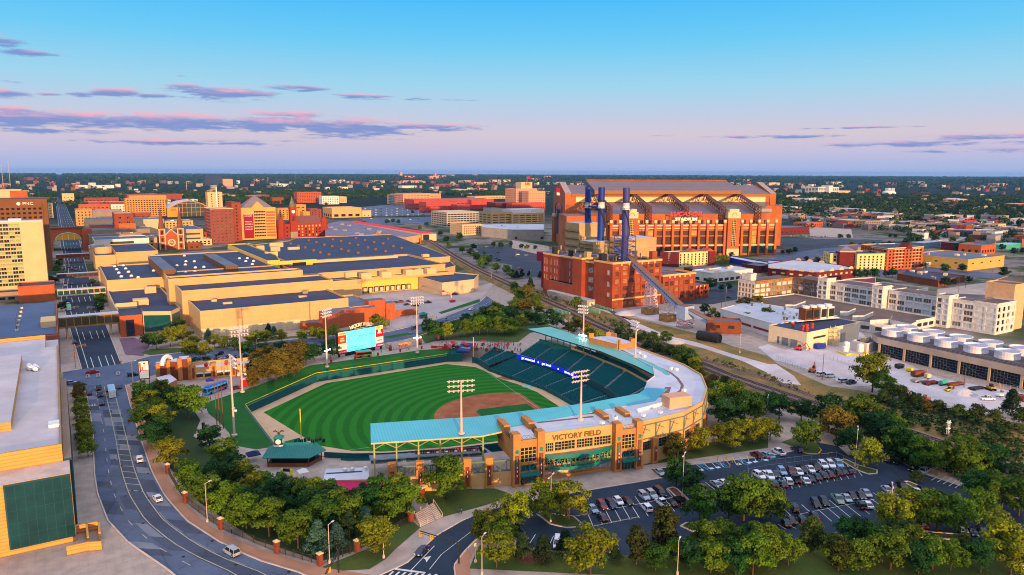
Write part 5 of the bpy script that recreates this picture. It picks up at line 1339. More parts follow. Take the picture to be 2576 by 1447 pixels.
mb.build('nave',[cb_,pm('grey_slate',(0,0,0))],ch)
for x in(cx0+3.2,cx1-3.2):
 mb=MB();mb.box(x-3.3,x+3.3,cy-.8,cy+6,0,25,0)
 for z in(8,17,24.2):mb.box(x-3.6,x+3.6,cy-1.1,cy+6.2,z,z+.8,1)
 for dx in(-3.,3.):mb.box(x+dx-.5,x+dx+.5,cy-1.2,cy-.8,0,25,1)
 for z,h in((2,4),(10,4),(18.5,4.4)):mb.box(x-1.1,x+1.1,cy-1.0,cy-.82,z,z+h,2)
 mb.build('tower',[cb_,lime,black_m],ch);mb=MB();mb.lathe((x,cy+2.6),[(3.6,25),(2.5,33),(.06,52)],8);mb.build('spire',pm('brown_copper',lin(120,70,44),.7,.1),ch)
 mb=MB();mb.tube((x,cy+2.6,52),(x,cy+2.6,54.5),.15,4);mb.tube((x-.8,cy+2.6,53.6),(x+.8,cy+2.6,53.6),.15,4);mb.build('cross',steel_dark,ch)
mb=MB();mb.tube((m_,cy-.1,8.5),(m_,cy-.5,8.5),4.2,20,0);mb.tube((m_,cy-.5,8.5),(m_,cy-.6,8.5),2.9,16,1)
for i in range(8):t=i*pi/4;mb.tube((m_,cy-.62,8.5),(m_+2.9*cos(t),cy-.62,8.5+2.9*sin(t)),.22,4,0)
mb.tube((m_,cy-.6,8.5),(m_,cy-.75,8.5),.7,10,0)
for i in(0,1):a,b=((cx0+6,17),(m_,24))if i==0 else((m_,24),(cx1-6,17));mb.tube((a[0],cy-.3,a[1]),(b[0],cy-.3,b[1]),.5,4,0)
mb.build('rose_window',[lime,brown_b],ch)
far('rectory_house','slate roofed brick house to the right of the twin spired church','house',('a0',1875,2010,745,800,20),brown_b,pm('grey_slate',(0,0,0)),1,5)
far('curved_glass_block','long low yellow walled hall with skylights beside the pyramid roofed hotel','hall',('a0',2330,2555,770,850,30),yellow_w,membr2,1,3,1.4,3)
us=thing('old_station','ornate red stone railway station with a tall clock tower','railway station',(300,1035,0))
rst=pm('red_sandstone',lin(150,52,34),.9,.14,.15)
cx_,cy_=281.5,1033.
bldg('','','',rect(285,328,1034,1075),20,rst,pm('brown_tile',lin(130,76,62),.8,.1),rows=4,pitch=5,ww=2,wh=2.6,parent=us,gm=[glass,pm('window_glass_brown',(0,0,0)),pm('warm_window',lin(200,150,60),.4,.2,emit=lin(210,150,60),es=.3)])
mb=MB();mb.add([(285,1034,20.5),(328,1034,20.5),(328,1075,20.5),(285,1075,20.5),(292,1054,30),(321,1054,30)],((0,1,5,4),(1,2,5),(2,3,4,5),(3,0,4)));mb.build('hipped_roof',pm('brown_tile',(0,0,0)),us)
for x in(265,326):
 mb=MB();mb.lathe((x,1036),[(5,0),(5,22),(5.6,22),(.1,31)],10);mb.build('turret',rst,us)
bldg('','','',rect(262,278,1036,1075),19,rst,membr,rows=3,pitch=5,ww=2,wh=2.6,parent=us)
mb=MB();s_=4.3;mb.box(cx_-s_,cx_+s_,cy_-1,cy_+2*s_-1,0,43,0);mb.box(cx_-s_-.6,cx_+s_+.6,cy_-1.6,cy_+2*s_-.4,0,9,1);mb.box(cx_-s_-.6,cx_+s_+.6,cy_-1.6,cy_+2*s_-.4,41,43.5,0)
for dx in(-2,0,2):mb.box(cx_+dx-.4,cx_+dx+.4,cy_-1.2,cy_-1.02,24,31,2)
mb.build('clock_tower',[rst,taupe,black_m],us);mb=MB();mb.tube((cx_,cy_-1.1,37),(cx_,cy_-1.5,37),2.4,16);mb.build('clock_face',white_m,us)
mb=MB();mb.lathe((cx_,cy_+3.3),[(5,43.5),(2.2,51),(.1,59)],4);mb.build('spire',pm('green_slate',lin(110,120,96),.7),us)
for dx in(-4,4):
 mb=MB();mb.lathe((cx_+dx,cy_),[(.9,41),(.9,46),(.05,50)],6);mb.build('pinnacle',rst,us)
ts=thing('train_shed','very long grey train shed roofs curving away behind the big convention hall','train shed',(380,950,0))
shr=pm('shed_roof',lin(128,116,132),.8,.14,.05,wave=((.77,-.64),9.,.3))
mb=MB();mb.prism(L('a1 690 660 690 540 830 510 930 515 1310 590 1640 650 1500 670 1330 655 1200 640 1000 670',11),2,11,1,0);mb.build('roofs',[shr,beige],ts)
for x,y in((745,580),(790,600),(885,610),(1010,640),(1050,650),(1230,620),(1225,635),(930,560),(1130,595),(860,548)):mb=MB();mb.rbox(Q('a1',x,y,11),5,4,11,13,.5);mb.build('roof_unit',greyc,ts)
rsd=thing('red_roof_shed','long white platform shed with a bright red roof and open end beside the tracks','train shed',(360,800,0))
a,b=L('a1 930 515 1660 632',11);c_=L('a1 1800 632',11)[0];mb=MB()
a0_,b0_=np.array(a),np.array(b);c_=np.array(c_);off_=c_-b0_
mb.prism([tuple(b0_),tuple(c_),tuple(a0_+off_),tuple(a0_)],1,10.4,0);md=(b0_+c_)/2
mb.add([(*b0_,10.4),(*c_,10.4),(*(a0_+off_),10.4),(*a0_,10.4),(*md,12.4),(*(a0_+off_/2),12.4)],((0,1,4),(1,2,5,4),(2,3,5),(3,0,4,5)),1)
mb.build('shed',[lime,pm('bright_red_roof',lin(225,20,34),.6,.06)],rsd);dd=off_/np.hypot(*off_);nn=np.array([dd[1],-dd[0]])
mb=MB();mb.ob(b0_+dd*1+nn*.1,b0_+dd*9+nn*.1,.3,2,9.4);mb.build('open_end',black_m,rsd)
vi=thing('arched_viaduct','ochre arched viaduct front where the tracks enter the train shed','viaduct',(*Q('a1',1550,700),0));a,b=L('a1 1500 705 1645 705',4);mb=MB();d_=np.subtract(b,a)
mb.ob(a,b,2,8,10.5)
for f in(0,.48,1):p=np.array(a)+d_*f;mb.ob(p-d_*.02,p+d_*.02,2.4,0,8)
mb.ob(np.array(a)+d_*.02,np.array(a)+d_*.98,.5,.5,6.8,1);mb.build('arches',[gold,black_m],vi)
# brick power plant with blue stacks
pp=thing('power_plant','big red brick power plant with cream cornices and boiler houses beside the tracks','power plant',(345,430,0))
ppb=pm('power_plant_brick',lin(158,72,42),.9,.13,.12,fine=.12,fscale=1.1,col2=lin(132,58,36))
oldwin=pm('dusty_window',lin(150,96,62),.5,.25,.8);palewin=pm('dusty_pale_window',lin(176,128,92),.6,.2,.8)
cornice=pm('cream_cornice',lin(226,172,110),.9,.08,.3)
def ppblock(x0,x1,y0,y1,z,cols,rows,ncols=(),nrows=(),cor=True,roof=membr2):
 mb=MB();ops=facade(mb,(x0,y0),(x1,y0),0,z,cols,rows,0,.35)
 o2=facade(mb,(x0,y1),(x0,y0),0,z,ncols,nrows,0,.3)if ncols else[]
 if not ncols:mb.quad((x0,y1,0),(x0,y0,0),(x0,y0,z),(x0,y1,z),0)
 mb.quad((x1,y0,0),(x1,y1,0),(x1,y1,z),(x1,y0,z),0);mb.quad((x1,y1,0),(x0,y1,0),(x0,y1,z),(x1,y1,z),0);mb.sheet(rect(x0,x1,y0,y1),1,z=z-.8)
 if cor:mb.box(x0-.35,x1+.35,y0-.35,y0+.6,z-.2,z+1.1,2);mb.box(x0-.35,x0+.6,y0+.6,y1,z-.2,z+1.1,2);mb.box(x1-.4,x1+.3,y0+.6,y1,z-.2,z+1.1,2)
 for ca,cb_ in zip(cols,cols[1:]):x=x0+(ca[1]+cb_[0])/2;mb.box(x-.45,x+.45,y0-.28,y0-.01,0,z-.2,0);mb.box(x-.6,x+.6,y0-.5,y0-.3,z-1.6,z-.2,2)
 mb.build('wall',[ppb,roof,cornice],pp);return ops,o2
ops,o2=ppblock(317.5,362,381.5,402,31,[(2.6,5.8)]+spread(44,6,4.2,8.4,43.5),[(2.2,4.6),(7.4,9.8),(12,15),(17.2,20.2),(22.6,25.2),(26.4,29)],[(15,18.)],[(8,11),(15,18.5),(23,26.5)])
windows(pp,ops,pm('rusty_frame',lin(130,70,40),.7),[oldwin,glass,glass,palewin],4,3,.2);windows(pp,o2,white_m,[palewin,glass],3,4,.16)
mb=MB();mb.box(317.2,394.4,380.9,381.2,6.,7.0);mb.build('string_course',cornice,pp)
ops,_=ppblock(362.1,394,379.5,400,19.6,spread(32,6,3.4,1,31),[(2.4,4.8),(8,10.6),(12.4,15.6)]);windows(pp,ops,pm('rusty_frame',(0,0,0)),[oldwin,palewin,glass],4,3,.16)
_,o2=ppblock(319.5,362,402.1,414,29,[],[(1,2)],[(3,9)],[(9,12.5),(15,19),(22,26)]);windows(pp,o2,white_m,[glass_b,palewin],4,4,.16)
ppblock(316,362,414.1,425,31,[],[(1,2)])
_,o2=ppblock(321,372,425.1,470,29.5,[],[(1,2)],[(1.5,3),(4.5,6),(10,11.2),(15,16.2),(18,19.2),(34,35.4)],[(4,14),(16,20),(22,27)]);windows(pp,o2,white_m,[glass_b,palewin],2,7,.14)
ppblock(316,321,425.2,462,11,[],[(1,2)],cor=False)
mb=MB();mb.box(330,345,470.1,486,0,22,0);mb.box(326,345,470.1,487,22,29.5,0,1);mb.build('red_clad_bay',[pm('crimson_cladding',lin(132,12,46),.7,.06),membr2],pp)
ppblock(394.1,412,383,397,10,spread(18,4,1.6,1,17),[(3,5),(6.5,8.5)],cor=False)
bp=pm('buff_cladding',lin(178,148,102),.8,.1,.15,wave=('Z',1.5,.08));greyclad=pm('grey_cladding',lin(146,132,112),.8,.1,.15)
for nm,x0,x1,y0,y1,z0,z1,m_ in(('boiler_house',355,376,470,488,28,52,bp),('boiler_house',370,386,474,490,28,47,greyclad),('boiler_house',356,385,412,432,28,44,bp),('boiler_house',346,362,440,456,28,40,bp)):
 bx=MB();bx.prism(rect(x0,x1,y0,y1),z0,z1,0,1);bx.box(x0+2,x1-2,y0-2,y0-.05,z0,z0+(z1-z0)*.55,0,1);bx.build(nm,[m_,whiteroof],pp)
 for k in range(3):
  zz_=z0+2+(z1-z0)*(k+.5)/4;g_=MB();g_.box(x0-1.2,x0-.1,y0-1.2,y1,zz_,zz_+.2);[g_.tube((x0-1.1,y0-1.1+(y1-y0+1)*i/6,zz_),(x0-1.1,y0-1.1+(y1-y0+1)*i/6,zz_+1.3),.08,4)for i in range(7)];g_.tube((x0-1.1,y0-1.1,zz_+1.3),(x0-1.1,y1,zz_+1.3),.08,4);g_.build('catwalk',steel_dark,pp)
rs=random.Random(4)
for k in range(26):
 x,y=rs.uniform(322,360),rs.uniform(386,466);h_=rs.uniform(1.5,6);bx=MB()
 if k%2:bx.rbox((x,y),rs.uniform(2,5),rs.uniform(2,4),29,30+h_,0,0)
 else:bx.tube((x,y,29),(x,y,31+h_),rs.uniform(.3,.9),7)
 bx.build('roof_plant',[greyclad,bp,greyc,steel_dark][k%4],pp)
mb=MB();mb.lathe(Q('a2',938,880,31),[(1.5,29),(1.5,41),(1.2,41.5)],10);mb.build('silo',bp,pp)
mb=MB();mb.prism([(322,425),(330,430),(347,412),(340,408)],29,33,0,1);mb.build('duct_house',[greyclad,membr2],pp)
mb=MB();mb.box(354,358.6,382.5,386,31,37.5,0);mb.build('brick_chimney',ppb,pp)
lw=thing('long_low_shed','long low pale flat roofed shed along the dark side of the power plant','shed',(322,425,0));mb=MB();mb.prism([(309.5,398.8),(316.8,398.8),(315.8,451),(311.5,451)],0,4.2,0,1);mb.build('building',[greyc,whiteroof],lw);mb=MB();mb.box(311,315.5,398.2,398.7,0,2.6);mb.build('roller_door',white_w,lw)
stk=pm('deep_blue_stack',lin(20,50,128),.55,.08,.15,fine=.05);stk2=pm('faded_blue_stack',lin(56,58,120),.55,.16,.15,fine=.08)
def stack(x,y,z0,z1,vb0,vb1,r,m,lab):
 t=thing('chimney_stack',lab,'chimney',(x,y,z0),group='blue power plant chimneys')
 b0_,b1_=ZT(x,y,vb1),ZT(x,y,vb0)
 for nm,a,b,mm in(('shaft',z0,b0_,m),('white_band',b0_,b1_,white_m),('shaft',b1_,z1,m)):
  mb=MB();rr=lambda z:r*(1+.04*(z1-z)/(z1-z0));mb.lathe((x,y),[(rr(a),a),(rr(b),b)],24);mb.build(nm,mm,t,smooth=False)
 mb=MB();mb.lathe((x,y),[(r*.86,z1-.2),(r*.86,z1+.15),(r,z1+.15)],24);mb.build('rim',steel_dark,t)
 for z in(b0_,b1_):
  mb=MB();an=[2*pi*i/14 for i in range(15)]
  for a,b in zip(an,an[1:]):
   P=lambda t_,q,z_:(x+q*cos(t_),y+q*sin(t_),z_)
   mb.quad(P(a,r,z),P(a,r+1.5,z),P(b,r+1.5,z),P(b,r,z));mb.tube(P(a,r+1.5,z+1.2),P(b,r+1.5,z+1.2),.07,4);mb.tube(P(a,r+1.5,z),P(a,r+1.5,z+1.2),.06,4);mb.tube(P(a,r,z-2.2),P(a,r+1.5,z),.08,4)
  mb.build('platform',steel_dark,t)
 mb=MB();pts=[(x+(r+.5)*cos(-2.6+k*.22),y+(r+.5)*sin(-2.6+k*.22),b0_-(b0_-z0)*k/22)for k in range(17)];mb.path(pts,.28,4);mb.path([(p[0],p[1],p[2]+1.2)for p in pts],.1,4);mb.build('stairway',steel_dark,t)
S1=G(1477.4,625,31);S2=G(1510,634,31);S3=G(1571,657,31)
stack(*S1,28,ZT(*S1,471),508,523.5,2.55,stk,'left of the two close blue chimneys with white bands');stack(*S2,28,ZT(*S2,472),508,524,2.55,stk,'right of the two close blue chimneys with white bands')
stack(*S3,29,ZT(*S3,473),510,528,2.4,stk2,'faded blue chimney standing apart inside a lattice base on the brick roof')
lb=MB();x,y=S3;q_=5.2;zt_=ZT(x,y,593)
for z in np.linspace(30,zt_,6):
 cs=[(x-q_,y-q_,z),(x+q_,y-q_,z),(x+q_,y+q_,z),(x-q_,y+q_,z)]
 for a,b in zip(cs,cs[1:]+cs[:1]):lb.tube(a,b,.22,4)
for sx,sy in((-1,-1),(1,-1),(1,1),(-1,1)):lb.tube((x+sx*q_,y+sy*q_,30),(x+sx*q_,y+sy*q_,zt_),.35,4)
for z0,z1 in zip(np.linspace(30,zt_,6),np.linspace(30,zt_,6)[1:]):
 lb.tube((x-q_,y-q_,z0),(x+q_,y-q_,z1),.15,4);lb.tube((x+q_,y-q_,z0),(x-q_,y-q_,z1),.15,4);lb.tube((x-q_,y-q_,z0),(x-q_,y+q_,z1),.15,4)
o_=lb.build('lattice_base',stk2,pp)
mb=MB();z=ZT(*S1,519);mb.tube((*S1,z),(*S2,z),1.,6);mb.tube((*S1,z+3),(*S2,z+3),.3,4);mb.build('link_bridge',stk,pp)
stm=bpy.data.materials.new('steam');stm.use_nodes=True;n_=NT(stm.node_tree);n_.n.remove(n_.n['Principled BSDF']);pv_=n_.new('ShaderNodeVolumePrincipled');n_.put(pv_.inputs['Color'],(1,.95,.95));pv_.inputs['Density'].default_value=.25;n_.l.new(pv_.outputs[0],n_.n['Material Output'].inputs['Volume'])
def puff(p,d,lab,n=5,r=1.):
 mb=MB();rr=random.Random(int(p[0]))
 for k in range(n):
  c=np.array(p)+np.array(d)*k+np.array([rr.uniform(-.4,.4)for _ in range(3)]);q=r*(.5+.22*k)
  mb.lathe(c[:2],[(.02,c[2]-q),(q*.7,c[2]-q*.7),(q,c[2]),(q*.7,c[2]+q*.7),(.02,c[2]+q)],10)
 o=mb.build('steam_plume',stm);tag(o,lab,'steam',kind='stuff')
cv=thing('conveyor_gallery','long sloping coal conveyor gallery rising to the power plant roof','conveyor',(330,360,15))
blu=pm('pale_blue_cladding',lin(150,170,205),.7,.1,.2,wave=('Y',1.2,.06));brn=pm('brown_metal_roof',lin(126,88,70),.8,.12,.2)
c0=np.array([317.5,314.5,9.]);c1=np.array([343.,408.,37.]);d=(c1-c0)[:2]/np.hypot(*(c1-c0)[:2]);nn=np.array([d[1],-d[0]])
def gallery(c0,c1,w,h,parent):
 d=(c1-c0)[:2]/np.hypot(*(c1-c0)[:2]);nn=np.array([d[1],-d[0]])*w/2
 P=lambda c,s,z:(c[0]+nn[0]*s,c[1]+nn[1]*s,c[2]+z)
 mb=MB();mb.quad(P(c0,-1,0),P(c0,-1,h),P(c1,-1,h),P(c1,-1,0),0);mb.quad(P(c0,1,0),P(c1,1,0),P(c1,1,h),P(c0,1,h),0)
 mb.quad(P(c0,-1,0),P(c1,-1,0),P(c1,1,0),P(c0,1,0),0);mb.quad(P(c0,-1.15,h),P(c0,1.15,h),P(c1,1.15,h),P(c1,-1.15,h),1);mb.quad(P(c0,-1,0),P(c0,1,0),P(c0,1,h),P(c0,-1,h),0)
 mb.build('gallery',[blu,brn],parent)
 mb=MB()
 for k in range(40):
  f0,f1=(k+.15)/40,(k+.85)/40;a,b=c0+(c1-c0)*f0,c0+(c1-c0)*f1
  mb.quad(P(a,-1.02,h*.62),P(a,-1.02,h*.82),P(b,-1.02,h*.82),P(b,-1.02,h*.62))
 mb.build('window_strip',black_m,parent)
gallery(c0,c1,3.6,3.6,cv)
def lattice_tower(x,y,z0,z1,w0,w1,parent,m,n=6):
 mb=MB();Z=np.linspace(z0,z1,n+1);w=lambda z:w0+(w1-w0)*(z-z0)/(z1-z0)
 C=lambda sx,sy,z:(x+sx*w(z),y+sy*w(z),z)
 for sx,sy in((-1,-1),(1,-1),(1,1),(-1,1)):mb.tube(C(sx,sy,z0),C(sx,sy,z1),.2,4)
 for a,b in zip(Z,Z[1:]):
  cs=[(-1,-1),(1,-1),(1,1),(-1,1)]
  for p,q in zip(cs,cs[1:]+cs[:1]):mb.tube(C(*p,a),C(*q,b),.13,4);mb.tube(C(*q,a),C(*p,b),.13,4);mb.tube(C(*p,b),C(*q,b),.14,4)
 mb.build('lattice_leg',m,parent)
lat=pm('white_lattice',lin(224,206,200),.6,.05)
f=.44;p=c0+(c1-c0)*f;lattice_tower(p[0],p[1],4.2,p[2],3.4,2.2,cv,lat,7);f=.19;p2=c0+(c1-c0)*f;lattice_tower(p2[0],p2[1],4.6,p2[2],3.,1.4,cv,lat,3)
mb=MB()
for p_,s_ in((p,4.6),(p2,4.4)):mb.box(p_[0]-s_,p_[0]+s_,p_[1]-s_*.8,p_[1]+s_*.8,0,4.4)
mb.build('concrete_base',rust,cv)
mb=MB();mb.box(313.5,321,309,316,5.4,13.4,0,1);mb.build('transfer_house',[blu,brn],cv);lattice_tower(317.2,312.5,0,5.4,3.4,3.4,cv,pm('rusty_steel',lin(160,110,90),.7,.2),2)
gallery(np.array([322.,292.,3.]),np.array([317.5,310.,9.5]),3.2,3.,cv)
bh=bldg('hopper_house','small dark brick hopper house at the low end of the coal conveyor','building',[(317,294.5),(331,281.5),(338,289),(324,302)],6.8,brown_b,membr2,rows=1,pitch=6,ww=3.4,wh=1.8,first=3)
mb=MB();q=L('b2 1820 400 2030 440',0);a,b=np.array(q[0]),np.array(q[1]);d_=(b-a)/np.hypot(*(b-a));n2=np.array([-d_[1],d_[0]]);bt=thing('storage_tank','black half buried horizontal tank beside the brick hopper house','tank',(*((a+b)/2),0));mb.tube((*(a+n2*4),2.2),(*(b+n2*4),2.2),2.8,16);mb.build('shell',black_m,bt)
for lab,s,h in(('pale green steel girder beside the main tracks','a2 415 1400 575 1445',2.4),('long green steel girder above the underpass by the power plant','a2 750 1395 875 1420',2.2),('thin green railing girder nearest the brick power plant','a2 830 1345 1000 1395',1.2),('short green girder behind the main tracks','a2 550 1380 695 1430',1.4)):
 a,b=L(s,2.);t=thing('bridge_girder',lab,'bridge girder',(*a,2.));mb=MB();mb.ob(a,b,.5,1.2,1.2+h);n_=12
 for i in range(n_+1):p_=np.array(a)+(np.array(b)-np.array(a))*i/n_;mb.rbox(p_,.3,.9,1.2,1.3+h,atan2(b[1]-a[1],b[0]-a[0]))
 mb.build('girder',pm('pale_green_paint',lin(112,160,136),.7,.2,.5),t)
 # the domed stadium
lo_d=np.array([cos(R(25)),-sin(R(25))]);lo_e=np.array([sin(R(25)),cos(R(25))]);lo_o=np.array([651.,570.])
LP=lambda s,q:tuple(lo_o+lo_d*s+lo_e*q)
def LS(u,q,z=30.):
 lo,hi=-400.,400.
 for _ in range(50):
  m=(lo+hi)/2
  if PX(*LP(m,q),z)[0]<u:lo=m
  else:hi=m
 return lo
def LZ(v,s,q):return ZT(*LP(s,q),v)
sv=thing('domed_stadium','huge orange brick stadium with sliding gabled roof and red lettering','stadium',(*LP(-40,80),0))
az=atan2(lo_d[1],lo_d[0])
sL,sR=LS(1421,119,60),LS(1951,119,60);zE=LZ(486,sL,119);zR=LZ(459.6,sL,159)
rf=pm('stadium_roof_panel',lin(112,94,98),.5,.08,.05,wave=((lo_e[0],lo_e[1]),12.,.14));band_m=pm('stadium_white_panel',lin(236,200,150),.7,.04);fas=pm('stadium_fascia',lin(150,98,56),.8,.06)
QF,QB=119.,199.;QM=(QF+QB)/2
mb=MB()
for s in(sL,sR-8):
 a,b=s,s+8
 A=[(*LP(a,QF-1),0),(*LP(a,QB+1),0),(*LP(a,QB+1),zE),(*LP(a,QM),zR+1),(*LP(a,QF-1),zE)]
 mb.add(A,((0,4,3,2,1),));Bv=[(*LP(b,QF-1),0),(*LP(b,QB+1),0),(*LP(b,QB+1),zE),(*LP(b,QM),zR+1),(*LP(b,QF-1),zE)];mb.add(Bv,((0,1,2,3,4),))
 mb.quad(A[0],Bv[0],Bv[4],A[4]);mb.quad(A[4],Bv[4],Bv[3],A[3],1);mb.quad(A[3],Bv[3],Bv[2],A[2],1)
zW0,zW1,zF0=LZ(508.5,-80,QF),LZ(493.5,-80,QF),LZ(492.5,-80,QF);zF1=LZ(479.6,-80,QF-4)
mb.quad((*LP(sL+8,QF),0),(*LP(sR-8,QF),0),(*LP(sR-8,QF),zE-2),(*LP(sL+8,QF),zE-2),0)
mb.prism([LP(sL,QF),LP(sL+50,QF),LP(sL+50,QF-20),LP(sL+30,QF-20)],0,LZ(515,sL+40,QF),0,2);mb.prism([LP(sR-40,QF),LP(sR+2,QF),LP(sR+2,QF-16),LP(sR-40,QF-16)],0,LZ(516,sR,QF),0,2)
mb.build('brick_shell',[stad_b,pm('gable_coping',lin(160,140,136),.7),membr2],sv)
mb=MB();mb.quad((*LP(sL+14,QF-.5),zW0),(*LP(sR-14,QF-.5),zW0),(*LP(sR-14,QF-.5),zW1),(*LP(sL+14,QF-.5),zW1));mb.build('white_panels',band_m,sv)
mb=MB();zr2=zR-3
for a,b in((sL+8,sR-8),):
 mb.quad((*LP(a,QF-2),zE-1),(*LP(b,QF-2),zE-1),(*LP(b,QM),zr2),(*LP(a,QM),zr2));mb.quad((*LP(a,QB+2),zE-1),(*LP(a,QM),zr2),(*LP(b,QM),zr2),(*LP(b,QB+2),zE-1));mb.quad((*LP(a,QF-2),zE-4.5),(*LP(b,QF-2),zE-4.5),(*LP(b,QF-2),zE-1),(*LP(a,QF-2),zE-1),1)
mb.build('end_roof',[rf,fas],sv)
sA,sB=LS(1496,QF-8,70),LS(1865,QF-8,70);zt=LZ(455,(sA+sB)/2,QM);ze2=LZ(479.6,(sA+sB)/2,QF-8);zf2=LZ(488.5,(sA+sB)/2,QF-8)
mb=MB();mb.quad((*LP(sA,QF-8),ze2),(*LP(sB,QF-8),ze2),(*LP(sB,QM),zt),(*LP(sA,QM),zt));mb.quad((*LP(sA,QB+8),ze2),(*LP(sA,QM),zt),(*LP(sB,QM),zt),(*LP(sB,QB+8),ze2))
mb.quad((*LP(sA,QF-8),zf2),(*LP(sB,QF-8),zf2),(*LP(sB,QF-8),ze2),(*LP(sA,QF-8),ze2),1);mb.quad((*LP(sA,QF-8),zf2),(*LP(sA,QF),zf2-.2),(*LP(sB,QF),zf2-.2),(*LP(sB,QF-8),zf2),1)
for s in(sA,sB):mb.add([(*LP(s,QF-8),zf2),(*LP(s,QF-8),ze2),(*LP(s,QM),zt),(*LP(s,QB+8),ze2),(*LP(s,QB+8),zf2)],((0,1,2,3,4),),2)
mb.build('sliding_roof',[rf,fas,pm('blue_glazing',lin(46,74,96),.3,.1)],sv)
mb=MB();mb.tube((*LP(sA,QM),zt+.6),(*LP(sB,QM),zt+.6),.7,4);mb.build('ridge_cap',stad_b,sv)
QT=10.;zT=LZ(538.6,-60,QT);zU=LZ(509.5,-60,QF-2)
s0_,s1_=LS(1536,QT,45),LS(1951,QT,40)
mb=MB();mb.quad((*LP(s0_,QT),zT-.3),(*LP(s1_-20,QT),zT-.3),(*LP(sR-8,QF-1),zU),(*LP(sL+40,QF-1),zU));mb.build('stand_roof',rf,sv)
mb=MB();mb.prism([LP(s0_,QT),LP(s1_-22,QT),LP(s1_,QT+14),LP(s1_+2,QT+100),LP(s0_-20,QT+100),LP(s0_-20,QT+22)],0,zT,0,1);mb.prism([LP(s0_-46,30),LP(s0_-2,22),LP(s0_-2,80),LP(s0_-46,80)],0,zT-3,0,1);mb.build('upper_wall',[stad_b,rf],sv)
zC=LZ(565,-40,0);bay=10.1
sF0,sF1=LS(1440,12,20),LS(1958,0,20)
cut=LS(1536,0,20)
mb=MB();n_b=int((sF1-cut)/bay);cols=[(bay*i+1.4,bay*i+bay-1.4)for i in range(n_b)]
zl=[LZ(v,-40,0)for v in(640,626,616.5,594,592,581,577.5)]
wops=facade(mb,LP(cut,0),LP(cut+n_b*bay,0),0,zC,cols,[(zl[1]*.3,zl[2]-1.6),(zl[2]+1.2,zl[3]-.6),(zl[3]+.8,zl[5]),(zl[5]+1.6,zC-5)],0,.6)
mb.prism([LP(cut,.7),LP(cut+n_b*bay,.7),LP(cut+n_b*bay,QT),LP(cut,QT)],0,zC-.1,0,1);mb.ob(LP(cut,-.2),LP(cut+n_b*bay,-.2),.5,zC-1.6,zC,2);mb.ob(LP(cut,-.2),LP(cut+n_b*bay,-.2),.3,zC-4.6,zC-3.8,2);mb.ob(LP(cut,-.6),LP(cut+n_b*bay,-.6),1.2,zl[2]-1,zl[2]+.4,2)
mb.build('curtain_wall',[stad_b,membr2,lime],sv)
win_sun_glow=pm('painted_sun_glow_pane',lin(206,146,56),.35,.15,.5);win_dk=pm('stadium_window',(.05,.028,.012),.1,.3,.2,spec=.8)  # first pane has the gold sun reflection put into its base colour
rnd=random.Random(8)
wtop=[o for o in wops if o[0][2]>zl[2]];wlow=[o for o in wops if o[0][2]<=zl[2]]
windows(sv,wtop,pm('window_mullion',lin(110,62,34),.7),[win_dk]*6+[win_sun_glow],5,3,.2,limit=90);windows(sv,wlow,steel_dark,[glass,glass_t],4,2,.2,name='ground_window')
for i in range(n_b+1):
 s=cut+bay*i;mb=MB();mb.rbox(LP(s,-1.1),2.6,2.4,0,zC+2.2,az,0);mb.rbox(LP(s,-.8),2.9,2.8,zC+2.2,zC+5.2,az,1);mb.build('buttress',[stad_b,lime],sv)
mb=MB();mb.prism([LP(sL-4,114),LP(cut-1,14),LP(cut-1,40),LP(sL+6,119)],0,zC-2,0,1);mb.ob(LP(sL-4,113.5),LP(cut-1,13.5),.6,zC-3,zC-1.6,2);mb.build('curtain_wall',[stad_b,membr2,lime],sv)
ax_,bx_=np.array(LP(sL-4,113.6)),np.array(LP(cut-1,13.6));Lq=np.hypot(*(bx_-ax_));dq=(bx_-ax_)/Lq;nq=np.array([dq[1],-dq[0]]);aq=atan2(dq[1],dq[0])
for i in range(12):
 p_=ax_+dq*(5+i*9.4);mb=MB();mb.rbox(p_+nq*1,2.4,2,0,zC,aq,0);mb.rbox(p_+nq*1,2.6,2.3,zC,zC+2.5,aq,1);mb.build('buttress',[stad_b,lime],sv)
 if i<11:
  for z0,z1 in((3,8),(12,18),(20,27)):inst('window',wmesh(4.6,z1-z0,4,3,pm('window_mullion',(0,0,0)),win_dk,.2),sv,(*(p_+dq*4.7+nq*.4),(z0+z1)/2),aq)
for u in(1845,1588):
 s=LS(u,-3,30);zt3=LZ(529,s,-3);mb=MB();mb.prism([LP(s-7,-4),LP(s+7,-4),LP(s+7,8),LP(s-7,8)],0,zt3-9,0);mb.prism([LP(s-7.3,-4.3),LP(s+7.3,-4.3),LP(s+7.3,8),LP(s-7.3,8)],zt3-9,zt3-2.2,1);mb.prism([LP(s-5.6,-3.5),LP(s+5.6,-3.5),LP(s+5.6,8),LP(s-5.6,8)],zt3-2.2,zt3+1,1)
 mb.prism([LP(s-7.2,-4.2),LP(s+7.2,-4.2),LP(s+7.2,-3.9),LP(s-7.2,-3.9)],0,8,1);mb.build('stair_tower',[stad_b,lime],sv)
 inst('tower_window',wmesh(5.,zt3-22,3,12,pm('cream_frame',lin(224,190,120),.7),win_dk,.3),sv,(*LP(s,-4.15),11+(zt3-22)/2),az)
 mb=MB();c_=LP(s,-4.4);an=np.linspace(0,pi,13)
 for t0,t1 in zip(an,an[1:]):mb.tube((c_[0]+lo_d[0]*3*cos(t0),c_[1]+lo_d[1]*3*cos(t0),zt3-6.6+3.6*sin(t0)),(c_[0]+lo_d[0]*3*cos(t1),c_[1]+lo_d[1]*3*cos(t1),zt3-6.6+3.6*sin(t1)),.28,4)
 mb.build('arch_relief',fas,sv)
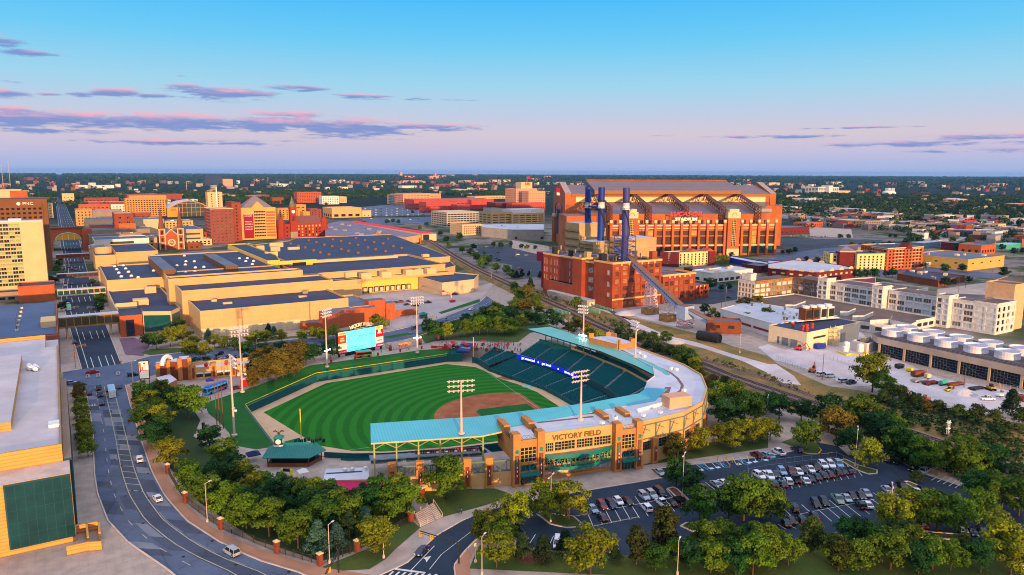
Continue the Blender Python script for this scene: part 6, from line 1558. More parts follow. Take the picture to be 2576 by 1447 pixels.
for i in range(1,7):
 s=cut+bay*(i+.5)+8;mb=MB();an=np.linspace(0,pi,11);c_=LP(s,-1.4)
 pts=[(c_[0]-lo_d[0]*3.4,c_[1]-lo_d[1]*3.4,0)]+[(c_[0]-lo_d[0]*3.4*cos(t),c_[1]-lo_d[1]*3.4*cos(t),5.5+3.4*sin(t))for t in an]+[(c_[0]+lo_d[0]*3.4,c_[1]+lo_d[1]*3.4,0)]
 mb.add(pts,(tuple(range(len(pts))),));mb.build('arched_door',glass,sv)
rusty=pm('brown_truss',lin(92,54,36),.7,.15)
for u in(1536.5,1626,1721.5,1813,1898):
 pass
for ut,ub in((1498,1531),(1595,1629),(1684,1722),(1773,1814),(1858,1903)):
 st_=LS(ut,QF-6,68);sb_=LS(ub,12,50);zt4=LZ(488.5,st_,QF-6);zb4=LZ(518,sb_,12);zb0=LZ(563,sb_,2)
 A=np.array([*LP(st_,QF-6),zt4]);Bq=np.array([*LP(sb_,12),zb4]);mb=MB();n_=9
 wv=np.array([*lo_d,0])*2.4
 drop=np.array([0,0,-7.])
 mb.quad(A-wv,A+wv,Bq+wv,Bq-wv,0)
 for sg in(-1,1):
  mb.tube(A+wv*sg,Bq+wv*sg,.7,4);mb.tube(A+wv*sg+drop,Bq+wv*sg+drop,.5,4)
  for k in range(n_):
   p,q,m_=A+(Bq-A)*k/n_,A+(Bq-A)*(k+1)/n_,A+(Bq-A)*(k+.5)/n_;mb.tube(p+wv*sg,m_+wv*sg+drop,.32,4);mb.tube(m_+wv*sg+drop,q+wv*sg,.32,4)
 for sx in(-1,1):
  for sy in(0,6):mb.tube((*LP(sb_+sx*2.4,4+sy),zb0),(*LP(sb_+sx*2.4,6+sy),zb4),.6,4)
 zs=np.linspace(zb0,zb4,7)
 for z0,z1 in zip(zs,zs[1:]):
  mb.tube((*LP(sb_-2.4,4),z0),(*LP(sb_+2.4,4),z1),.36,4);mb.tube((*LP(sb_+2.4,4),z0),(*LP(sb_-2.4,4),z1),.36,4);mb.tube((*LP(sb_-2.4,4),z1),(*LP(sb_+2.4,4),z1),.3,4);mb.tube((*LP(sb_-2.4,4),z0),(*LP(sb_-2.4,10),z1),.36,4)
 mb.build('roof_truss',[rusty,rf],sv)
mb=MB();an=np.linspace(0,pi,17);hw=24.;zc_=LZ(527,sL,QM+1);zbt=12
gpt=lambda q,z,o=.4:(*LP(sL-o,QM+q),z)
pts=[gpt(hw,zbt)]+[gpt(hw*cos(t),zc_+9*sin(t))for t in an]+[gpt(-hw,zbt)];mb.add(pts,(tuple(range(len(pts))),));mb.build('gable_window',pm('gable_glass',(.03,.075,.12),.12,.2,.05,spec=.7),sv)
mb=MB()
for q in(-8,8,0,hw,-hw):mb.tube(gpt(q,zbt,.7),gpt(q,zc_,.7),.4,4)
for z in(zc_,zc_-14):mb.tube(gpt(-hw,z,.7),gpt(hw,z,.7),.4,4)
for t0,t1 in zip(an,an[1:]):mb.tube(gpt(hw*cos(t0),zc_+9*sin(t0),.7),gpt(hw*cos(t1),zc_+9*sin(t1),.7),.5,4)
mb.build('gable_mullions',pm('dark_blue_mullion',lin(60,60,70),.6),sv)
redl=pm('lit_red_letters',lin(225,20,40),.5,0,emit=lin(225,20,46),es=.5);whl=pm('cream_lit_letters',lin(250,240,190),.5,0,emit=lin(250,235,180),es=.55)
ga=atan2(-lo_e[1],-lo_e[0])
text('LUCAS OIL',7,redl,sv,(*LP(sL-1.2,QM+0),LZ(479.5,sL,QM)),ga,'lettering',.4,width=26,bold=.1);text('STADIUM',5,whl,sv,(*LP(sL-1.2,QM),LZ(488.5,sL,QM)),ga,'lettering',.4,width=18,bold=.06)
for q0 in(22,30,-22,-30):
 mb=MB();mb.rbox(LP(sL-2,QM+q0),3,3.4,0,34,az,0);mb.rbox(LP(sL-2,QM+q0),3.2,3.6,34,38,az,1);mb.build('buttress',[stad_b,lime],sv)
sc_=LS(1725,4,45);uu0,uu1=LS(1683,4,45),LS(1765,4,45)
text('LUCAS OIL',6.4,redl,sv,(*LP((uu0+uu1)/2,2),LZ(538.5,sc_,2)),az,'lettering',.5,width=uu1-uu0,shear=.25,bold=.12)
uu0,uu1=LS(1697.5,4,45),LS(1752,4,45);text('STADIUM',4.6,whl,sv,(*LP((uu0+uu1)/2,2),LZ(552,sc_,2)),az,'lettering',.5,width=uu1-uu0,bold=.1)
mb=MB()
for s in np.linspace(LS(1682,4,45),LS(1766,4,45),9):mb.tube((*LP(s,3),zC),(*LP(s,3),LZ(534,s,3)),.25,4)
for v in(545.5,556):mb.tube((*LP(LS(1682,4,45),3),LZ(v,sc_,3)),(*LP(LS(1766,4,45),3),LZ(v,sc_,3)),.25,4)
mb.build('sign_frame',rusty,sv)
mb=MB()
for u in(1925,):s=LS(u,20,45);mb.tube((*LP(s-8,30),zT+2.5),(*LP(s+10,26),zT+2.5),2.6,10)
mb.build('roof_pipes',greyc,sv)
# white factory
wf=thing('white_factory','long weathered white painted factory with stair towers and boarded windows','factory',(455,280,0))
fg=[pm('grey_shutter',lin(112,112,116),.7,.2,.6),pm('brown_dirty_pane',lin(92,78,70),.6,.25,.8),pm('white_board',lin(196,196,200),.8,.08,.5)]
roofbrown=pm('brown_flat_roof',lin(112,92,84),.9,.2,.1,fine=.15)
def fac(p0,p1,z,depth,k,rows=4,first=1.6,wfrac=.82,back=True,wall=oldwhite):
 p0,p1=np.array(p0,float),np.array(p1,float);Ln=np.hypot(*(p1-p0));d=(p1-p0)/Ln;n=np.array([-d[1],d[0]])*depth;mb=MB();fh=(z-first-.8)/rows;bay=Ln/k
 ops=facade(mb,p0,p1,0,z,[(bay*i+bay*(1-wfrac)/2,bay*i+bay*(1+wfrac)/2)for i in range(k)],levels(first,fh,rows,fh*.7),0,.3)
 q0,q1=p0+n,p1+n
 mb.quad((*p1,0),(*q1,0),(*q1,z),(*p1,z),0);mb.quad((*q1,0),(*q0,0),(*q0,z),(*q1,z),0);mb.quad((*q0,0),(*p0,0),(*p0,z),(*q0,z),0);mb.sheet([tuple(p0),tuple(p1),tuple(q1),tuple(q0)],1,z=z-.05)
 for a,b in((p0,p1),(p1,q1),(q0,p0)):mb.ob(a,b,.4,z-.1,z+.5,0)
 mb.build('wing',[wall,roofbrown],wf);return ops
ops=[]
ops+=fac((455,342),(455,318),16.6,20,5,wall=pm('brown_stained_concrete',lin(120,92,76),.9,.25,.4));ops+=fac((456,313),(456,278.5),17,20,6);ops+=fac((457,270),(457,236.5),17,20,6);ops+=fac((456,229),(456,204.5),17.4,14,4)
ops+=fac((414,357),(414,342.2),16.4,14.6,5,wfrac=.62);ops+=fac((414.2,342),(454.8,342),16.6,15,7,wfrac=.8,wall=rust)
ops+=fac((456.2,204.2),(478,204.2),18.,13,4,wfrac=.5)
for(x,y)in((452,315.5),(451.5,274.5),(451.5,232.8)):ops+=fac((x,y+3.7),(x,y-3.7),19.6,10,2,5,wfrac=.7)
windows(wf,ops,oldwhite,fg,3,1,.16)
bldg('','','',rect(478.5,492,206,222),27,pm('peach_stucco',lin(214,168,128),.9,.1),roofbrown,parent=wf);bldg('','','',rect(476,500,268,300),15,oldwhite,roofbrown,rows=2,pitch=6,ww=2,parent=wf,first=7);bldg('','','',rect(415.2,421,347,355),21,oldwhite,roofbrown,parent=wf)
mb=MB();mb.tube((466,240,17.2),(459,228,19.2),.35,5);mb.build('roof_pipe',white_m,wf)
sh=bldg('long_white_shed','long low white shed with dark steel windows in front of the tall white factory','shed',[(396,338),(452,338),(452,236),(404,236),(396,262)],5.2,oldwhite,roofbrown,rows=1,pitch=6.2,ww=5,wh=2.2,first=1.4,nx=3,ny=2)
for i,s in enumerate(('a3 175 1340 290 1310 375 1305 270 1345','a3 335 1390 450 1345 530 1335 420 1375','b3 720 110 790 80 875 80 800 115','b3 845 155 930 110 1050 115 960 155','b3 1220 195 1270 160 1490 210 1430 240','b3 1020 200 1090 140 1240 150 1220 190')):
 p=L(s,8);mb=MB();mb.prism(p,5,8,0,1);mb.build('roof_monitor',[oldwhite,roofbrown],sh)
ww_=bldg('white_warehouse','big white warehouse with a maroon stripe and grey roof behind the conveyor','warehouse',[(349.5,314),(386,323),(392,262),(338.5,262)],8.,white_w,whiteroof,para=.3)
a,b=np.array((349.5,314)),np.array((338.5,262));d=(b-a)/np.hypot(*(b-a));n=np.array([-d[1],d[0]])*-1
n=np.array([d[1],-d[0]])if np.dot(np.array([d[1],-d[0]]),-a)>0 else np.array([-d[1],d[0]])
mb=MB();mb.ob(a+d*2+n*.06,a+d*30+n*.06,.1,2.4,3.7);mb.ob(a+d*32+n*.06,a+d*50+n*.06,.1,2.4,3.7);mb.build('maroon_stripe',pm('maroon_stripe',lin(122,50,62),.8),ww_)
rs=random.Random(2)
for k in range(16):
 mb=MB();p=(rs.uniform(354,384),rs.uniform(268,312));mb.lathe(p,[(.5,8),(.5,9.2),(.9,9.3),(.7,9.8)],8);mb.build('roof_vent',[white_m,rust,greyc][k%3],ww_)
cw_=bldg('cream_workshop','cream workshop with grey roller doors and dark roof in the gravel yard','workshop',[(331,238),(381,240.5),(381,262),(330,261.5)],9.,pm('cream_workshop_wall',lin(222,200,168),.85,.06),membr,para=.4)
for i in range(3):mb=MB();mb.ob((330.3,258.4-5.6*i),(330.3,254.4-5.6*i),.12,.2,4.2);mb.build('roller_door',pm('grey_roller',lin(120,124,132),.6,wave=('Z',.5,.2)),cw_)
mb=MB();mb.ob((337,238.1),(348,238.65),.14,5.2,6.2);mb.build('window_strip',glass,cw_);mb=MB();mb.ob((363,239.3),(367,239.5),.14,0,5);mb.build('tall_door',greyc,cw_)
redv=pm('red_vent_paint',lin(205,50,26),.6)
for x,y in((245,275),(345,300),(385,290),(440,280),(388,320)):mb=MB();p=Q('b3',x,y,9.1);mb.lathe(p,[(.7,9),(.7,11),(1.1,11.1),(.8,11.8)],8);mb.build('red_vent',redv,cw_)
ct=thing('rooftop_coolers','row of boxy cooling units on a white gantry above the cream workshop','cooling units',(360,252,9));mb=MB();mb.prism([(345,262.5),(379,256),(379,252),(345,258)],9.8,10.3,0)
for i in range(5):mb.tube((347+7.6*i,260-1.4*i,8.9),(347+7.6*i,260-1.4*i,9.8),.2,4)
mb.build('gantry',white_m,ct)
for i in range(4):
 x=356+5.5*i;y=258-.9*i;mb=MB();mb.rbox((x,y),4.8,5,10.3,17,-.1,0 if i<2 else 1);mb.rbox((x-.1,y-2.55),4.,.2,11.4,16,-.1,2);mb.lathe((x,y),[(2.1,17),(2.2,18.2)],12,3);mb.build('cooling_unit',[brown_b,white_w,steel_dark,white_m],ct)
mb=MB();x,y=352.5,236.8
for k in range(4):z0=2.4*k;mb.box(x-2.2,x+2.2,y-1.8,y+.8,z0+2.3,z0+2.45);mb.tube((x-2.2,y-1.8,z0),(x+2.2,y-1.8,z0+2.3),.1,4);mb.tube((x+2.2,y-1.8,z0),(x-2.2,y-1.8,z0+2.3),.1,4)
for sx in(-2.2,2.2):
 for sy in(-1.8,.8):mb.tube((x+sx,y+sy,0),(x+sx,y+sy,10.8),.14,4)
mb.build('stair_tower',pm('yellow_cream_steel',lin(210,190,110),.6),ct)
bldg('small_white_building','small white block with a dark teal roof beside two white tanks','building',[(352.5,217.5),(366,218),(366,226),(353,226)],4.4,white_w,membr,hvac=3)
for i,(x,y,r_,h_)in enumerate((('780',500,1.5,4.2),('770',520,1.5,2.8),('920',525,1.7,4.4))):
 p=Q('b3',float(x),y);t=thing('white_tank',['tall white tank behind a yellow spill wall','short grey white tank in front of a taller one','white tank at the right end of the yellow spill wall'][i],'tank',p,group='tanks in the gravel yard');mb=MB();mb.lathe(p,[(r_,0),(r_,h_),(.3,h_+.5)],14);mb.build('shell',white_m,t)
bd=thing('yellow_bund','yellow painted spill wall round the white tanks','wall',Q('b3',860,545));mb=MB();q=L('b3 685 520 780 558 830 545 930 565 1000 545 880 510')
for a,b in zip(q,q[1:]):mb.ob(a,b,.35,0,.8)
mb.build('walls',yellow_m,bd)
cl=thing('cooling_cell_building','long concrete cooling cell building with dark louvred bays and white fan rings','cooling tower building',(362,180,0));x0=353.
mb=MB();mb.prism([(x0,212.5),(x0+6,219),(388,219),(388,120),(x0-4,120)],6.2,9.4,0,1);mb.prism([(x0+1.4,211.8),(388,211.8),(388,120),(x0-2.6,120)],0,6.2,2);mb.build('building',[pm('stained_concrete',lin(172,154,140),.9,.14,.1,fine=.1),pm('dark_gravel_roof',lin(92,84,86),.95,.2),black_m],cl)
for i in range(7):
 y=211.4-13.4*i;dx=-4*(212.5-y)/92.5
 mb=MB();mb.box(x0+dx+.3,x0+dx+1.,y-.5,y+.5,0,6.2);mb.build('pier',pm('stained_concrete',(0,0,0)),cl)
 mb=MB()
 for k in range(1,9):yy=y-.5-12.4*k/9;mb.tube((x0+dx+.8,yy,0),(x0+dx+.8,yy,6.2),.09,4)
 for k in range(1,5):mb.tube((x0+dx+.8,y-.5,6.2*k/5),(x0+dx-.6+.8-.6,y-13,6.2*k/5),.09,4)
 mb.tube((x0+dx+.7,y-1,5.8),(x0+dx+.2,y-12,.2),.1,4);mb.build('louvre_frame',pm('blue_grey_steel',lin(70,84,104),.6),cl)
fanr=pm('white_fan_ring',lin(220,214,222),.7,.06,.5)
for i in range(6):
 for j,xx in enumerate((363.6,377.)):
  y=211-13.6*i;mb=MB();mb.lathe((xx,y),[(5.2,9.4),(5.0,11.0),(5.25,12.8),(4.9,12.8),(4.7,10)],28);mb.build('fan_ring',fanr,cl)
mb=MB()
for z in(10,10.6):mb.tube((x0+.3,212,z),(x0-3.6,121,z),.09,4)
for i in range(40):f=i/39;mb.tube((x0+.3-3.9*f,212-91*f,9.4),(x0+.3-3.9*f,212-91*f,10.6),.07,4)
mb.build('roof_rail',steel_dark,cl)
# right side: hotels, stores
def b2(name,label,cat,args,wall,roof=None,rows=0,pitch=5.,ww=2.4,wh=1.8,rot=0.,**k):
 p,z=blk(*args,rot);return bldg(name,label,cat,p,z,wall,roof,rows,pitch,ww,wh,**k)
yel=pm('pale_yellow_stucco',lin(232,202,142),.9,.05,.2)
t=bldg('striped_hotel','cream fronted hotel with maroon end wall and small red roofs in front of the stadium','hotel',[(519,524.8),(562,518),(566,534),(511,540)],13.8,yel,membr2,5,4.3,1.5,1.9,first=1.2,nx=1,minpx=.5)
mb=MB();mb.prism([(518.6,524.2),(520.6,523.9),(512.6,540.2),(510.4,540.2)],0,14.6,0);mb.box(555,563.4,517.2,523,0,14.4,0);mb.build('maroon_wall',maroon_b,t)
for x,y in((538,525),(557,522)):mb=MB();mb.add([(x-6,y-3,14.4),(x+6,y-4,14.4),(x+6,y+5,14.4),(x-6,y+5,14.4),(x,y-3.5,17.6),(x,y+5,17.6)],((0,1,4),(1,2,5,4),(2,3,5),(3,0,4,5)));mb.build('red_roof',pm('red_metal_roof',lin(170,76,56),.7),t)
bldg('brick_row','low dark brick row with parapet below the striped hotel','building',blk('a2',1860,2180,975,1080,18)[0],7,maroon_b,membr2,1,5,2.4,3.2)
b2('pale_strip_store','low pale flat roofed store with glass front right of the power plant','store',('a2',1985,2400,1035,1130,22),white_w,whiteroof,1,7,5,2.6,first=.8,hvac=8)
bldg('long_blue_shed','very long low shed with a blue fascia in front of the stadium','shed',L('a2 2170 880 2555 960 2555 925 2190 862',5),5,blue_m,whiteroof)
bldg('long_blue_shed','low blue walled end of the long shed beyond the white factory','shed',L('a3 0 940 180 950 180 915 0 905',5),5,blue_m,whiteroof)
b2('brick_store','small red brick store behind the pale strip store','store',('a2',2460,2600,965,1030,20),maroon_b,membr2,1,6,4,3)
t=bldg('scalloped_brick_hall','long red brick hall with round topped white parapets and white roof','hall',L('a3 0 985 485 1030 875 985 720 950 440 915 250 900 0 940',9),9,maroon_b,whiteroof,1,7.5,3.6,1.8,first=5.2,gm=[lime],nx=1)
for s,k in(('a3 0 985 485 1030',5),('a3 485 1030 875 985',4),('a3 250 900 720 950',4)):
 a,b=map(np.array,L(s,9))
 for i in range(k):
  f0,f1=(i+.25)/k,(i+.72)/k;mb=MB();p,q=a+(b-a)*f0,a+(b-a)*f1;an=np.linspace(0,pi,9);m_=(p+q)/2;h_=(q-p)/2;dn=np.array([(b-a)[1],-(b-a)[0]]);dn=dn/np.hypot(*dn)*.3
  pts=[(*(m_+h_*cos(t_)),9.4+2.2*sin(t_))for t_ in an];pt2=[(x+dn[0],y+dn[1],z)for x,y,z in pts];mb.add(pts,(tuple(range(9)),));mb.add(pt2,(tuple(range(8,-1,-1)),))
  for i_ in range(8):mb.quad(pts[i_],pts[i_+1],pt2[i_+1],pt2[i_])
  mb.build('round_gable',lime,t)
t=bldg('cream_hotel_block','yellow cream hotel block with a red corner tower under a grey pyramid roof','hotel',[(650,418),(676,406),(688,430),(660,446)],15.6,yel,membr,5,4.,1.6,1.8,first=1.4,nx=1,minpx=.5)
bldg('','','',[(640,440),(650,430),(664,446),(652,456)],14.6,yel,membr,4,4,2,2,first=1.4,parent=t,minpx=.5)
mb=MB();mb.prism([(640,430),(652,421),(659,430),(648,440)],0,18.5,0);cs=[(639,430),(652,420),(660,430),(648,441)]
for i in range(4):mb.add([(*cs[i],18.5),(*cs[(i+1)%4],18.5),(649.6,430.4,23)],((0,1,2),),1)
mb.prism([(639.8,430),(652,420.8),(659.4,430),(648,440.4)],17.4,18.5,2);mb.build('corner_tower',[maroon_b,pm('grey_slate',(0,0,0)),lime],t)
t=bldg('banded_brick_hotel','long red brick hotel banded in cream with a gabled centre','hotel',[(676,404),(724,396),(732,430),(692,442)],21,orange_b,membr,6,4.2,2.2,1.9,first=1.6,nx=2,minpx=.5,band=lime)
for k in range(6):mb=MB();z=4.4+3.05*k;mb.ob((684,402.4),(697,400.2),.5,z,z+.5);mb.ob((708,398.4),(719,396.6),.5,z,z+.5);mb.ob((676,404.8),(690,436),.5,z,z+.5);mb.build('balcony_band',lime,t)
mb=MB();mb.add([(699,399,20),(708,397.6,20),(703.5,398.3,26),(700,408,21),(709,406,21),(704.5,407,26)],((0,1,2),(1,4,5,2),(3,0,2,5)));mb.build('gable',maroon_b,t)
b2('yellow_warehouse','plain yellow tan warehouse with ducts on its flat roof at the far right','warehouse',('a3',1985,2350,900,1010,60),pm('yellow_tan_metal',lin(196,160,84),.85,.08),membr2,1,16,3,1.4,first=6,hvac=6)
bldg('dark_roof_store','low brown store with a wide dark blue roof behind the white factory','store',L('a3 1290 1040 1700 1110 1970 1060 1560 1015 1390 1010',5),5,brown_b,membr,0,hvac=7)
bldg('red_roof_store','low white edged store with a red roof tucked behind the white factory','store',L('a3 745 1100 1070 1140 1070 1080 900 1085',7),7,white_w,pm('dark_red_roof',lin(130,30,34),.7,.1))
bldg('tan_warehouse','tan block warehouse beside the white truck trailer at the right edge','warehouse',L('a3 2275 1100 2555 1160 2555 1085 2400 1060',8),8,taupe,roofbrown,1,12,4,3)
b2('brick_chapel_store','dark red brick building with orange side beyond the yellow warehouse','building',('a3',1975,2120,745,815,30),maroon_b,membr2);b2('orange_side_building','orange brick fronted building joined to the dark red one','building',('a3',2120,2265,760,850,25),orange_b,membr2,1,6,3.4,3)
bldg('teal_store','long low turquoise walled store at the far right','store',blk('a3',2370,2560,755,795,18)[0],5,pm('turquoise_wall',lin(60,160,140),.8),whiteroof)
b2('white_low_store','low white store with dark windows behind the banded brick hotel','store',('a3',1530,1720,935,980,14),white_w,membr,1,8,3,2,first=1.4);b2('blue_shed','long blue grey metal shed beyond the banded brick hotel','shed',('a3',1540,1790,735,785,16),pm('blue_grey_metal',lin(110,130,150),.8),whiteroof)
b2('white_shed','white end gabled shed beside the blue grey metal one','shed',('a3',1790,1830,720,775,14),white_w,whiteroof);b2('flat_brick_store','dark red low brick store with white signs beyond the stadium corner','store',('a3',115,410,585,650,30),maroon_b,membr2,1,9,4,2)
b2('tan_block','flat tan block behind the cream hotel block','building',('a3',890,1080,780,850,25),taupe,membr2)
# mid distance, centre
off_b=pm('grey_office',lin(172,160,144),.9,.06,.1)
far('grey_office_block','grey concrete office block with ribbon windows left of the stadium','office',('a1',1905,2230,428,575,60),off_b,whiteroof,6,6,5.4,1.9)
far('grid_office','small cream office with close set window fins by the parking lot','office',('a1',2060,2250,550,655,40),cream,membr2,4,3.2,1.6,2.0)
bldg('concrete_hall','long windowless concrete hall with a pale roof beside the stadium gable','hall',L('a1 2250 575 2555 600 a2 320 600 320 540 a1 2380 540 2250 545',13),13,greyc,whiteroof,0,hvac=3)
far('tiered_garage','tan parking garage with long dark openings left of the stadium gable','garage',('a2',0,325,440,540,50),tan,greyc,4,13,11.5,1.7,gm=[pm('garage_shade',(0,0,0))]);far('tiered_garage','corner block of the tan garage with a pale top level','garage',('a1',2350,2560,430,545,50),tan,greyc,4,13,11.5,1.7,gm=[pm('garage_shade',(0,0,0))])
far('pale_glass_lab','low white laboratory with green glass above the tan garage','laboratory',('a2',0,320,400,520,40),white_w,whiteroof,1,5,4,2);far('white_box','pale concrete box on the corner of the tan garage','building',('a1',2350,2460,388,540,30),off_b,membr2)
pinkb=pm('pink_concrete',lin(214,150,116),.9,.05);brk2=pm('campus_brick',lin(176,72,58),.9,.1,.1)
t=far('headquarters_tower','pale headquarters tower with a flag on its roof left of the stadium','office tower',('a2',40,250,190,410,50),pinkb,membr2,9,5,2,1.8)
far('headquarters_wing','lower peach wing in front of the headquarters tower','office',('a2',165,330,215,420,30),pinkb,membr2,8,5,2,1.8);far('rooftop_penthouse','cream penthouse with red script on the headquarters tower','penthouse',('a2',90,200,125,405,25),cream,membr2)
p_,z_=blk('a2',90,200,125,405,25);text('Lilly',9,red_m,None,(p_[0][0]*.45+p_[1][0]*.55,p_[0][1]-1.5,ZT(*p_[0],T('a2',90,140)[1])),0,'roof_lettering',.3,label='red script lettering on the cream penthouse of the headquarters tower',cat='sign')
p0=Q('a2',148,405);zf=ZT(*p0,T('a2',148,60)[1]);t=thing('flagpole','flagpole with a red and white flag on the headquarters tower','flagpole',(*p0,0));mb=MB();mb.tube((*p0,40),(*p0,zf),.5,5);mb.build('pole',greyc,t);mb=MB();mb.box(p0[0],p0[0]+9,p0[1],p0[1]+.2,zf-7,zf,0);mb.box(p0[0],p0[0]+4,p0[1]-.1,p0[1],zf-4,zf,1);mb.build('flag',[red_m,blue_m],t)
far('long_brick_works','long orange red brick works with rows of small windows below the headquarters','factory',('a2',0,328,335,440,25),brk2,membr2,2,5,2.4,2.4)
far('red_campus_block','red brick campus block with flat roofs left of the headquarters','laboratory',('a1',1700,2010,325,430,40),brk2,membr2,2,12,9,1.4);far('red_campus_block','square red brick campus block above the grey office','laboratory',('a1',2010,2135,350,430,30),brk2,membr2);far('red_campus_block','long low red brick campus range behind the square block','laboratory',('a1',1580,2300,300,400,60),brk2,membr2,2,12,9,1.4)
far('red_campus_block','tall red brick campus wing at the right end of the campus','laboratory',('a1',2150,2400,300,390,40),brk2,membr2);far('red_campus_block','dark red brick campus hall with arched windows near the stadium','laboratory',('a1',2390,2600,330,430,40),maroon_b,membr2,1,7,3,3)
far('pink_terraced_office','large pink terraced office complex among the trees','office',('a1',1470,1740,240,360,60),pinkb,membr2,5,9,7.5,1.6);far('pink_terraced_office','left wing of the large pink terraced office complex','office',('a1',1390,1480,255,345,60),off_b,membr2,5,9,7.5,1.6);far('pink_terraced_office','right wing of the large pink terraced office complex','office',('a1',1740,1845,240,345,60),pinkb,membr2,4,9,7.5,1.6)
far('glass_mall_hall','long low tan hall with white edged roof beside the train shed','hall',('a1',760,1055,385,480,60),tan,whiteroof,1,12,9,5);far('tan_station_annex','small tan annex beside the long white edged hall','building',('a1',1060,1150,410,470,30),cream,membr2,1,6)
far('apartment_slab','orange banded apartment slab beyond the old station','apartments',('a1',415,655,225,330,40),orange_b,membr2,7,5,2.4,1.8,first=1);far('white_apartments','row of pale apartment houses right of the orange slab','apartments',('a1',660,830,265,345,30),white_w,membr2,4,6,2.4,2);far('white_apartments','short end block of the row of pale apartment houses','apartments',('a1',835,905,270,330,30),cream,membr2,4,6,2.4,2)
far('gold_apartments','golden brick apartment row behind the old station','apartments',('a1',220,440,390,500,30),gold,membr2,5,6,2.4,2);far('gold_annex','orange plain block right of the golden apartment row','building',('a1',475,540,420,500,25),gold,membr2);far('brown_loft','dark red brick loft beside the plain orange block','lofts',('a1',545,655,395,480,30),brickd,membr2,4,6,2,2);far('yellow_pavilion_block','ochre office with overhanging flat roof above the golden row','office',('a1',395,500,350,420,30),gold,membr2,2,8,6,2)
far('brick_church_house','red brick gabled church house left of the orange slab','church',('a1',165,280,280,340,25),brickd,membr2,1,6,2,4)
t=far('cream_slab_tower','cream slab tower with dark slot windows and white fin','tower',('a0',2080,2225,225,400,30),cream,membr2,7,12,2.4,3);p=blk('a0',2165,2175,175,400,3);mb=MB();mb.prism(p[0],0,p[1],0);mb.build('white_fin',white_m,t)
far('glass_tower','dark blue glass office tower on the left horizon','office tower',('a0',2050,2225,50,165,120),pm('navy_tower_glass',lin(34,52,84),.3,.2,.02),orange_b,0);far('pink_annex','pale pink annex beside the blue glass tower on the horizon','office',('a0',2228,2325,92,165,60),pinkb,membr2)
far('long_brick_block','long brick apartment block behind the gold buildings on the left','apartments',('a0',845,1190,285,360,40),brickd,membr2,3,8,5,2);far('brick_terrace','brick terrace with cream gables left of the gold hotel','apartments',('a0',790,1100,350,430,30),orange_b,membr2,2,8,4,2);far('white_grid_block','small white block with dark windows left of the gold hotel','apartments',('a0',1115,1260,350,430,25),white_w,membr2,3,6,3,2);far('cream_bank','cream block with blank walls near the far road on the left','building',('a0',625,745,240,330,40),cream,membr2,2,8,4,2);far('slim_cream_tower','slim cream building right of the brown office tower','building',('a0',480,535,335,480,25),cream,membr2,5,5,2,2)
far('long_red_roof_mall','long dark red block behind the gold hotel','building',('a0',1270,1820,250,330,60),brickd,membr2);far('white_long_roof','long thin white roofed building far on the left','warehouse',('a0',760,1140,155,185,60),white_w,whiteroof);far('white_long_roof','thin bright white strip building near the left horizon','warehouse',('a0',1150,1380,70,84,80),white_w,whiteroof)
for i,(x,y,yb,w,lab)in enumerate(((1440,25,82,22,'slim pink tower on the horizon'),(1410,68,84,60,'low pink block at the foot of the horizon tower'),(1480,60,90,105,'stepped pink block right of the horizon tower'),(1735,60,92,90,'wide pink works on the horizon'),(1790,35,92,10,'pink chimney block beside the wide horizon works'),(1815,56,85,85,'long pink hall right of the horizon chimney'),(1922,48,72,65,'bright pink box on the horizon'),(2172,46,72,30,'small pale box near the middle of the horizon'),(2350,64,80,130,'long cream strip building on the horizon'))):
 far('horizon_building',lab,'building',('a1',x,x+w,y,yb,60),pinkb,whiteroof,group='pink buildings on the horizon')
far('horizon_building','pink square building left of the stadium gable on the horizon','building',('a2',340,385,60,92,60),pinkb,whiteroof,group='pink buildings on the horizon');far('white_long_roof','white edged long building among the far trees in the middle','warehouse',('a1',1460,1615,160,182,60),white_w,whiteroof);far('green_roof_hall','hall with a pale green roof among the trees','hall',('a1',2000,2110,195,222,60),cream,pm('pale_green_roof',lin(110,150,130),.8));far('brick_strip','orange strip building among the far trees','building',('a1',2190,2310,188,208,60),pinkb,membr2);far('garage_strip','very long tan garage among the trees behind the campus','garage',('a1',2185,2540,268,290,60),cream,membr2,1,12,10,2)
t=far('hilltop_hospital','big pale hospital block on the right among far woods','hospital',('a3',500,705,175,245,70),white_w,whiteroof,5,16,13,3);far('hospital_wing','low cream wing right of the pale hospital block','hospital',('a3',700,820,210,235,60),cream,whiteroof);far('hospital_core','stub tower on top of the pale hospital block','hospital',('a3',605,645,158,245,40),white_w,whiteroof)
p=Q('a3',1206,255);t=thing('water_reservoir','large white domed water reservoir among far trees on the right','reservoir',(*p,0));r_=62/2*2.0;r_=(LS(0,0)*0+62*.2521*PX(*p,0)[2]/F);hh=ZT(*p,T('a3',0,222)[1]);h2=ZT(*p,T('a3',0,205)[1]);mb=MB();mb.lathe(p,[(r_,0),(r_,hh),(r_*.7,hh+(h2-hh)*.75),(r_*.2,h2)],24);mb.build('shell',white_m,t)
p=Q('a3',1095,290);t=thing('red_twin_tower_church','small red church with two towers near the white reservoir','church',(*p,0));s_=PX(*p,0)[2]/F*.2521
mb=MB();mb.prism(rect(p[0],p[0]+36*s_,p[1],p[1]+40),0,26*s_,0)
for x in(2,26):mb.box(p[0]+x*s_,p[0]+(x+10)*s_,p[1]-2,p[1]+10,0,42*s_,0);mb.lathe((p[0]+(x+5)*s_,p[1]+4),[(6*s_,42*s_),(.1,66*s_)],4)
mb.build('building',orange_b,t)
hw=thing('elevated_highway','grey elevated highway crossing behind the far parking lots on the right','highway',(*Q('a3',1800,520),0));A=resample(L('a3 420 470 800 490 1100 510 1700 535 2100 565 2700 600',7),24);mb=MB()
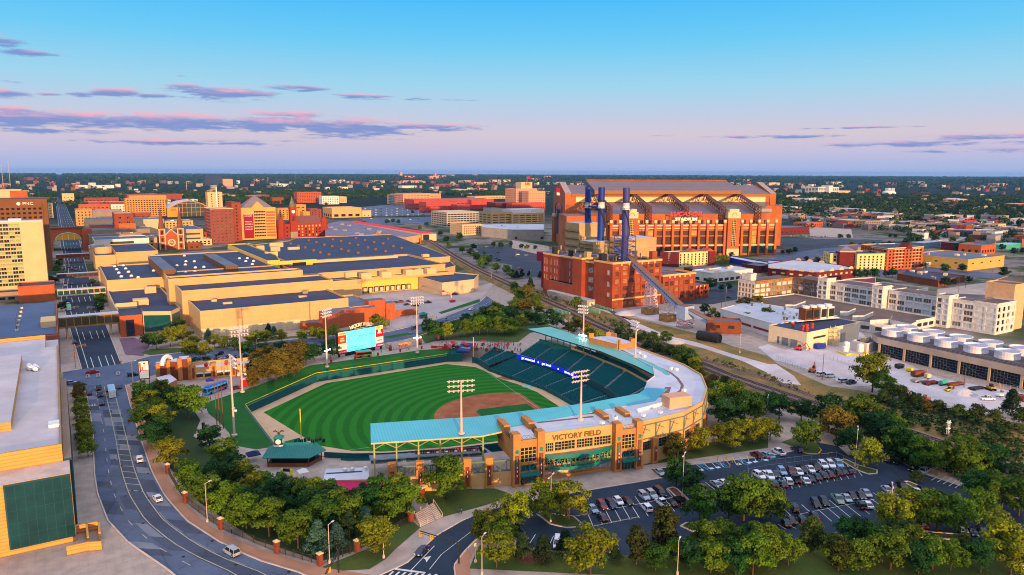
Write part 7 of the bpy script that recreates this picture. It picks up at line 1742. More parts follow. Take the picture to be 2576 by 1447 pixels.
for a,b in zip(A,A[1:]):mb.ob(a,b,30,5.6,7,0,1);
B1=off(A,15);B2_=off(A,-15)
for P in(B1,B2_):
 for a,b in zip(P,P[1:]):mb.ob(a,b,.8,5.4,8.2,0)
mb.build('deck',[greyc,road_con],hw);mb=MB();[mb.box(p[0]-1.5,p[0]+1.5,p[1]-1.5,p[1]+1.5,0,5.6)for p in A];mb.build('piers',greyc,hw)
# trees
def leafmat():
 m=bpy.data.materials.new('foliage');m.use_nodes=True;n=NT(m.node_tree);b=n.n['Principled BSDF'];o=n.n['Material Output']
 oi=n.new('ShaderNodeObjectInfo');tc=n.new('ShaderNodeTexCoord');ge=n.new('ShaderNodeNewGeometry')
 v=n.new('ShaderNodeVectorMath',operation='ADD');n.l.new(tc.outputs['Object'],v.inputs[0]);n.l.new(oi.outputs['Random'],v.inputs[1])
 a=n.range(n.noise(v.outputs[0],.55,3),.32,.68);r=ge.outputs['Random Per Island']
 k=n.math('ADD',n.math('MULTIPLY',a,.9),n.math('ADD',n.math('MULTIPLY',r,.75),.22))
 g=n.new('ShaderNodeCombineColor');[n.put(g.inputs[i],k)for i in range(3)]
 c=n.mix(1.,oi.outputs['Color'],g.outputs[0],'MULTIPLY')
 c=n.mix(n.math('MULTIPLY',n.range(n.noise(v.outputs[0],.3,2),.5,.75),.35),c,lin(120,112,30))
 n.put(b.inputs['Base Color'],c);b.inputs['Roughness'].default_value=.8;b.inputs['Specular IOR Level'].default_value=.15
 t=n.new('ShaderNodeBsdfTranslucent');n.put(t.inputs[0],c);mx=n.new('ShaderNodeMixShader');mx.inputs[0].default_value=.22
 n.l.new(b.outputs[0],mx.inputs[1]);n.l.new(t.outputs[0],mx.inputs[2]);n.l.new(mx.outputs[0],o.inputs[0])
 return m
LEAF=leafmat();bark=pm('bark',lin(84,66,54),.95,.2,1)
def leaves(P,N,s,rng):
 n=len(P);d=N+rng.normal(0,.55,(n,3));d/=np.linalg.norm(d,axis=1)[:,None]
 a=np.cross(d,rng.normal(0,1,(n,3)));a/=np.linalg.norm(a,axis=1)[:,None]+1e-9;b=np.cross(d,a)
 s=(s*rng.uniform(.6,1.25,n))[:,None]
 V=np.stack([P-a*s,P-b*s*.6,P+a*s,P+b*s*.6],1).reshape(-1,3)
 return V
def fastmesh(name,V,k,mats):
 me=bpy.data.meshes.new(name);n=len(V)//k
 me.vertices.add(len(V));me.vertices.foreach_set('co',V.astype(np.float32).ravel());me.loops.add(n*k);me.polygons.add(n)
 me.loops.foreach_set('vertex_index',np.arange(n*k,dtype=np.int32));me.polygons.foreach_set('loop_start',np.arange(0,n*k,k,dtype=np.int32));me.polygons.foreach_set('loop_total',np.full(n,k,np.int32))
 for m in mats:me.materials.append(m)
 me.update(calc_edges=True);me.validate();return me
def crown_pts(kind,seed,nc,per):
 rng=np.random.RandomState(seed);P=[];N=[]
 for i in range(nc):
  t=rng.uniform(0,2*pi);h=(i+.5)/nc
  if kind=='cone':z=.12+.86*h;r=.40*(1-h)**.85*rng.uniform(.55,1.);cr=.10+.07*(1-h)
  elif kind=='tall':z=.15+.76*h;r=.29*sin(pi*min(1,.22+.72*h))**.7*rng.uniform(.35,1.);cr=.12
  elif kind=='low':z=.2+.6*h;r=.5*math.sqrt(max(0,1-(h*.95)**2))*rng.uniform(.3,1.);cr=.17
  else:z=.25+.62*h;r=.46*sin(pi*min(1,.25+.66*h))**.6*rng.uniform(.3,1.);cr=.135
  c=np.array([r*cos(t),r*sin(t),z]);q=rng.normal(0,1,(per,3));q/=np.linalg.norm(q,axis=1)[:,None];q[:,2]=np.where(q[:,2]<-.4,-q[:,2],q[:,2])
  P.append(c+q*cr*rng.uniform(.55,1.1,(per,1))*np.array([1,1,.8]));N.append(q+(c-np.array([0,0,.45]))*1.2)
 return np.concatenate(P),np.concatenate(N),rng
PROTO={}
def crownmesh(kind,seed,nc,per,s):
 P,N,rng=crown_pts(kind,seed,nc,per);return fastmesh('crown',leaves(P,N,s,rng),4,[LEAF])
def trunkmesh(kind):
 mb=MB();h=.9 if kind=='cone' else.55;mb.tube((0,0,-.02),(0,0,h),.022,6,r2=.008)
 if kind in('round','tall','low'):
  for i in range(5):t=i*1.26;mb.tube((0,0,.2+.05*i),(.2*cos(t),.2*sin(t),.5+.05*i),.011,5,r2=.004)
 return mb.mesh('trunk',[bark])
for kd,var in(('round',5),('tall',3),('cone',2),('low',2)):
 PROTO[kd]=([crownmesh(kd,10+i,40 if kd!='cone' else 46,76,.035 if kd!='tall' else.036)for i in range(var)],trunkmesh(kd))
TC={'g':('round',(54,88,22),'green'),'y':('round',(112,118,22),'yellow-green'),'o':('round',(80,104,20),'olive'),'d':('round',(34,70,28),'dark green'),'r':('round',(96,84,24),'rusty olive'),'b':('tall',(98,86,28),'bronze upright'),'t':('tall',(60,68,22),'upright olive'),'s':('cone',(66,98,88),'blue spruce'),'k':('cone',(38,58,34),'dark conical'),'w':('low',(56,72,26),'bushy green'),'m':('low',(96,82,34),'scrubby tan')}
ORD='first second third fourth fifth sixth seventh eighth ninth tenth eleventh twelfth thirteenth fourteenth fifteenth sixteenth seventeenth eighteenth nineteenth twentieth'.split()
def ordn(i):return ORD[i]if i<20 else('twenty-'+ORD[i-20]if i<29 else 'thirtieth' if i==29 else 'thirty-'+ORD[i-30])
rt_=random.Random(77);TREES=[]
def grove(where,s,group=None):
 L_=[];tl=None;cur=[]
 for k in s.split():
  if k[0]in 'abc' and k[1:].isdigit():tl=k;continue
  if k[-1].isalpha():L_.append((tl,*cur,k));cur=[]
  else:cur.append(float(k))
 out={}
 for tl,x,y,k in L_:
  h=float(k[:-1]);c=k[-1];p=Q(tl,x,y);out.setdefault(c,[]).append((T(tl,x,y)[0],p,h))
 for c,lst in out.items():
  kd,col,word=TC[c];lst.sort()
  for i,(u,p,h)in enumerate(lst):
   lab=f'{word} {"shrub" if kd == "low" else "tree"} {where}' if len(lst)==1 else f'{word} {"shrub" if kd == "low" else "tree"}, {ordn(i)} from left, {where}'
   j=rt_.uniform(.8,1.2);rgb=tuple(min(1,v*j*rt_.uniform(.9,1.1))for v in lin(*col));h*=rt_.uniform(.93,1.07)
   t=thing('shrub' if kd=='low' else 'spruce_tree' if c=='s' else 'tree',lab,'shrub' if kd=='low' else 'tree',(*p,0),group=f'{word} plants {where}' if len(lst)>1 else None);t.scale=(h*rt_.uniform(.95,1.12),h*rt_.uniform(.95,1.12),h);t.rotation_euler=(0,0,rt_.uniform(0,6.28))
   cm,tm=PROTO[kd];a=bpy.data.objects.new('crown',rt_.choice(cm));COL.objects.link(a);a.parent=t;a.color=(*rgb,1)
   b=bpy.data.objects.new('trunk',tm);COL.objects.link(b);b.parent=t;TREES.append(p)
grove('in the grove between avenue and ballpark','b0 1430 1060 11g 1500 1170 11y 1630 1010 10o 1880 1190 13o 1720 1130 11d 1480 1310 11g 1620 1330 11y c0 1700 370 10.5y 1500 190 10d 1600 120 10g 2090 190 9d 2240 380 10o 1860 560 9o 1960 640 9o 2080 770 10o 2280 860 10o 2460 980 10o 2300 600 9d 2430 560 9y 2540 720 9y 2330 480 8d 2160 560 8d 2540 900 10d c1 60 720 9o 190 730 9d 330 770 9d 460 780 9o 600 790 9y 700 800 9o 800 900 10d 130 1060 11o 300 960 9d 420 1180 11o 560 930 10d 640 1030 11g 870 940 10o 940 1010 11o 760 1000 9d 1090 800 8d 1040 860 8g 1260 800 10g 1420 780 10y 1500 860 10o 1330 890 9o 1180 870 9d')
grove('on the corner lawn by the signal','c1 1200 1225 9.5y 625 1225 8s 805 1195 7s 1090 1030 7s 930 1060 7k')
grove('on the lawn in front of the ballpark wall','c1 1900 690 14o')
grove('at the edge of the access drive','c1 2280 1110 8y 2400 1370 9.5y 2500 990 9y 2470 1170 8o')
grove('in the parking lot islands','c2 60 960 10y 330 860 10y 570 890 10.5y 1640 560 9.5g 1780 660 9.5d 1870 930 10g 2160 900 10g 2310 900 13o 2490 890 12o c3 990 372 11y 20 960 11o 1480 520 4w 1230 1000 10y 1400 930 10y 1560 960 10y 1680 1020 11o 1890 1010 11o 2120 920 10o')
grove('beside the curved brick facade','c2 1640 310 9.5r 1880 215 9y 2060 150 9y 2180 190 9y 2400 140 9y 2240 110 8y 2480 90 8y')
grove('along the front lawn below the lot','c2 110 1290 7k 310 1310 7k 530 1260 6.5k 1020 1310 5k 780 1450 12.5y 1240 1340 10t 1520 1200 11t 1430 1400 6.6g 1650 1330 6.6o 1900 1260 9.8o 1980 1420 9.0o 2110 1230 9.0o 2400 1440 9.8o 2340 1250 8.2d 2500 1300 9.8o 2230 1447 8.2d 1780 1400 8.2d c3 40 1250 9.0o 200 1350 8.2o 430 1230 9t 640 1350 9.0o 780 1180 8.2d 700 1400 9t 900 1160 8.2d 1060 1280 9.0g 1220 1390 9.8o 1420 1310 9.0o 1640 1390 9.0o 1500 1430 8.2d 1960 1330 8t 1820 1400 8.2o 2280 1300 12y 2120 1420 8.2d 2420 1440 9y 900 1400 9.0o 1330 1180 7.4d')
grove('in the belt between lot and railway','b3 110 1190 10d 20 1120 9g 330 1200 8d 600 1320 14d 680 1410 14r 940 1330 14o 1180 1440 12d 860 1250 11d c3 380 195 11o 20 100 9y 830 250 10d 1080 140 12d 1300 290 12g 1420 370 12g 1560 410 11o 1700 430 11o 1860 450 12o 2050 480 12o 2200 480 11d 1250 130 11o 1960 330 10o 2480 600 9d 2330 800 11o 2200 700 10o 2500 850 11g 2050 700 9d')
grove('at the edge of the gravel yard','b3 1040 920 17y 1130 960 12g 1240 1010 8w 1320 990 7w 2420 1160 11k 2540 1250 7w 1480 1090 7w 1700 1130 6w 1900 1190 6w 2080 1210 7w 2250 1230 6w 1600 1120 5m 1150 1030 6w 1380 1060 6w')
grove('between the curved stand and the railway','b2 2060 1110 13o 2210 1060 11o 2320 1210 12g 2150 980 7d 2420 1120 8g 2520 1080 6g 2060 1250 10d 2220 1250 9d 2420 1200 9o 1740 690 10g 1670 630 9o 1560 590 8w 1450 560 8w 1350 520 7w 1210 450 7w 1120 440 7w 1820 730 8y 1870 800 7y 2000 850 6m 860 440 8y 930 430 7y 760 400 8y 720 340 8r 1060 380 7w 1000 440 6w 1950 900 6m 2120 900 7w')
grove('behind the left field terrace','b2 90 300 10y 20 330 9g 300 280 10d 440 285 10d 560 340 8w 230 240 8d 640 300 8r 650 260 7d b1 1800 400 11g 1900 395 10y 1720 340 9g 2000 370 10d 2080 360 11o 2160 330 10d 2230 350 11o 2310 330 11g 2400 350 11o 2480 330 11d 2540 350 11o 2100 270 9d 2200 260 10g 2280 220 10d 2380 240 11o 2460 220 11d 2380 170 11o 2250 300 10o 2450 290 11g b2 20 240 10d 160 250 10g 380 220 9d 1960 220 6r 2050 210 6t 2150 200 7t 2320 150 12r 2450 120 12r 2540 240 11o 2330 260 9o 1400 450 8g 1540 440 8g 1280 430 6g')
grove('beyond right field behind the lawn','b1 60 730 12b 200 790 14b 330 720 14b 440 660 12b 20 830 11b 120 800 12b 270 770 13b 150 700 12b 380 650 12b 90 650 12d 500 640 10d 250 640 12d 380 760 11b 0 760 12b 0 690 11d 400 610 10d 580 600 9d 740 580 10d 640 420 9y 560 390 8y 770 390 9y 460 420 7y 260 420 7y 100 440 8y 30 440 8y 180 370 6s 125 340 6k 1240 280 7y 1290 290 6y 1190 250 6y b0 2540 600 6w 2520 880 9b')
grove('along the street in front of the convention halls','b0 1640 330 10d 1560 490 9g 1700 460 11y 1830 440 11y 1870 590 10y 1920 510 9y 2050 590 9y 2140 480 8y 2240 480 7y 2340 500 7g 2440 560 8g 2520 470 8y 1360 340 7d 2080 390 6s 1790 370 10g 1480 470 8g')
grove('in the strip between footway and avenue','b0 800 940 5.5r 795 1000 5.5r 815 1080 6y 815 1170 6y 830 1250 6y 840 1340 6y 850 1420 6.5y c0 855 80 6y 862 170 6.5y 880 260 6y')
grove('along the canyon street','a0 590 980 8g 575 1030 8g 600 920 7g 1000 1360 8g 995 1430 8g 1010 1320 7g 555 1140 6d 925 1150 6g 620 1410 7d 500 1120 6d')
grove('between the power plant and the stadium lots','a2 2020 930 9y 2075 930 9y 2130 930 9y 2190 880 7d 2200 930 6d 1980 1200 11g 650 1380 9o 180 1190 10k 45 1090 8k 100 1080 8k 280 1080 6k 170 1060 5k 20 1090 6w 1920 1440 8d 2000 1460 6y 2090 1210 6d 2160 1200 6d 395 1010 6d 150 800 7o 95 790 7d 40 700 5d 230 800 6d 300 700 5d')
grove('along the railway beside the dock yard','a1 1900 730 9d 2030 700 11o 1925 770 8o 1840 660 8g 2060 830 9o 2140 860 10o 2200 920 11o 2270 980 12o 2320 940 9o 2170 800 8d 2400 1020 9o 2500 1040 9o 2550 1080 8g 2450 780 7d 2280 850 6y 2370 770 7r 2440 770 7r 2540 760 7d a2 60 1320 11o 150 1290 12r 225 1400 12o 40 1440 12o 130 1440 11r 270 1450 9o 20 1230 10o')
grove('beside the red campus and train shed','a1 850 460 8o 920 465 7y 1310 540 9d 1420 540 9d 1370 530 9d 1560 440 9d 1640 600 9y 1700 570 9d 1600 360 9d 1730 360 9d 1810 380 8d 1480 350 9g 230 670 10d 300 680 9d 700 360 10d 530 370 8d 620 320 11d 580 320 10d')
grove('among the streets on the right','a3 140 845 6d 200 845 7d 270 830 7d 220 835 6d 380 915 6d 490 935 7d 570 940 6d 890 1090 10d 965 1090 10d 1060 1090 10d 1240 1070 9d 1180 1070 7d 1760 1030 9d 1940 1020 9d 2360 1080 10d 1760 1170 9d 1850 1160 6d 1480 1110 5d 1550 990 7d 830 780 8g 920 770 6d 985 760 6o 1050 760 6d 1150 760 6d 1210 750 6d 1430 740 15d 1500 740 13d 1370 740 9d 1660 720 11d 2000 770 14d 1940 820 13d 1890 810 11d 1840 730 9d 2330 810 9d 2450 850 9d 2540 840 8d 720 690 8d 800 690 8d 1220 680 7d 1270 680 7d 2000 1130 6d')
FP=[]
for o_ in list(COL.objects):
 if o_.type=='MESH' and o_.parent and len(o_.data.vertices)>8 and o_.name.split('.')[0]in('wall','building','hall','deck','wing','shell','brick_shell','curtain_wall','roofs','shed'):
  v=np.empty(len(o_.data.vertices)*3,np.float32);o_.data.vertices.foreach_get('co',v);v=v.reshape(-1,3)[:,:2]+np.array(WO[o_.name][:2]);FP.append((v[:,0].min()-6,v[:,1].min()-6,v[:,0].max()+6,v[:,1].max()+6))
FPa=np.array(FP)
def free(P):
 ok=np.ones(len(P),bool)
 for x0,y0,x1,y1 in FPa:
  if x1-x0<400 and y1-y0<400:ok&=~((P[:,0]>x0)&(P[:,0]<x1)&(P[:,1]>y0)&(P[:,1]<y1))
 return ok
def proj(P,z=0.):
 d=np.concatenate([P,np.full((len(P),1),z-HC)],1);k=d@fw
 return CX+F*(d@rt)/k,CY-F*(d@up)/k,k
EDGE=np.array([(-200,520),(0,520),(140,520),(260,520),(330,515),(450,515),(700,515),(850,505),(900,500),(990,500),(1010,485),(1100,488),(1200,500),(1380,492),(1400,470),(1940,470),(1955,540),(2030,578),(2150,572),(2300,600),(2450,600),(2576,630),(2800,630)])
rng=np.random.RandomState(9)
def ring(d0,d1,n):
 d=np.sqrt(rng.uniform(d0*d0,d1*d1,n));a=HEAD+rng.uniform(-.70,.70,n);P=np.stack([d*np.sin(a),d*np.cos(a)],1)
 u,v,k=proj(P);ok=(v<np.interp(u,EDGE[:,0],EDGE[:,1]))&free(P)
 g=np.sin(P[:,0]*.043+1.3*np.sin(P[:,1]*.011))+np.sin(P[:,1]*.037+1.7*np.sin(P[:,0]*.009));ok&=g+rng.normal(0,.5,n)>-.85
 rd=(np.abs(u-148+(v-500)*.02)<9)&(v<520);ok&=~rd
 return P[ok]
def blobwood(name,lab,P,hs,nc,per,ls,cols,seed,zb=0.):
 V=[];r_=np.random.RandomState(seed);Cc=[]
 base=[crown_pts('round',seed+i,nc,per)for i in range(4)]
 bl=[leaves(b[0],b[1],ls,b[2])for b in base]
 for p,h in zip(P,hs):
  b=bl[r_.randint(4)];t=r_.uniform(0,6.28);c,s=cos(t),sin(t);sc=np.array([h*r_.uniform(1.,1.4)]*2+[h])
  q=b*sc;V.append(np.stack([q[:,0]*c-q[:,1]*s+p[0],q[:,0]*s+q[:,1]*c+p[1],q[:,2]+zb-.12*h],1))
 V=np.concatenate(V);me=fastmesh(name,V,4,[LEAF2]);o=bpy.data.objects.new(name,me);COL.objects.link(o);tag(o,lab,'woods',kind='stuff')
def leaf2():
 m=bpy.data.materials.new('far_foliage');m.use_nodes=True;n=NT(m.node_tree);b=n.n['Principled BSDF'];tc=n.new('ShaderNodeTexCoord');ge=n.new('ShaderNodeNewGeometry')
 c=n.ramp(n.noise(tc.outputs['Object'],.02,4,.7),[(.3,lin(28,56,36)),(.5,lin(44,74,38)),(.62,lin(76,88,34)),(.74,lin(98,82,36))])
 k=n.math('ADD',n.math('MULTIPLY',ge.outputs['Random Per Island'],.8),.5);g=n.new('ShaderNodeCombineColor');[n.put(g.inputs[i],k)for i in range(3)]
 n.put(b.inputs['Base Color'],n.mix(1.,c,g.outputs[0],'MULTIPLY'));b.inputs['Roughness'].default_value=.9;b.inputs['Specular IOR Level'].default_value=.05;return m
LEAF2=leaf2()
CITY=np.concatenate([ring(620,1700,520)[:64],ring(1500,3000,120)[:30]])
cw__=[brickd,cream,greyc,orange_b,white_w,taupe,pinkb,beige2];cwn='brick,cream,grey,orange brick,white,taupe,pink,pale beige'.split(',')
for i,p in enumerate(CITY):
 k=rng.randint(8);w,l,h=rng.uniform(14,26),rng.uniform(20,48),rng.choice([5,6,8,11]);t=bldg('low_building',f'low {cwn[k]} flat roofed building among trees beyond downtown','building',[(p[0],p[1]),(p[0]+l,p[1]),(p[0]+l,p[1]+w),(p[0],p[1]+w)],h,cw__[k],[membr2,whiteroof,membr][i%3],rows=max(1,int(h/3.6)),pitch=5,ww=3,wh=1.6,first=1.2,group=f'low {cwn[k]} buildings beyond downtown')
 FPa=np.concatenate([FPa,[(p[0]-9,p[1]-14,p[0]+l+9,p[1]+w+6)]])
P=ring(560,1500,7600);blobwood('far_woods','leafy trees of the neighbourhoods beyond downtown',P,rng.uniform(7,12.5,len(P)),12,12,.085,None,40)
P=ring(1500,3600,22000);blobwood('far_woods','continuous tree canopy stretching away behind the city',P,rng.uniform(10,17,len(P)),7,6,.14,None,50)
P=ring(3600,22000,22000);D_=np.hypot(P[:,0],P[:,1]);blobwood('horizon_woods','low wooded line along the horizon',P,np.clip(D_*.006,20,60)*rng.uniform(.5,1.,len(P)),6,5,.17,None,60)
def scrub(name,lab,s,n,h0,h1,seed):
 poly=L(s);xs=[p[0]for p in poly];ys=[p[1]for p in poly];r_=np.random.RandomState(seed);pts=[]
 while len(pts)<n:
  x,y=r_.uniform(min(xs),max(xs)),r_.uniform(min(ys),max(ys));c=False
  for(xa,ya),(xb,yb)in zip(poly,poly[1:]+poly[:1]):
   if(ya>y)!=(yb>y)and x<(xb-xa)*(y-ya)/(yb-ya)+xa:c=not c
  if c:pts.append((x,y))
 blobwood(name,lab,np.array(pts),r_.uniform(h0,h1,n),8,10,.12,None,seed)
scrub('scrub','green scrub on the bank between gravel yard and tracks','b3 1000 960 1300 1040 1700 1110 2100 1200 2555 1290 c3 2555 200 2555 420 2200 290 1700 60 1500 -20 b3 1400 1280 1100 1120',300,1.2,3.6,71)
scrub('scrub','weedy strip beside the main tracks right of the ballpark','b2 1900 580 2150 620 2555 740 b3 300 850 480 930 470 955 0 830 b2 2555 790 2100 660',70,.6,1.6,72)
scrub('scrub','tan weeds and bushes on the bank behind the curved stand','b2 760 160 1000 200 1250 300 1500 470 1620 600 1600 640 1300 490 1010 420 760 330',150,1.,3.2,73)
scrub('scrub','low shrubs in the median bed behind the ballpark gate','b0 1920 600 2500 565 2555 590 1930 640',40,1.,2.2,74)
scrub('scrub','dark bushes under the trees beside the railway','c3 1100 60 1700 300 2250 440 2250 520 1700 430 1200 330',120,2,5,75)
scrub('scrub','dry weeds along the power plant tracks','a2 150 1200 520 1270 760 1380 700 1400 480 1330 240 1260',90,.8,2.2,76)
hm=MB();hm.box(-5,5,-4,4,0,5);hm.add([(-5,-4,5),(5,-4,5),(-5,4,5),(5,4,5),(-5,0,8),(5,0,8)],((4,2,0),(1,3,5)),0)
hwall=pm('house_wall',(.8,.8,.8),.9,.05,objcol=True);hroof=pm('house_roof',lin(92,84,88),.9,.2,.2)
hwm=hm.mesh('wall',[hwall]);hr=MB();hr.quad((-5.4,-4.6,4.8),(5.4,-4.6,4.8),(5.4,0,8.1),(-5.4,0,8.1));hr.quad((-5.4,4.6,4.8),(-5.4,0,8.1),(5.4,0,8.1),(5.4,4.6,4.8));hrm=hr.mesh('roof',[hroof])
P=np.concatenate([ring(600,1300,900)[:180],ring(1300,2600,400)[:110]])
for i,p in enumerate(P):
 w_=rng.choice(5);col,nm=[((214,206,198),'white'),((190,150,120),'tan'),((150,80,60),'brick red'),((205,190,160),'cream'),((130,140,150),'grey')][w_];s_=1.15 if i<180 else 1.8
 t=thing('house',f'tiny {nm} gabled house among the trees beyond downtown','house',(*p,0),rng.choice([0,1.57,.4]),group=f'{nm} houses among far trees');t.scale=(s_,s_,s_)
 for nme,m_ in(('wall',hwm),('roof',hrm)):c=bpy.data.objects.new(nme,m_);COL.objects.link(c);c.parent=t;c.color=(*lin(*col),1)
P=np.concatenate([ring(900,3000,60)[:26],ring(3000,9000,60)[:24]])
for i,p in enumerate(P):
 d=np.hypot(*p);w,l,h=14+d*.008,30+d*.018*rng.uniform(.5,1.6),7+d*.0022;mb=MB();mb.rbox(p,l,w,0,h,rng.choice([0,.5,1.57]),0,1);t=thing('warehouse','pale flat roofed building standing out of the far woods','warehouse',(*p,0),group='pale far buildings');mb.build('wall',[[white_w,cream,pinkb,brickd][i%4],whiteroof],t)
P=np.concatenate([ring(600,1800,2600)[:260],ring(1800,6500,3600)[:330]]);mb=MB();D_=np.hypot(P[:,0],P[:,1])
for p,d in zip(P,D_):
 s_=.9+d*.00016;mb.rbox(p,rng.uniform(8,24)*s_,rng.uniform(8,12)*s_,0,rng.uniform(5,9)*(.8+d*.0003),rng.choice([0,.4,1.57]),rng.randint(6),6+rng.randint(2))
tag(mb.build('far_houses',[white_w,greyc,taupe,brickd,greyc,hroof,hroof,membr2]),'countless tiny houses and sheds scattered through the far neighbourhoods','houses',kind='stuff')
# vehicles
paint=pm('car_paint',(.5,.5,.5),.22,0,objcol=True,spec=.6);tyre=pm('tyre',(.015,.015,.015),.9,0);cglass=pm('car_glass',(.012,.016,.022),.05,0,spec=.8)
hlm=pm('headlight',(.8,.8,.75),.2,0,spec=.8);tlm=pm('tail_light',(.4,.01,.01),.3,0,emit=(1,.03,.02),es=.35)
def carproto(kind):
 Ln,Wd,belt,ht,g={'s':(4.7,1.84,.92,1.45,(-1.75,-1.05,.45,1.25)),'u':(4.75,1.92,1.08,1.76,(-2.28,-1.95,.35,1.15)),'h':(4.2,1.8,.98,1.54,(-2.0,-1.5,.4,1.15)),'p':(5.6,1.98,1.12,1.86,(-.75,-.55,.85,1.55)),'v':(5.1,1.98,1.1,1.95,(-2.48,-2.3,.8,1.75))}[kind]
 h=Ln/2;w=Wd/2;P={}
 st=[(-h,.78,.45,belt*.86),(-h+.12,.95,.3,belt*.98),(-h+.9,1,.28,belt),(g[0]+.3,1,.28,belt),(g[3],1,.28,belt),(h-.75,.98,.28,belt*.9),(h-.12,.9,.3,belt*.78),(h,.74,.42,belt*.66)]
 if kind=='p':st[2]=(-h+.3,1,.3,belt);
 mb=MB()
 for(xa,ka,za,ta),(xb,kb,zb_,tb)in zip(st,st[1:]):
  for sg in(1,-1):
   q=[(xa,sg*w*ka,za),(xb,sg*w*kb,zb_),(xb,sg*w*kb,tb),(xa,sg*w*ka,ta)];mb.add(q,((0,3,2,1)if sg>0 else(0,1,2,3),))
  mb.quad((xa,-w*ka,ta),(xb,-w*kb,tb),(xb,w*kb,tb),(xa,w*ka,ta))
 for x,k,za,ta,o in((st[0][0],st[0][1],st[0][2],st[0][3],0),(st[-1][0],st[-1][1],st[-1][2],st[-1][3],1)):q=[(x,-w*k,za),(x,w*k,za),(x,w*k,ta),(x,-w*k,ta)];mb.add(q,((0,1,2,3)if o else(0,3,2,1),))
 r=w*.78;mb.box(g[1],g[2],-r,r,ht-.06,ht)
 for sg in(1,-1):
  for x0,x1 in((g[0],g[1]),(g[3],g[2]),(g[1]*.45+g[2]*.55,g[1]*.45+g[2]*.55)):mb.tube((x0,sg*w*.94,belt),(x1,sg*r,ht-.04),.05,4)
 if kind=='p':
  mb.quad((-h+.35,-w*.86,belt+.01),(-.85,-w*.86,belt+.01),(-.85,w*.86,belt+.01),(-h+.35,w*.86,belt+.01),1)
 P['body']=(mb.mesh('body',[paint,black_m]),1)
 Z=belt-.01;T_=ht-.05;b=w*.93;c=r*.97
 def q4(*p):m_=MB();m_.quad(*p);return m_
 P['windshield']=(q4((g[3],-b,Z),(g[3],b,Z),(g[2],c,T_),(g[2],-c,T_)).mesh('windshield',[cglass]),0);P['rear_window']=(q4((g[0],b,Z),(g[0],-b,Z),(g[1],-c,T_),(g[1],c,T_)).mesh('rear_window',[cglass]),0)
 for sg in(1,-1):
  q=[(g[0],sg*b,Z),(g[3],sg*b,Z),(g[2],sg*c,T_),(g[1],sg*c,T_)];m_=MB();m_.add(q,((0,3,2,1)if sg>0 else(0,1,2,3),));P[f'side_window{sg}']=(m_.mesh('side_window',[cglass]),0)
  for e,nm,mm in((h-.06,'headlight',hlm),(-h+.02,'tail_light',tlm)):m_=MB();zt=.62 if e>0 else.78;m_.box(e-.06,e+.07,sg*w*.62-.22,sg*w*.62+.22,zt-.08,zt+.1);P[f'{nm}{sg}']=(m_.mesh(nm,[mm]),0)
  for x in(-h+.95,h-.95):m_=MB();m_.tube((x,sg*(w-.22),.34),(x,sg*(w+.01),.34),.34,12);m_.tube((x,sg*(w+.01),.34),(x,sg*(w+.03),.34),.2,8,1);P[f'wheel{sg}{x}']=(m_.mesh('wheel',[tyre,greyc]),0)
 return P
CP={k:carproto(k)for k in 'suhpv'}
CCOL={'W':((232,232,236),'white'),'S':((160,172,184),'silver'),'B':((14,16,20),'black'),'D':((40,46,54),'dark grey'),'N':((20,34,78),'navy'),'L':((128,170,200),'light blue'),'R':((190,22,30),'red'),'M':((104,20,34),'maroon'),'G':((120,150,136),'sage green'),'P':((90,80,150),'purple'),'T':((20,62,76),'dark teal'),'Y':((240,190,20),'yellow')}
CT={'s':'sedan','u':'suv','h':'hatchback','p':'pickup','v':'van'}
USED={};CL=[]
def cars(where,head,s,jit=.04,verb='parked'):
 if isinstance(head,str):a,b=L(head);an=atan2(b[1]-a[1],b[0]-a[0])
 else:an=head
 tl=None;cur=[]
 for k in s.split():
  if k[0]in 'abc' and k[1:].isdigit():tl=k;continue
  if k[0].isupper():
   x,y=cur;cur=[];col,nm=CCOL[k[0]];ty=k[1];fl=len(k)>2;p=Q(tl,x,y,.5)
   CL.append((T(tl,x,y)[0],p,an+(pi if fl else 0)+rt_.uniform(-jit,jit),k[0],ty,where,verb))
  else:cur.append(float(k))
def flush():
 by={}
 for c in CL:by.setdefault((c[3],c[4],c[5]),[]).append(c)
 for(ck,ty,where),lst in by.items():
  lst.sort(key=lambda c:c[0]);col,nm=CCOL[ck]
  for i,(u,p,an,_,_,_,verb)in enumerate(lst):
   v_='' if verb=='parked' else verb+' ';lab=f'{nm} {CT[ty]} {v_}{where}'+(f', {ordn(i)} such from left' if len(lst)>1 else '')
   t=thing('car' if ty in 'suh' else 'pickup_truck' if ty=='p' else 'van',lab,{'s':'car','u':'car','h':'car','p':'pickup truck','v':'van'}[ty],(*p,.03),an,f'vehicles {where}')
   for k,(me,pt)in CP[ty].items():
    o=bpy.data.objects.new(me.name.split('.')[0],me);COL.objects.link(o);o.parent=t
    if pt:o.color=(*lin(*col),1)
SD='c2 970 790 1090 910'
cars('in the reserved rows by the entrance',SD,'c2 805 785 Ls 900 755 Mu 990 745 Nu 1060 710 Wh 1155 710 Bs 1315 660 Su 1395 645 Su 1475 625 Bv 900 870 Ds- 1340 775 Wu- 1500 730 Wp- 1590 725 Ds- 1670 705 Bu-')
cars('at the kerb end of the plaza',SD,'c2 1475 420 Ss')
S2_='c3 560 560 680 690'
cars('in the middle rows beside the islands',SD,'c2 2040 545 Ss 2115 530 Ws 1915 580 Ms 1995 650 Nu- 2080 645 Ws- 1935 680 Bu- 2130 595 Ds 2220 590 Ts 2290 580 Ws 2380 560 Ts 2450 565 Bs 2520 550 Bu 2465 455 Wu 2535 440 Ws')
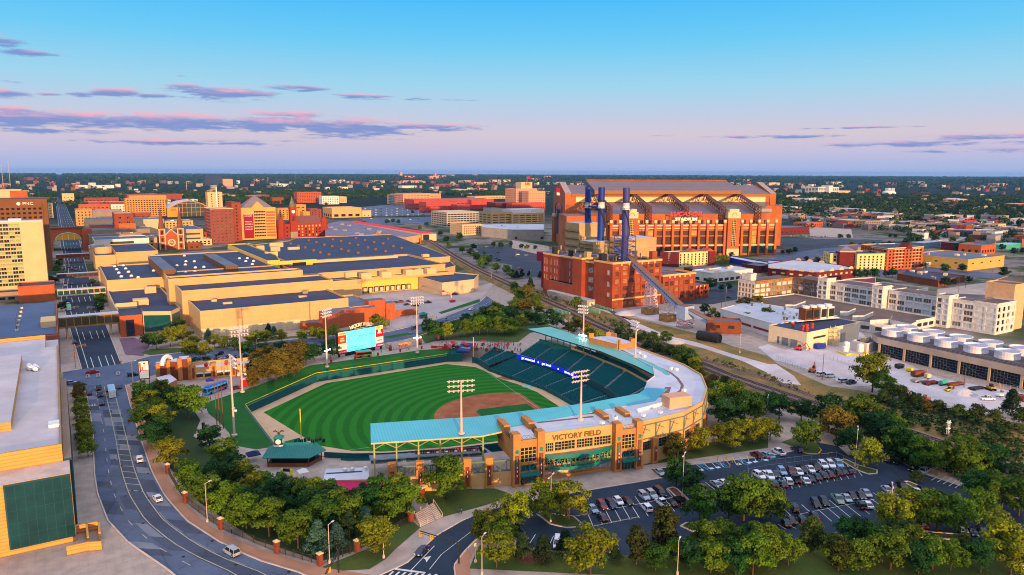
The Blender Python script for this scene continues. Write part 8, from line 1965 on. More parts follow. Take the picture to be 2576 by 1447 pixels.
cars('in the accessible row along the footway','c2 2215 275 2330 345','c2 2435 250 Mu- 2530 245 Ls- c3 10 255 Ls- 105 220 Wp- 285 195 Nu-')
cars('inside the fenced compound',S2_,'c3 20 460 Wu 75 440 Ds 140 415 Lu 225 405 Mp 305 415 Ws 340 390 Bp 425 390 Ws 475 370 Bp 550 350 Wu 625 345 Wu 705 340 Lu 15 560 Ds- 60 540 Du- 150 540 Ds- 200 512 Wu- 275 492 Bp- 375 505 Ws- 425 487 Ns- 490 467 Ds- 560 452 Ds- 620 442 Ds- 690 422 Du- 750 412 Ds- 815 402 Ns-')
cars('in the far rows of the lot',S2_,'c3 255 780 Bv- 475 735 Bu 560 720 Bu 695 690 Gp 785 680 Ss 840 655 Bs 925 655 Ds 980 630 Ss 1190 595 Ss 1250 580 Bs 1340 560 Bu 1490 620 Ws 1550 612 Nu 460 855 Bs- 230 900 Bs- 330 895 Bu- 180 925 Bs- 920 750 Bu- 995 745 Ws-')
cars('under the trees on the far edge','c3 1300 320 1220 360','c3 1165 275 Bs 1220 295 Ms 1305 315 Bs 1455 385 Bs 1550 415 Su');cars('alone at the far kerb','c3 2040 590 1950 560','c3 1995 570 Gh')
cars('in the lower right corner bays','c3 2440 1010 2540 1110','c3 1540 940 Ru- 1945 1005 Ss 2030 1010 Ns 2140 1000 Ds 2410 1035 Ms 2500 1015 Nu 2500 1330 Wu 2530 745 Wu 2545 1290 Wu')
cars('in the bottom bays by the hedge','c2 455 1060 430 1190','c2 455 1130 Wv 690 1085 Mh- 920 1130 Ps');cars('beneath the trees at the lot entrance','c2 0 960 160 1060','c2 55 1005 Tu 85 1055 Bu');cars('beside the entrance trees','c2 40 720 190 690','c2 130 730 Wp')
cars('on the curved avenue','c0 1400 300 1380 200','c0 1395 290 Wu',verb='driving');cars('on the avenue bend','c0 1620 700 1560 640','c0 1570 680 Ws',verb='driving');cars('at the foot of the avenue','c0 2360 1230 2250 1170','c0 2310 1215 Sv',verb='driving');cars('on the access drive','c1 1730 1150 1600 1250','c1 1655 1205 Ns',verb='driving')
cars('crossing the junction','b0 870 730 980 715','b0 920 722 Rp',verb='driving');cars('turning at the junction','b0 1270 760 1390 740','b0 1325 748 Bu',verb='waiting');cars('at the left kerb of the junction','b0 650 830 770 820','b0 712 826 Sh',verb='waiting')
cars('at the stop line of the avenue','b0 1020 1040 1010 960','b0 985 880 Bp 1000 945 Tp 890 930 Bu 1190 868 Ds 1080 895 Ds 1018 1030 Ns',verb='waiting');cars('at the kerb below the skybridge','b0 745 440 740 400','b0 745 424 Bu')
cars('in the canyon street','a0 690 1400 685 1300','a0 680 1345 Wv 672 1305 Bu 655 1155 Wu 650 1125 Bs 718 1135 Bs- 640 985 Du 645 1015 Ds 638 955 Wu 685 970 Rs 750 970 Rs 757 995 Rs 718 988 Ms 800 1008 Ms 665 868 Ru 780 862 Ws 812 872 Wu 810 905 Rs 790 840 Ss 808 890 Du 655 1180 Bu',verb='queuing')
cars('on the street behind the ballpark','b1 1530 290 1640 260','b1 1580 280 Tu 1890 198 Su 2150 93 Wu- b0 2185 538 Bu-',verb='driving')
cars('on the loading yard','a1 1350 1320 1450 1315','a1 1390 1322 Ds 1443 1315 Rp 1527 1309 Ds 1505 1342 Ds 1590 1352 Bp 1640 1330 Ns 1715 1322 Bp 1985 1240 Du',.5)
cars('in the gravel yard','b3 560 750 700 740','b3 620 760 Wv 535 745 Wv 755 812 Wv 830 825 Bp 2190 985 Wp 2420 1005 Wv 1820 895 Yp a2 1260 0 Ws',.3);cars('on the street by the power plant','a2 2130 1265 2200 1270','a2 2160 1270 Ts',verb='driving')
cars('on the lots before the stadium','a1 2180 790 2240 785','a1 2210 788 Lu 2300 768 Ws 2340 858 Du 2395 882 Bs 2420 900 Bp 2415 822 Bs 2390 770 Ss a2 60 845 Ws 140 850 Ss 75 985 Rs')
cars('on the lots right of the stadium','a3 270 665 285 655','a3 230 660 Ws 260 662 Ss 290 660 Ls 330 658 Bs 380 662 Ws 410 664 Bs 440 664 Ns 470 662 Ss 500 664 Ws 535 668 Bs 570 662 Ds 600 660 Ws 495 850 Ws 1300 1060 Ws 1580 670 Ws 1420 1005 Ws 930 860 Ls 610 840 Ss',.3)
cars('in the far sunlit lot','a1 1100 420 1160 415','a1 '+' '.join(f'{1090 + 53 * i} {y + (i % 3) * 4} {c}{"su"[i % 2]}' for y in(385,400,418,438,452)for i,c in enumerate('WSWDWSWLWSWD'))+' 1150 488 Ws 1240 490 Ds 1330 492 Ws 1450 490 Ss 1540 494 Ws 1620 490 Ds',.6)
cars('on the ballpark plaza','b0 2310 880 2420 860','b0 2365 874 Rh');flush()
def bus(p,an,Ln,lab,body,low,wins=10,name='bus',cat='bus',h=3.1,stripe=None):
 t=thing(name,lab,cat,(*p,0));c,s=cos(an),sin(an);W2=lambda x,y,z:(p[0]+x*c-y*s,p[1]+x*s+y*c,z)
 def bx(m_,x0,x1,y0,y1,z0,z1,mi=0):m_.prism([W2(x0,y0,0)[:2],W2(x1,y0,0)[:2],W2(x1,y1,0)[:2],W2(x0,y1,0)[:2]],z0,z1,mi)
 h2=Ln/2;m_=MB();bx(m_,-h2,h2,-1.27,1.27,.4,h);m_.build('body',body,t);m_=MB();bx(m_,-h2+.3,h2-.8,-1.1,1.1,h,h+.25);m_.build('roof_pod',low,t)
 for sg in(-1,1):m_=MB();bx(m_,-h2+.5,h2-.4,sg*1.28-.015,sg*1.28+.015,1.5,2.5);m_.build('side_window',cglass,t)
 if stripe:
  for sg in(-1,1):m_=MB();bx(m_,-h2+.2,h2*.1,sg*1.275-.015,sg*1.275+.015,.5,1.45);m_.build('livery_panel',stripe,t)
 m_=MB();bx(m_,h2,h2+.03,-1.1,1.1,1.2,2.7);m_.build('windshield',cglass,t)
 for x in(-h2+1.6,h2-2.2):
  for sg in(-1,1):m_=MB();m_.tube(W2(x,sg*1.0,.5),W2(x,sg*1.3,.5),.5,12);m_.build('wheel',tyre,t)
 return t
a,b=L('b0 1130 1010 1105 890');bus(((a[0]+b[0])/2,(a[1]+b[1])/2),atan2(b[1]-a[1],b[0]-a[0]),11.5,'white and blue city bus waiting at the stop line',white_m,pm('pale_blue_roof',lin(150,190,215),.6),stripe=pm('pale_purple',lin(170,160,200),.6))
a,b=L('b0 2260 875 2040 955');bus(((a[0]+b[0])/2,(a[1]+b[1])/2),atan2(b[1]-a[1],b[0]-a[0]),12.,'bright blue and purple wrapped bus on the ballpark plaza',pm('bus_cyan',lin(60,170,225),.4),pm('bus_blue_roof',lin(40,90,190),.5),stripe=pm('bus_purple_art',lin(90,40,130),.5,.3,1.2,col2=lin(220,120,90)))
a,b=L('b1 1150 560 1000 575');bus(((a[0]+b[0])/2,(a[1]+b[1])/2),atan2(b[1]-a[1],b[0]-a[0]),8.,'orange and green food truck below the scoreboard',pm('truck_orange',lin(214,98,34),.6,.2,.8),pm('truck_teal_roof',lin(60,150,170),.6),name='food_truck',cat='food truck',stripe=pm('truck_green_art',lin(60,140,50),.6,.3,1.5,col2=lin(210,180,80)))
a,b=L('a0 690 1425 690 1370');bus(((a[0]+b[0])/2,(a[1]+b[1])/2),pi/2,8.,'white shuttle bus with a green lit roof in the canyon street',white_m,pm('green_roof_glow',lin(60,210,120),.6),name='shuttle_bus')
for lab,s,m_ in(('white semi trailer at the tan block warehouse','a3 2225 1190 2340 1165',white_m),('red semi trailer on the far highway','a3 1950 522 2065 525',red_m),('white semi trailer on the far highway, left of two','a3 1790 515 1900 520',white_m),('white semi trailer on the far highway, right of two','a3 2135 530 2250 538',white_m),('white box trailer parked in the far lot on the right','a3 1838 618 1893 620',white_m),('long white semi trailer behind the stadium lots','a3 1075 497 1160 500',white_m)):
 z=7. if 'highway' in lab else 0.;a,b=L(s,z);t=thing('semi_trailer',lab,'trailer',(*a,z));mb=MB();mb.ob(a,b,2.8,z+1.2,z+4.2);mb.build('box',m_,t);mb=MB();d=np.subtract(b,a)
 for f in(.12,.2,.86):p=np.array(a)+d*f;mb.rbox(p,1.1,2.6,z,z+1.15,atan2(d[1],d[0]))
 mb.build('wheels',tyre,t)
 # lights, poles, gates, people
lampw=pm('floodlight_housing',lin(214,208,214),.4,.05);glow=pm('lit_floodlight',(1,1,1),.5,0,emit=(1,.97,.9),es=22.)
polem=pm('pale_pole',lin(206,178,164),.5,.06)
def tower(tl,x,y,ytop,z0,lab,rows=3,n=6,w=7.6,lit=None,face=None,lo=None):
 p=Q(tl,x,y,z0);h=ZT(*p,T(*ytop)[1])-z0;t=thing('light_tower',lab,'light tower',(*p,z0),group='ballpark light towers');mb=MB();mb.tube((*p,z0),(*p,z0+h),.42,8,r2=.2);mb.lathe(p,[(1.,z0),(1.,z0+.5),(.6,z0+.6)],10);mb.build('pole',polem,t)
 f=np.array(face or(150,270))-p;f/=np.hypot(*f);s=np.array([-f[1],f[0]]);a_=atan2(s[1],s[0])
 for r in range(rows):
  z=z0+h-.3-1.5*r;m_=MB();m_.rbox(p+f*.2,w,.22,z-.12,z+.12,a_);m_.build('crossarm',polem,t)
  for i in range(n):
   q=p+s*(w*((i+.5)/n-.5))+f*.8;m_=MB();m_.tube((*(q-f*.4),z+.1),(*(q+f*.45),z-.55),.16,8,r2=.36);m_.build('floodlight',lampw,t)
 if lit:
  z=ZT(*p,T(*lit)[1]);m_=MB();m_.rbox(p+f*.2,4.4,.2,z-.1,z+.1,a_);m_.build('crossarm',polem,t)
  for i in range(4):q=p+s*(1.2*(i-1.5))+f*.7;m_=MB();m_.lathe(q,[(.05,z-.35),(.34,z),(.05,z+.3)],8);m_.build('lit_floodlight',glow,t)
 if lo:
  z=ZT(*p,T(*lo)[1])
  for sx in(-1,1):m_=MB();q=p+s*sx*1.4;m_.tube((*q,z),(*(q+f*.8),z-.4),.3,8,r2=.5);m_.tube((*p,z),(*q,z),.08,4);m_.build('floodlight',lampw,t)
tower('b1',710,668,('b1',700,85),.2,'light tower with glowing lower lamps on the right field lawn left of the scoreboard',lit=('b1',710,500));tower('b1',1610,528,('b1',1610,-35),.2,'light tower with glowing lower lamps on the lawn right of the scoreboard',lit=('b1',1610,375))
tower('b0',2420,920,('b0',2400,262),0,'light tower beside the plaza bus and red kiosk',lo=('b0',2415,735),face=(60,260));tower('b0',2340,1355,('b0',2300,560),0,'tallest looking light tower on the lawn below the flag masts',lo=('b0',2325,1090),face=(90,262))
tower('b1',2050,1335,('b1',2040,800),14.,'light tower rising from the blue canopy over the outfield',face=(150,330),w=8.4);tower('b2',685,1195,('b2',695,705),14.2,'light tower on the white roof above the entrance letters',face=(150,330),w=6)
tower('b2',1230,575,('b2',1235,205),14.2,'light tower on the white roof beside the brick penthouse',face=(140,240),w=5.6);tower('b2',712,378,('b2',715,50),14.2,'light tower on the teal canopy behind the upper stand',lit=('b2',690,350),face=(140,240),w=5.6)
def lampost(tl,x,y,yt,lab,arms=2,globe=False,m=None,al=1.7):
 p=Q(tl,x,y);h=ZT(*p,T(*yt)[1]);t=thing('lamp_post',lab,'lamp post',(*p,0));mb=MB();mb.tube((*p,0),(*p,h),.11,6,r2=.07);mb.lathe(p,[(.3,0),(.3,.8)],8);mb.build('pole',m or polem,t)
 if globe:mb=MB();mb.lathe(p,[(.05,h-.1),(.36,h+.1),(.46,h+.4),(.3,h+.75),(.05,h+.85)],10);mb.build('globe',pm('cream_globe',lin(240,225,170),.4),t)
 else:
  for i in range(arms):a_=.6+pi*i;d=np.array([cos(a_),sin(a_)]);mb=MB();mb.tube((*p,h-.1),(*(p+d*al),h),.06,4);mb.rbox(p+d*al,.8,.34,h-.06,h+.1,a_);mb.build('lamp_head',lampw,t)
for a in(('c2',385,915,('c2',395,455),'tall lamp post in the teardrop island near the entrance'),('c2',1700,665,('c2',1715,242),'lamp post in the slim island between the middle rows'),('c3',868,362,('b3',895,1278),'tall lamp post on the island at the compound corner'),('c3',1205,1000,('c3',1240,548),'lamp post among trees right of the far rows'),('c0',2070,915,('c0',2045,530),'thin street lamp by the footway fence',1),('c1',735,1330,('c1',712,940),'street lamp beside the spruces on the corner',1),('c1',2255,1440,('c1',2252,1060),'brown lamp pole at the bottom of the access drive',1),('c2',1650,1440,('c2',1662,1100),'brown utility lamp pole among the bottom trees',1),('b2',2545,1160,('b2',2548,960),'pale lamp post right of the curved facade',2),('b2',575,345,('b2',575,175),'lamp post behind the left field canopy',1),('b2',960,415,('b2',960,320),'short lamp post behind the teal canopy',1),('b2',1590,610,('b2',1592,540),'short lamp post behind the white roof',1),('b0',1335,860,('b0',1315,615),'street lamp with a long arm at the junction corner',1),('b1',2335,205,('b1',2300,130),'silver street lamp by the road beyond left field',1),('b1',10,520,('b1',-5,390),'street lamp behind the right field trees',1),('a2',185,1085,('a2',190,1000),'street lamp by the tracks at the lot corner',1),('a2',40,860,('a2',42,720),'lamp post left of the stadium lot',1),('a2',310,860,('a2',310,755),'lamp post with banner by the stadium approach',1),('a2',2130,1360,('a2',2130,1170),'street lamp beside the street past the power plant',1),('b2',2272,530,('b2',2280,350),'yellowish lamp pole by the hopper house yard',1)):lampost(*a)
lampost('c1',1275,1275,('c1',1270,1100),'cream globe lamp on the corner lawn',globe=True);lampost('c1',2190,1325,('c1',2190,1160),'cream globe lamp right of the access drive',globe=True)
wood=pm('pole_wood',lin(110,72,54),.9,.15)
for i,(tl,x,y,t2,yt,lab)in enumerate((('b3',540,795,'b3',530,'wooden pole beside the white vans'),('b3',1955,870,'b3',680,'wooden pole in front of the cooling cells'),('b1',1330,270,'b1',95,'tall twin mast left of the dock entrance road'),('b1',1355,270,'b1',120,'silver twin mast left of the dock entrance road'),('a3',1968,1180,'a3',960,'wooden pole behind the dark roofed store'),('a3',1900,1220,'a3',1040,'brown pole near the tan warehouse trailer'),('a3',2215,1220,'a3',1000,'wooden pole left of the semi trailer'),('a3',2490,1240,'a3',950,'brown pole at the far right street'),('a3',1545,1100,'a3',900,'wooden pole in front of the banded hotel'),('a3',705,800,'a3',740,'slim pole by the wide dark lot'),('a3',600,800,'a3',650,'pole in the wide dark lot'),('a3',460,820,'a3',700,'dark pole in the wide dark lot'),('a3',240,900,'a3',760,'pole on the street behind the scalloped hall'),('a1',2350,1110,'a1',1020,'pale pole beside the tracks by the dock'),('b2',635,225,'b2',60,'wooden pole beside the main tracks'),('a1',1470,570,'a1',490,'orange pole by the train shed lot'),('b2',1620,90,'a2',1180,'thin pole beside the conveyor'),('a2',2090,1370,'a2',1220,'wooden pole by the works road'))):
 p=Q(tl,x,y);h=ZT(*p,T(t2,x,yt)[1]);t=thing('utility_pole',lab,'pole',(*p,0));mb=MB();mb.tube((*p,0),(*p,h),.16,6,r2=.1);mb.rbox(p,2.,.14,h-1.,h-.8,.7);mb.build('pole',wood if i not in(3,13)else greyc,t)
for i,(x,yt,yb)in enumerate(((2165,760,1250),(2195,700,1250),(2230,820,1285))):
 p=Q('b0',x,yb);h=ZT(*p,T('b0',x,yt)[1]);t=thing('flag_mast',['left','middle','right'][i]+' of the three thin bronze masts by the plaza bus','flag mast',(*p,0),group='bronze masts');mb=MB();mb.tube((*p,0),(*p,h),.2,6,r2=.1);mb.build('pole',pm('bronze_mast',lin(120,70,46),.6),t)
for lab,x,y,yt in(('black square column by the junction trees',1460,1200,1150),('black square column among the grove trees',2038,1400,1225)):p=Q('b0',x,y);h=ZT(*p,T('b0',x,yt)[1]);t=thing('marker_column',lab,'column',(*p,0));mb=MB();mb.rbox(p,.8,.8,0,h,.3);mb.build('shaft',black_m,t)
p=Q('b1',1858,400);t=thing('marker_column','black square column among trees behind left field','column',(*p,0));mb=MB();mb.rbox(p,1.4,1.4,0,ZT(*p,T('b1',1858,218)[1]),.3);mb.build('shaft',black_m,t)
ysig=pm('signal_yellow',lin(235,160,20),.5)
def signal(tl,bx,by,ytop,arm,lab,n=2,m=None):
 p=np.array(Q(tl,bx,by));h=ZT(*p,T(*ytop)[1]);q=np.array(G(*T(tl,*arm),h));t=thing('traffic_signal',lab,'traffic signal',(*p,0));mb=MB();mb.tube((*p,0),(*p,h),.2,6);mb.tube((*p,h-.2),(*q,h+.1),.14,5);mb.tube((*p,h-.9),(*q,h-.4),.08,4);mb.build('mast',m or steel_dark,t)
 for i in range(n):
  f=1-.3*i;c=p+(q-p)*f;mb=MB();mb.rbox(c,.5,.5,h-1.3,h-.1,.5,0);mb.rbox(c+np.array([-.1,-.28]),.3,.1,h-.5,h-.2,.5,1);mb.build('signal_head',[ysig,red_m],t)
signal('c1',2025,1330,('c1',2020,1115),(1640,1010),'black signal mast over the access drive',2);signal('c1',825,1420,('c1',825,1190),(690,1440),'black signal mast at the corner of the avenue',2)
signal('b0',755,680,('b0',745,470),(850,440),'orange wrapped signal mast at the junction',1,pm('orange_wrap',lin(226,130,50),.6));signal('b0',1330,870,('b0',1318,618),(1205,605),'signal mast beside the billboard at the junction',1,polem);signal('b0',640,130,('a0',630,1385),(780,60),'red lit signal mast under the cream skybridge',2,polem);signal('b0',1010,120,('a0',1010,1370),(870,70),'red lit signal mast on the right kerb of the canyon street',2,polem)
for i,(x,y)in enumerate(((878,780),(982,770),(1180,750))):p=Q('b0',x,y);t=thing('turn_sign',['left','middle','right'][i]+' of three square white turn signs over the junction','sign',(*p,0),group='square turn signs');mb=MB();mb.tube((*p,0),(*p,.2),.3,6);mb.rbox(p,1.5,.1,.2,1.7,0,1);mb.rbox((p[0],p[1]-.07),.3,.06,.5,1.4,0,2);mb.rbox((p[0]-.2,p[1]-.07),.6,.06,1.2,1.4,0,2);mb.build('panel',[steel_dark,white_m,red_m],t)
p=np.array((26.9,343.3));t=thing('billboard','tall lit poster billboard with a player picture at the junction corner','billboard',(*p,0));an=-.35;mb=MB();d=np.array([cos(an),sin(an)])
for k in(-1.8,0,1.8):mb.rbox(p+d*k,.22,.22,0,12,an)
mb.rbox(p,4.2,.4,3.4,11.6,an);mb.build('frame',steel_dark,t);n2=np.array([d[1],-d[0]]);mb=MB();mb.rbox(p+n2*.24,3.7,.06,3.8,11.2,an);mb.build('poster',pm('poster_cream',lin(238,226,206),.6,.1,.6,emit=lin(238,220,190),es=.25),t)
mb=MB();q=p+n2*.3+d*.3;mb.lathe(q,[(.05,9.9),(.42,10.2),(.42,10.6),(.05,10.9)],8,0);mb.rbox(q,1.3,.08,8.2,9.9,an,1);mb.rbox(q-d*.9,.5,.08,7.6,9.,an,0);mb.rbox(p+n2*.3-d*1.4,.6,.06,6.6,10.6,an,2);mb.rbox(p+n2*.3,3.2,.06,7.2,7.5,an,2);mb.build('player_picture',[pm('poster_skin',lin(120,70,50),.7),pm('poster_kit',lin(230,200,180),.7),red_m],t)
gt=thing('arch_gate_building','tan brick park gate with a white arch on its roof beside the plaza','gate building',(45,344,0));mb=MB()
for s,z in(('b0 1585 815 1690 800',7.6),('b0 1690 800 1800 805',8.6),('b0 1800 805 1900 795',9.6)):
 a,b=map(np.array,L(s));n_=np.array([(b-a)[1],-(b-a)[0]]);n_/=-np.hypot(*n_);mb.prism([tuple(a),tuple(b),tuple(b+n_*6),tuple(a+n_*6)],0,z,0,1)
 for q in(a,b):mb.rbox(q+n_*.4,1.6,1.6,0,z+.5,0,2)
mb.build('wall',[brickr,roofw,brickt],gt)
a,b=map(np.array,L('b0 1915 800 2555 742'));d=(b-a)/np.hypot(*(b-a));n_=np.array([-d[1],d[0]]);mb=MB();mb.prism([tuple(a),tuple(b+d*6),tuple(b+d*6+n_*5),tuple(a+n_*5)],0,5.6,0,1);mb.ob(a+n_*5,b+d*6+n_*5,.5,5.6,7,0)
for i in range(3):q=a+d*(.8+8.4*i);mb.rbox(q,2.1,1.2,0,6.9,atan2(d[1],d[0]),2);mb.rbox(q-n_*.62,1.,.1,.8,5.6,atan2(d[1],d[0]),3)
mb.build('terrace_wall',[tan,roofw,brickt,brickr],gt)
for i in range(2):
 for k in(-1,1):q=a+d*(5+8.4*i+1.7*k)-n_*.06;mb=MB();mb.rbox(q,2.7,.12,1.,3.2,atan2(d[1],d[0]),0);mb.rbox(q-n_*.06,2.7,.1,2.5,3.2,atan2(d[1],d[0]),1);mb.build('service_window',[steel_dark,white_m],gt)
for i in range(2):q=a+d*(6.2+8.4*i)-n_*.3;mb=MB();mb.tube((*q,6.4),(*(q-n_*.2),6.4),.9,12);mb.rbox(q+d*2.2,1.8,.15,5.9,6.9,atan2(d[1],d[0]));mb.build('red_round_sign',red_m,gt)
mb=MB();A_=np.array(Q('b0',1618,655,7.6));B_=np.array(Q('b0',1708,612,7.6));m_=(A_+B_)/2;hh=(B_-A_)/2;an=np.linspace(0,pi,15);R2=np.hypot(*hh);zc=ZT(*m_,T('b0',1665,545)[1])-7.6-.9
for t0,t1 in zip(an,an[1:]):mb.tube((*(m_+hh*cos(t0)),7.6+zc*sin(t0)),(*(m_+hh*cos(t1)),7.6+zc*sin(t1)),.95,8)
mb.build('white_arch',white_m,gt)
mb=MB()
q=L('b0 1560 850 1700 815 1770 870 1660 930');mb.prism(q,0,3.4,0,1);mb.build('side_block',[brickt,roofw],gt)
kt=thing('red_kiosk','red striped kiosk trailer beside the plaza light tower','kiosk',Q('b0',2470,850));mb=MB();mb.rbox(Q('b0',2470,850),5,3,.2,3.1,.25,0,1);mb.rbox(np.array(Q('b0',2470,850))-np.array([.3,1.56]),1.2,.1,1.6,2.8,.25,2);mb.build('body',[red_m,white_m,yellow_m],kt)
def tent(p,lab,m,s=1.6,name='canopy_tent'):
 t=thing(name,lab,'tent',(*p,0));mb=MB();c=[(p[0]-s,p[1]-s),(p[0]+s,p[1]-s),(p[0]+s,p[1]+s),(p[0]-s,p[1]+s)]
 for i in range(4):mb.add([(*c[i],2.3),(*c[(i+1)%4],2.3),(*p,3.3)],((0,1,2),));mb.quad((*c[i],2.05),(*c[(i+1)%4],2.05),(*c[(i+1)%4],2.3),(*c[i],2.3))
 mb.build('canopy',m,t)
 for q in c:mb=MB();mb.tube((*q,0),(*q,2.1),.05,4);mb.build('leg',white_m,t)
tent(Q('b0',2095,850),'blue canopy tent on the plaza behind the wrapped bus',blue_m);tent(Q('c0',2530,300),'navy canopy tent on the terrace left of the pavilion',pm('navy_canvas',lin(20,34,84),.8),2.);tent(Q('c1',470,480),'small white canopy tent beside the concession building',white_m,1.5)
ya=thing('yellow_goal_arch','yellow posted inflatable arch on the terrace below the pavilion','arch',Q('c1',310,490));mb=MB();pa,pb=Q('c1',268,490),Q('c1',352,495)
for q in(pa,pb):mb.rbox(q,.7,.7,0,3.4,.2,0)
mb.ob(pa,pb,.5,2.6,3.4,1);mb.build('frame',[yellow_m,black_m],ya)
ft=thing('iron_fence','black iron fence with brick piers along the avenue footway','fence',Q('c0',1850,720));FPp=L('c0 1675 430 1850 720 2205 985 c1 210 1220 640 1345 1010 1210 1545 910')
for p in FPp:mb=MB();mb.rbox(p,1.1,1.1,0,2.9,.3,0);mb.rbox(p,1.35,1.35,2.9,3.1,.3,1);mb.add([(p[0]-.6,p[1]-.6,3.1),(p[0]+.6,p[1]-.6,3.1),(p[0]+.6,p[1]+.6,3.1),(p[0]-.6,p[1]+.6,3.1),(p[0],p[1],3.5)],((0,1,4),(1,2,4),(2,3,4),(3,0,4)),1);mb.build('brick_pier',[brickr,lime],ft)
mb=MB()
for a,b in zip(FPp,FPp[1:]):
 a,b=np.array(a),np.array(b);n_=int(np.hypot(*(b-a))/.35)
 for z in(.3,1.7):mb.tube((*a,z),(*b,z),.05,4)
 for i in range(n_):q=a+(b-a)*i/n_;mb.tube((*q,0),(*q,1.95),.035,3,cap=False)
 for i in range(1,5):q=a+(b-a)*i/5;mb.rbox(q,.16,.16,0,2.2,0)
mb.build('railings',steel_dark,ft)
gp=thing('gate_pier','tall brick gate pier beside the front lawn steps','pier',Q('c1',1650,715));mb=MB();p=Q('c1',1650,715);mb.rbox(p,1.4,1.4,0,4.2,.3,0);mb.rbox(p,1.7,1.7,4.2,4.6,.3,1);mb.build('shaft',[brickr,lime],gp)
lf=thing('terrace_fence','black railing with brick piers round the left field terrace','fence',Q('b1',2100,480));P=L('b1 1830 470 1830 455 1890 470 2000 485 2100 495 2200 505 2300 515 2400 520 2555 535',0);mb=MB()
for a,b in zip(P,P[1:]):
 for z in(.5,1.1):mb.tube((*a,z),(*b,z),.05,4)
mb.build('railings',steel_dark,lf)
for p in P[2:]:mb=MB();mb.rbox(p,1.,1.,0,1.6,.3);mb.build('brick_pier',brickr,lf)
bf=thing('back_fence','black railing fence behind the lawn right of the scoreboard','fence',Q('b1',1500,480));mb=MB();P=L('b1 1290 470 1340 505 1480 490 1640 445 1700 440 1820 405 2000 410 2555 440')
for a,b in zip(P,P[1:]):
 a,b=np.array(a),np.array(b);n_=max(2,int(np.hypot(*(b-a))/.8))
 for z in(.4,2.2):mb.tube((*a,z),(*b,z),.06,4)
 for i in range(n_):q=a+(b-a)*i/n_;mb.tube((*q,0),(*q,2.3),.05,3,cap=False)
mb.build('railings',steel_dark,bf)
for p in(P[1],P[3],P[5]):mb=MB();mb.rbox(p,1.1,1.1,0,3.,.3,0);mb.build('brick_pier',brickr,bf)
fc=thing('wire_compound_fence','thin grey wire fence round the fenced car compound','fence',Q('c3',400,280));mb=MB();P=L('c2 2350 390 c3 0 350 680 270 900 380 860 480 60 610 c2 2360 500');P=P+[P[0]]
for a,b in zip(P,P[1:]):
 a,b=np.array(a),np.array(b);n_=max(2,int(np.hypot(*(b-a))/3))
 for z in(.1,1.8):mb.tube((*a,z),(*b,z),.03,3)
 for i in range(n_):q=a+(b-a)*i/n_;mb.tube((*q,0),(*q,1.85),.04,4)
mb.build('wire',greyc,fc)
lb_=thing('lawn_banner','long red banner board along the left field lawn edge','banner',Q('b1',1850,485));a,b=L('b1 1745 482 1958 495');mb=MB();mb.ob(a,b,.15,.1,1.5);mb.build('board',red_m,lb_);an=atan2(b[1]-a[1],b[0]-a[0])
for f in(.4,.85):q=np.array(a)+(np.subtract(b,a))*f;text('LAWN',.9,white_m,lb_,(q[0]+.05,q[1]-.15,.8),an,'lettering',.02)
ms=thing('menu_screen','lit food picture board on the back fence right of the scoreboard','screen',Q('b1',1490,490));a,b=L('b1 1425 492 1548 475');mb=MB();mb.ob(a,b,.3,1.1,3.1);mb.build('screen',pm('menu_pictures',lin(220,150,80),.5,.4,.9,col2=lin(150,30,30),emit=lin(220,120,60),es=.3),ms)
fb=thing('tunnel_canopy','blue canopy with a yellow name over the field tunnel','canopy',(175,330,0));mb=MB();mb.quad((171.6,329.6,.6),(176.,324.4,.6),(183.4,333.4,2.2),(178.8,338.2,2.2));mb.quad((171.6,329.6,-.4),(176.,324.4,-.4),(176.,324.4,.6),(171.6,329.6,.6));mb.build('canvas',pm('royal_canvas',lin(24,60,130),.8,.06),fb);text('TRULEAF',1.3,yellow_m,fb,(176.2,329.,1.5),-.87,'lettering',.03,tilt=.5,width=5)
def skinned(name,vs,es,rs_,m,root=0,sub=1):
 me=bpy.data.meshes.new(name);me.from_pydata(vs,es,[]);o=bpy.data.objects.new(name,me);COL.objects.link(o);mo=o.modifiers.new('s','SKIN');mo.use_smooth_shade=True;sv=me.skin_vertices[0].data
 for i,r in enumerate(rs_):sv[i].radius=(r,r)if not isinstance(r,tuple)else r
 sv[root].use_root=True
 if sub:q=o.modifiers.new('d','SUBSURF');q.levels=sub;q.render_levels=sub
 out=bpy.data.meshes.new_from_object(o.evaluated_get(bpy.context.evaluated_depsgraph_get()));out.name=name;bpy.data.objects.remove(o);out.materials.clear();out.materials.append(m);return out
skin_m=pm('skin',lin(150,100,76),.6,.05);shirt_m=pm('shirt_cloth',(.5,.5,.5),.9,.05,objcol=True);trous_m=pm('trouser_cloth',(.1,.1,.12),.9,.05,objcol=True);hair_m=pm('hair',(.02,.014,.01),.7)
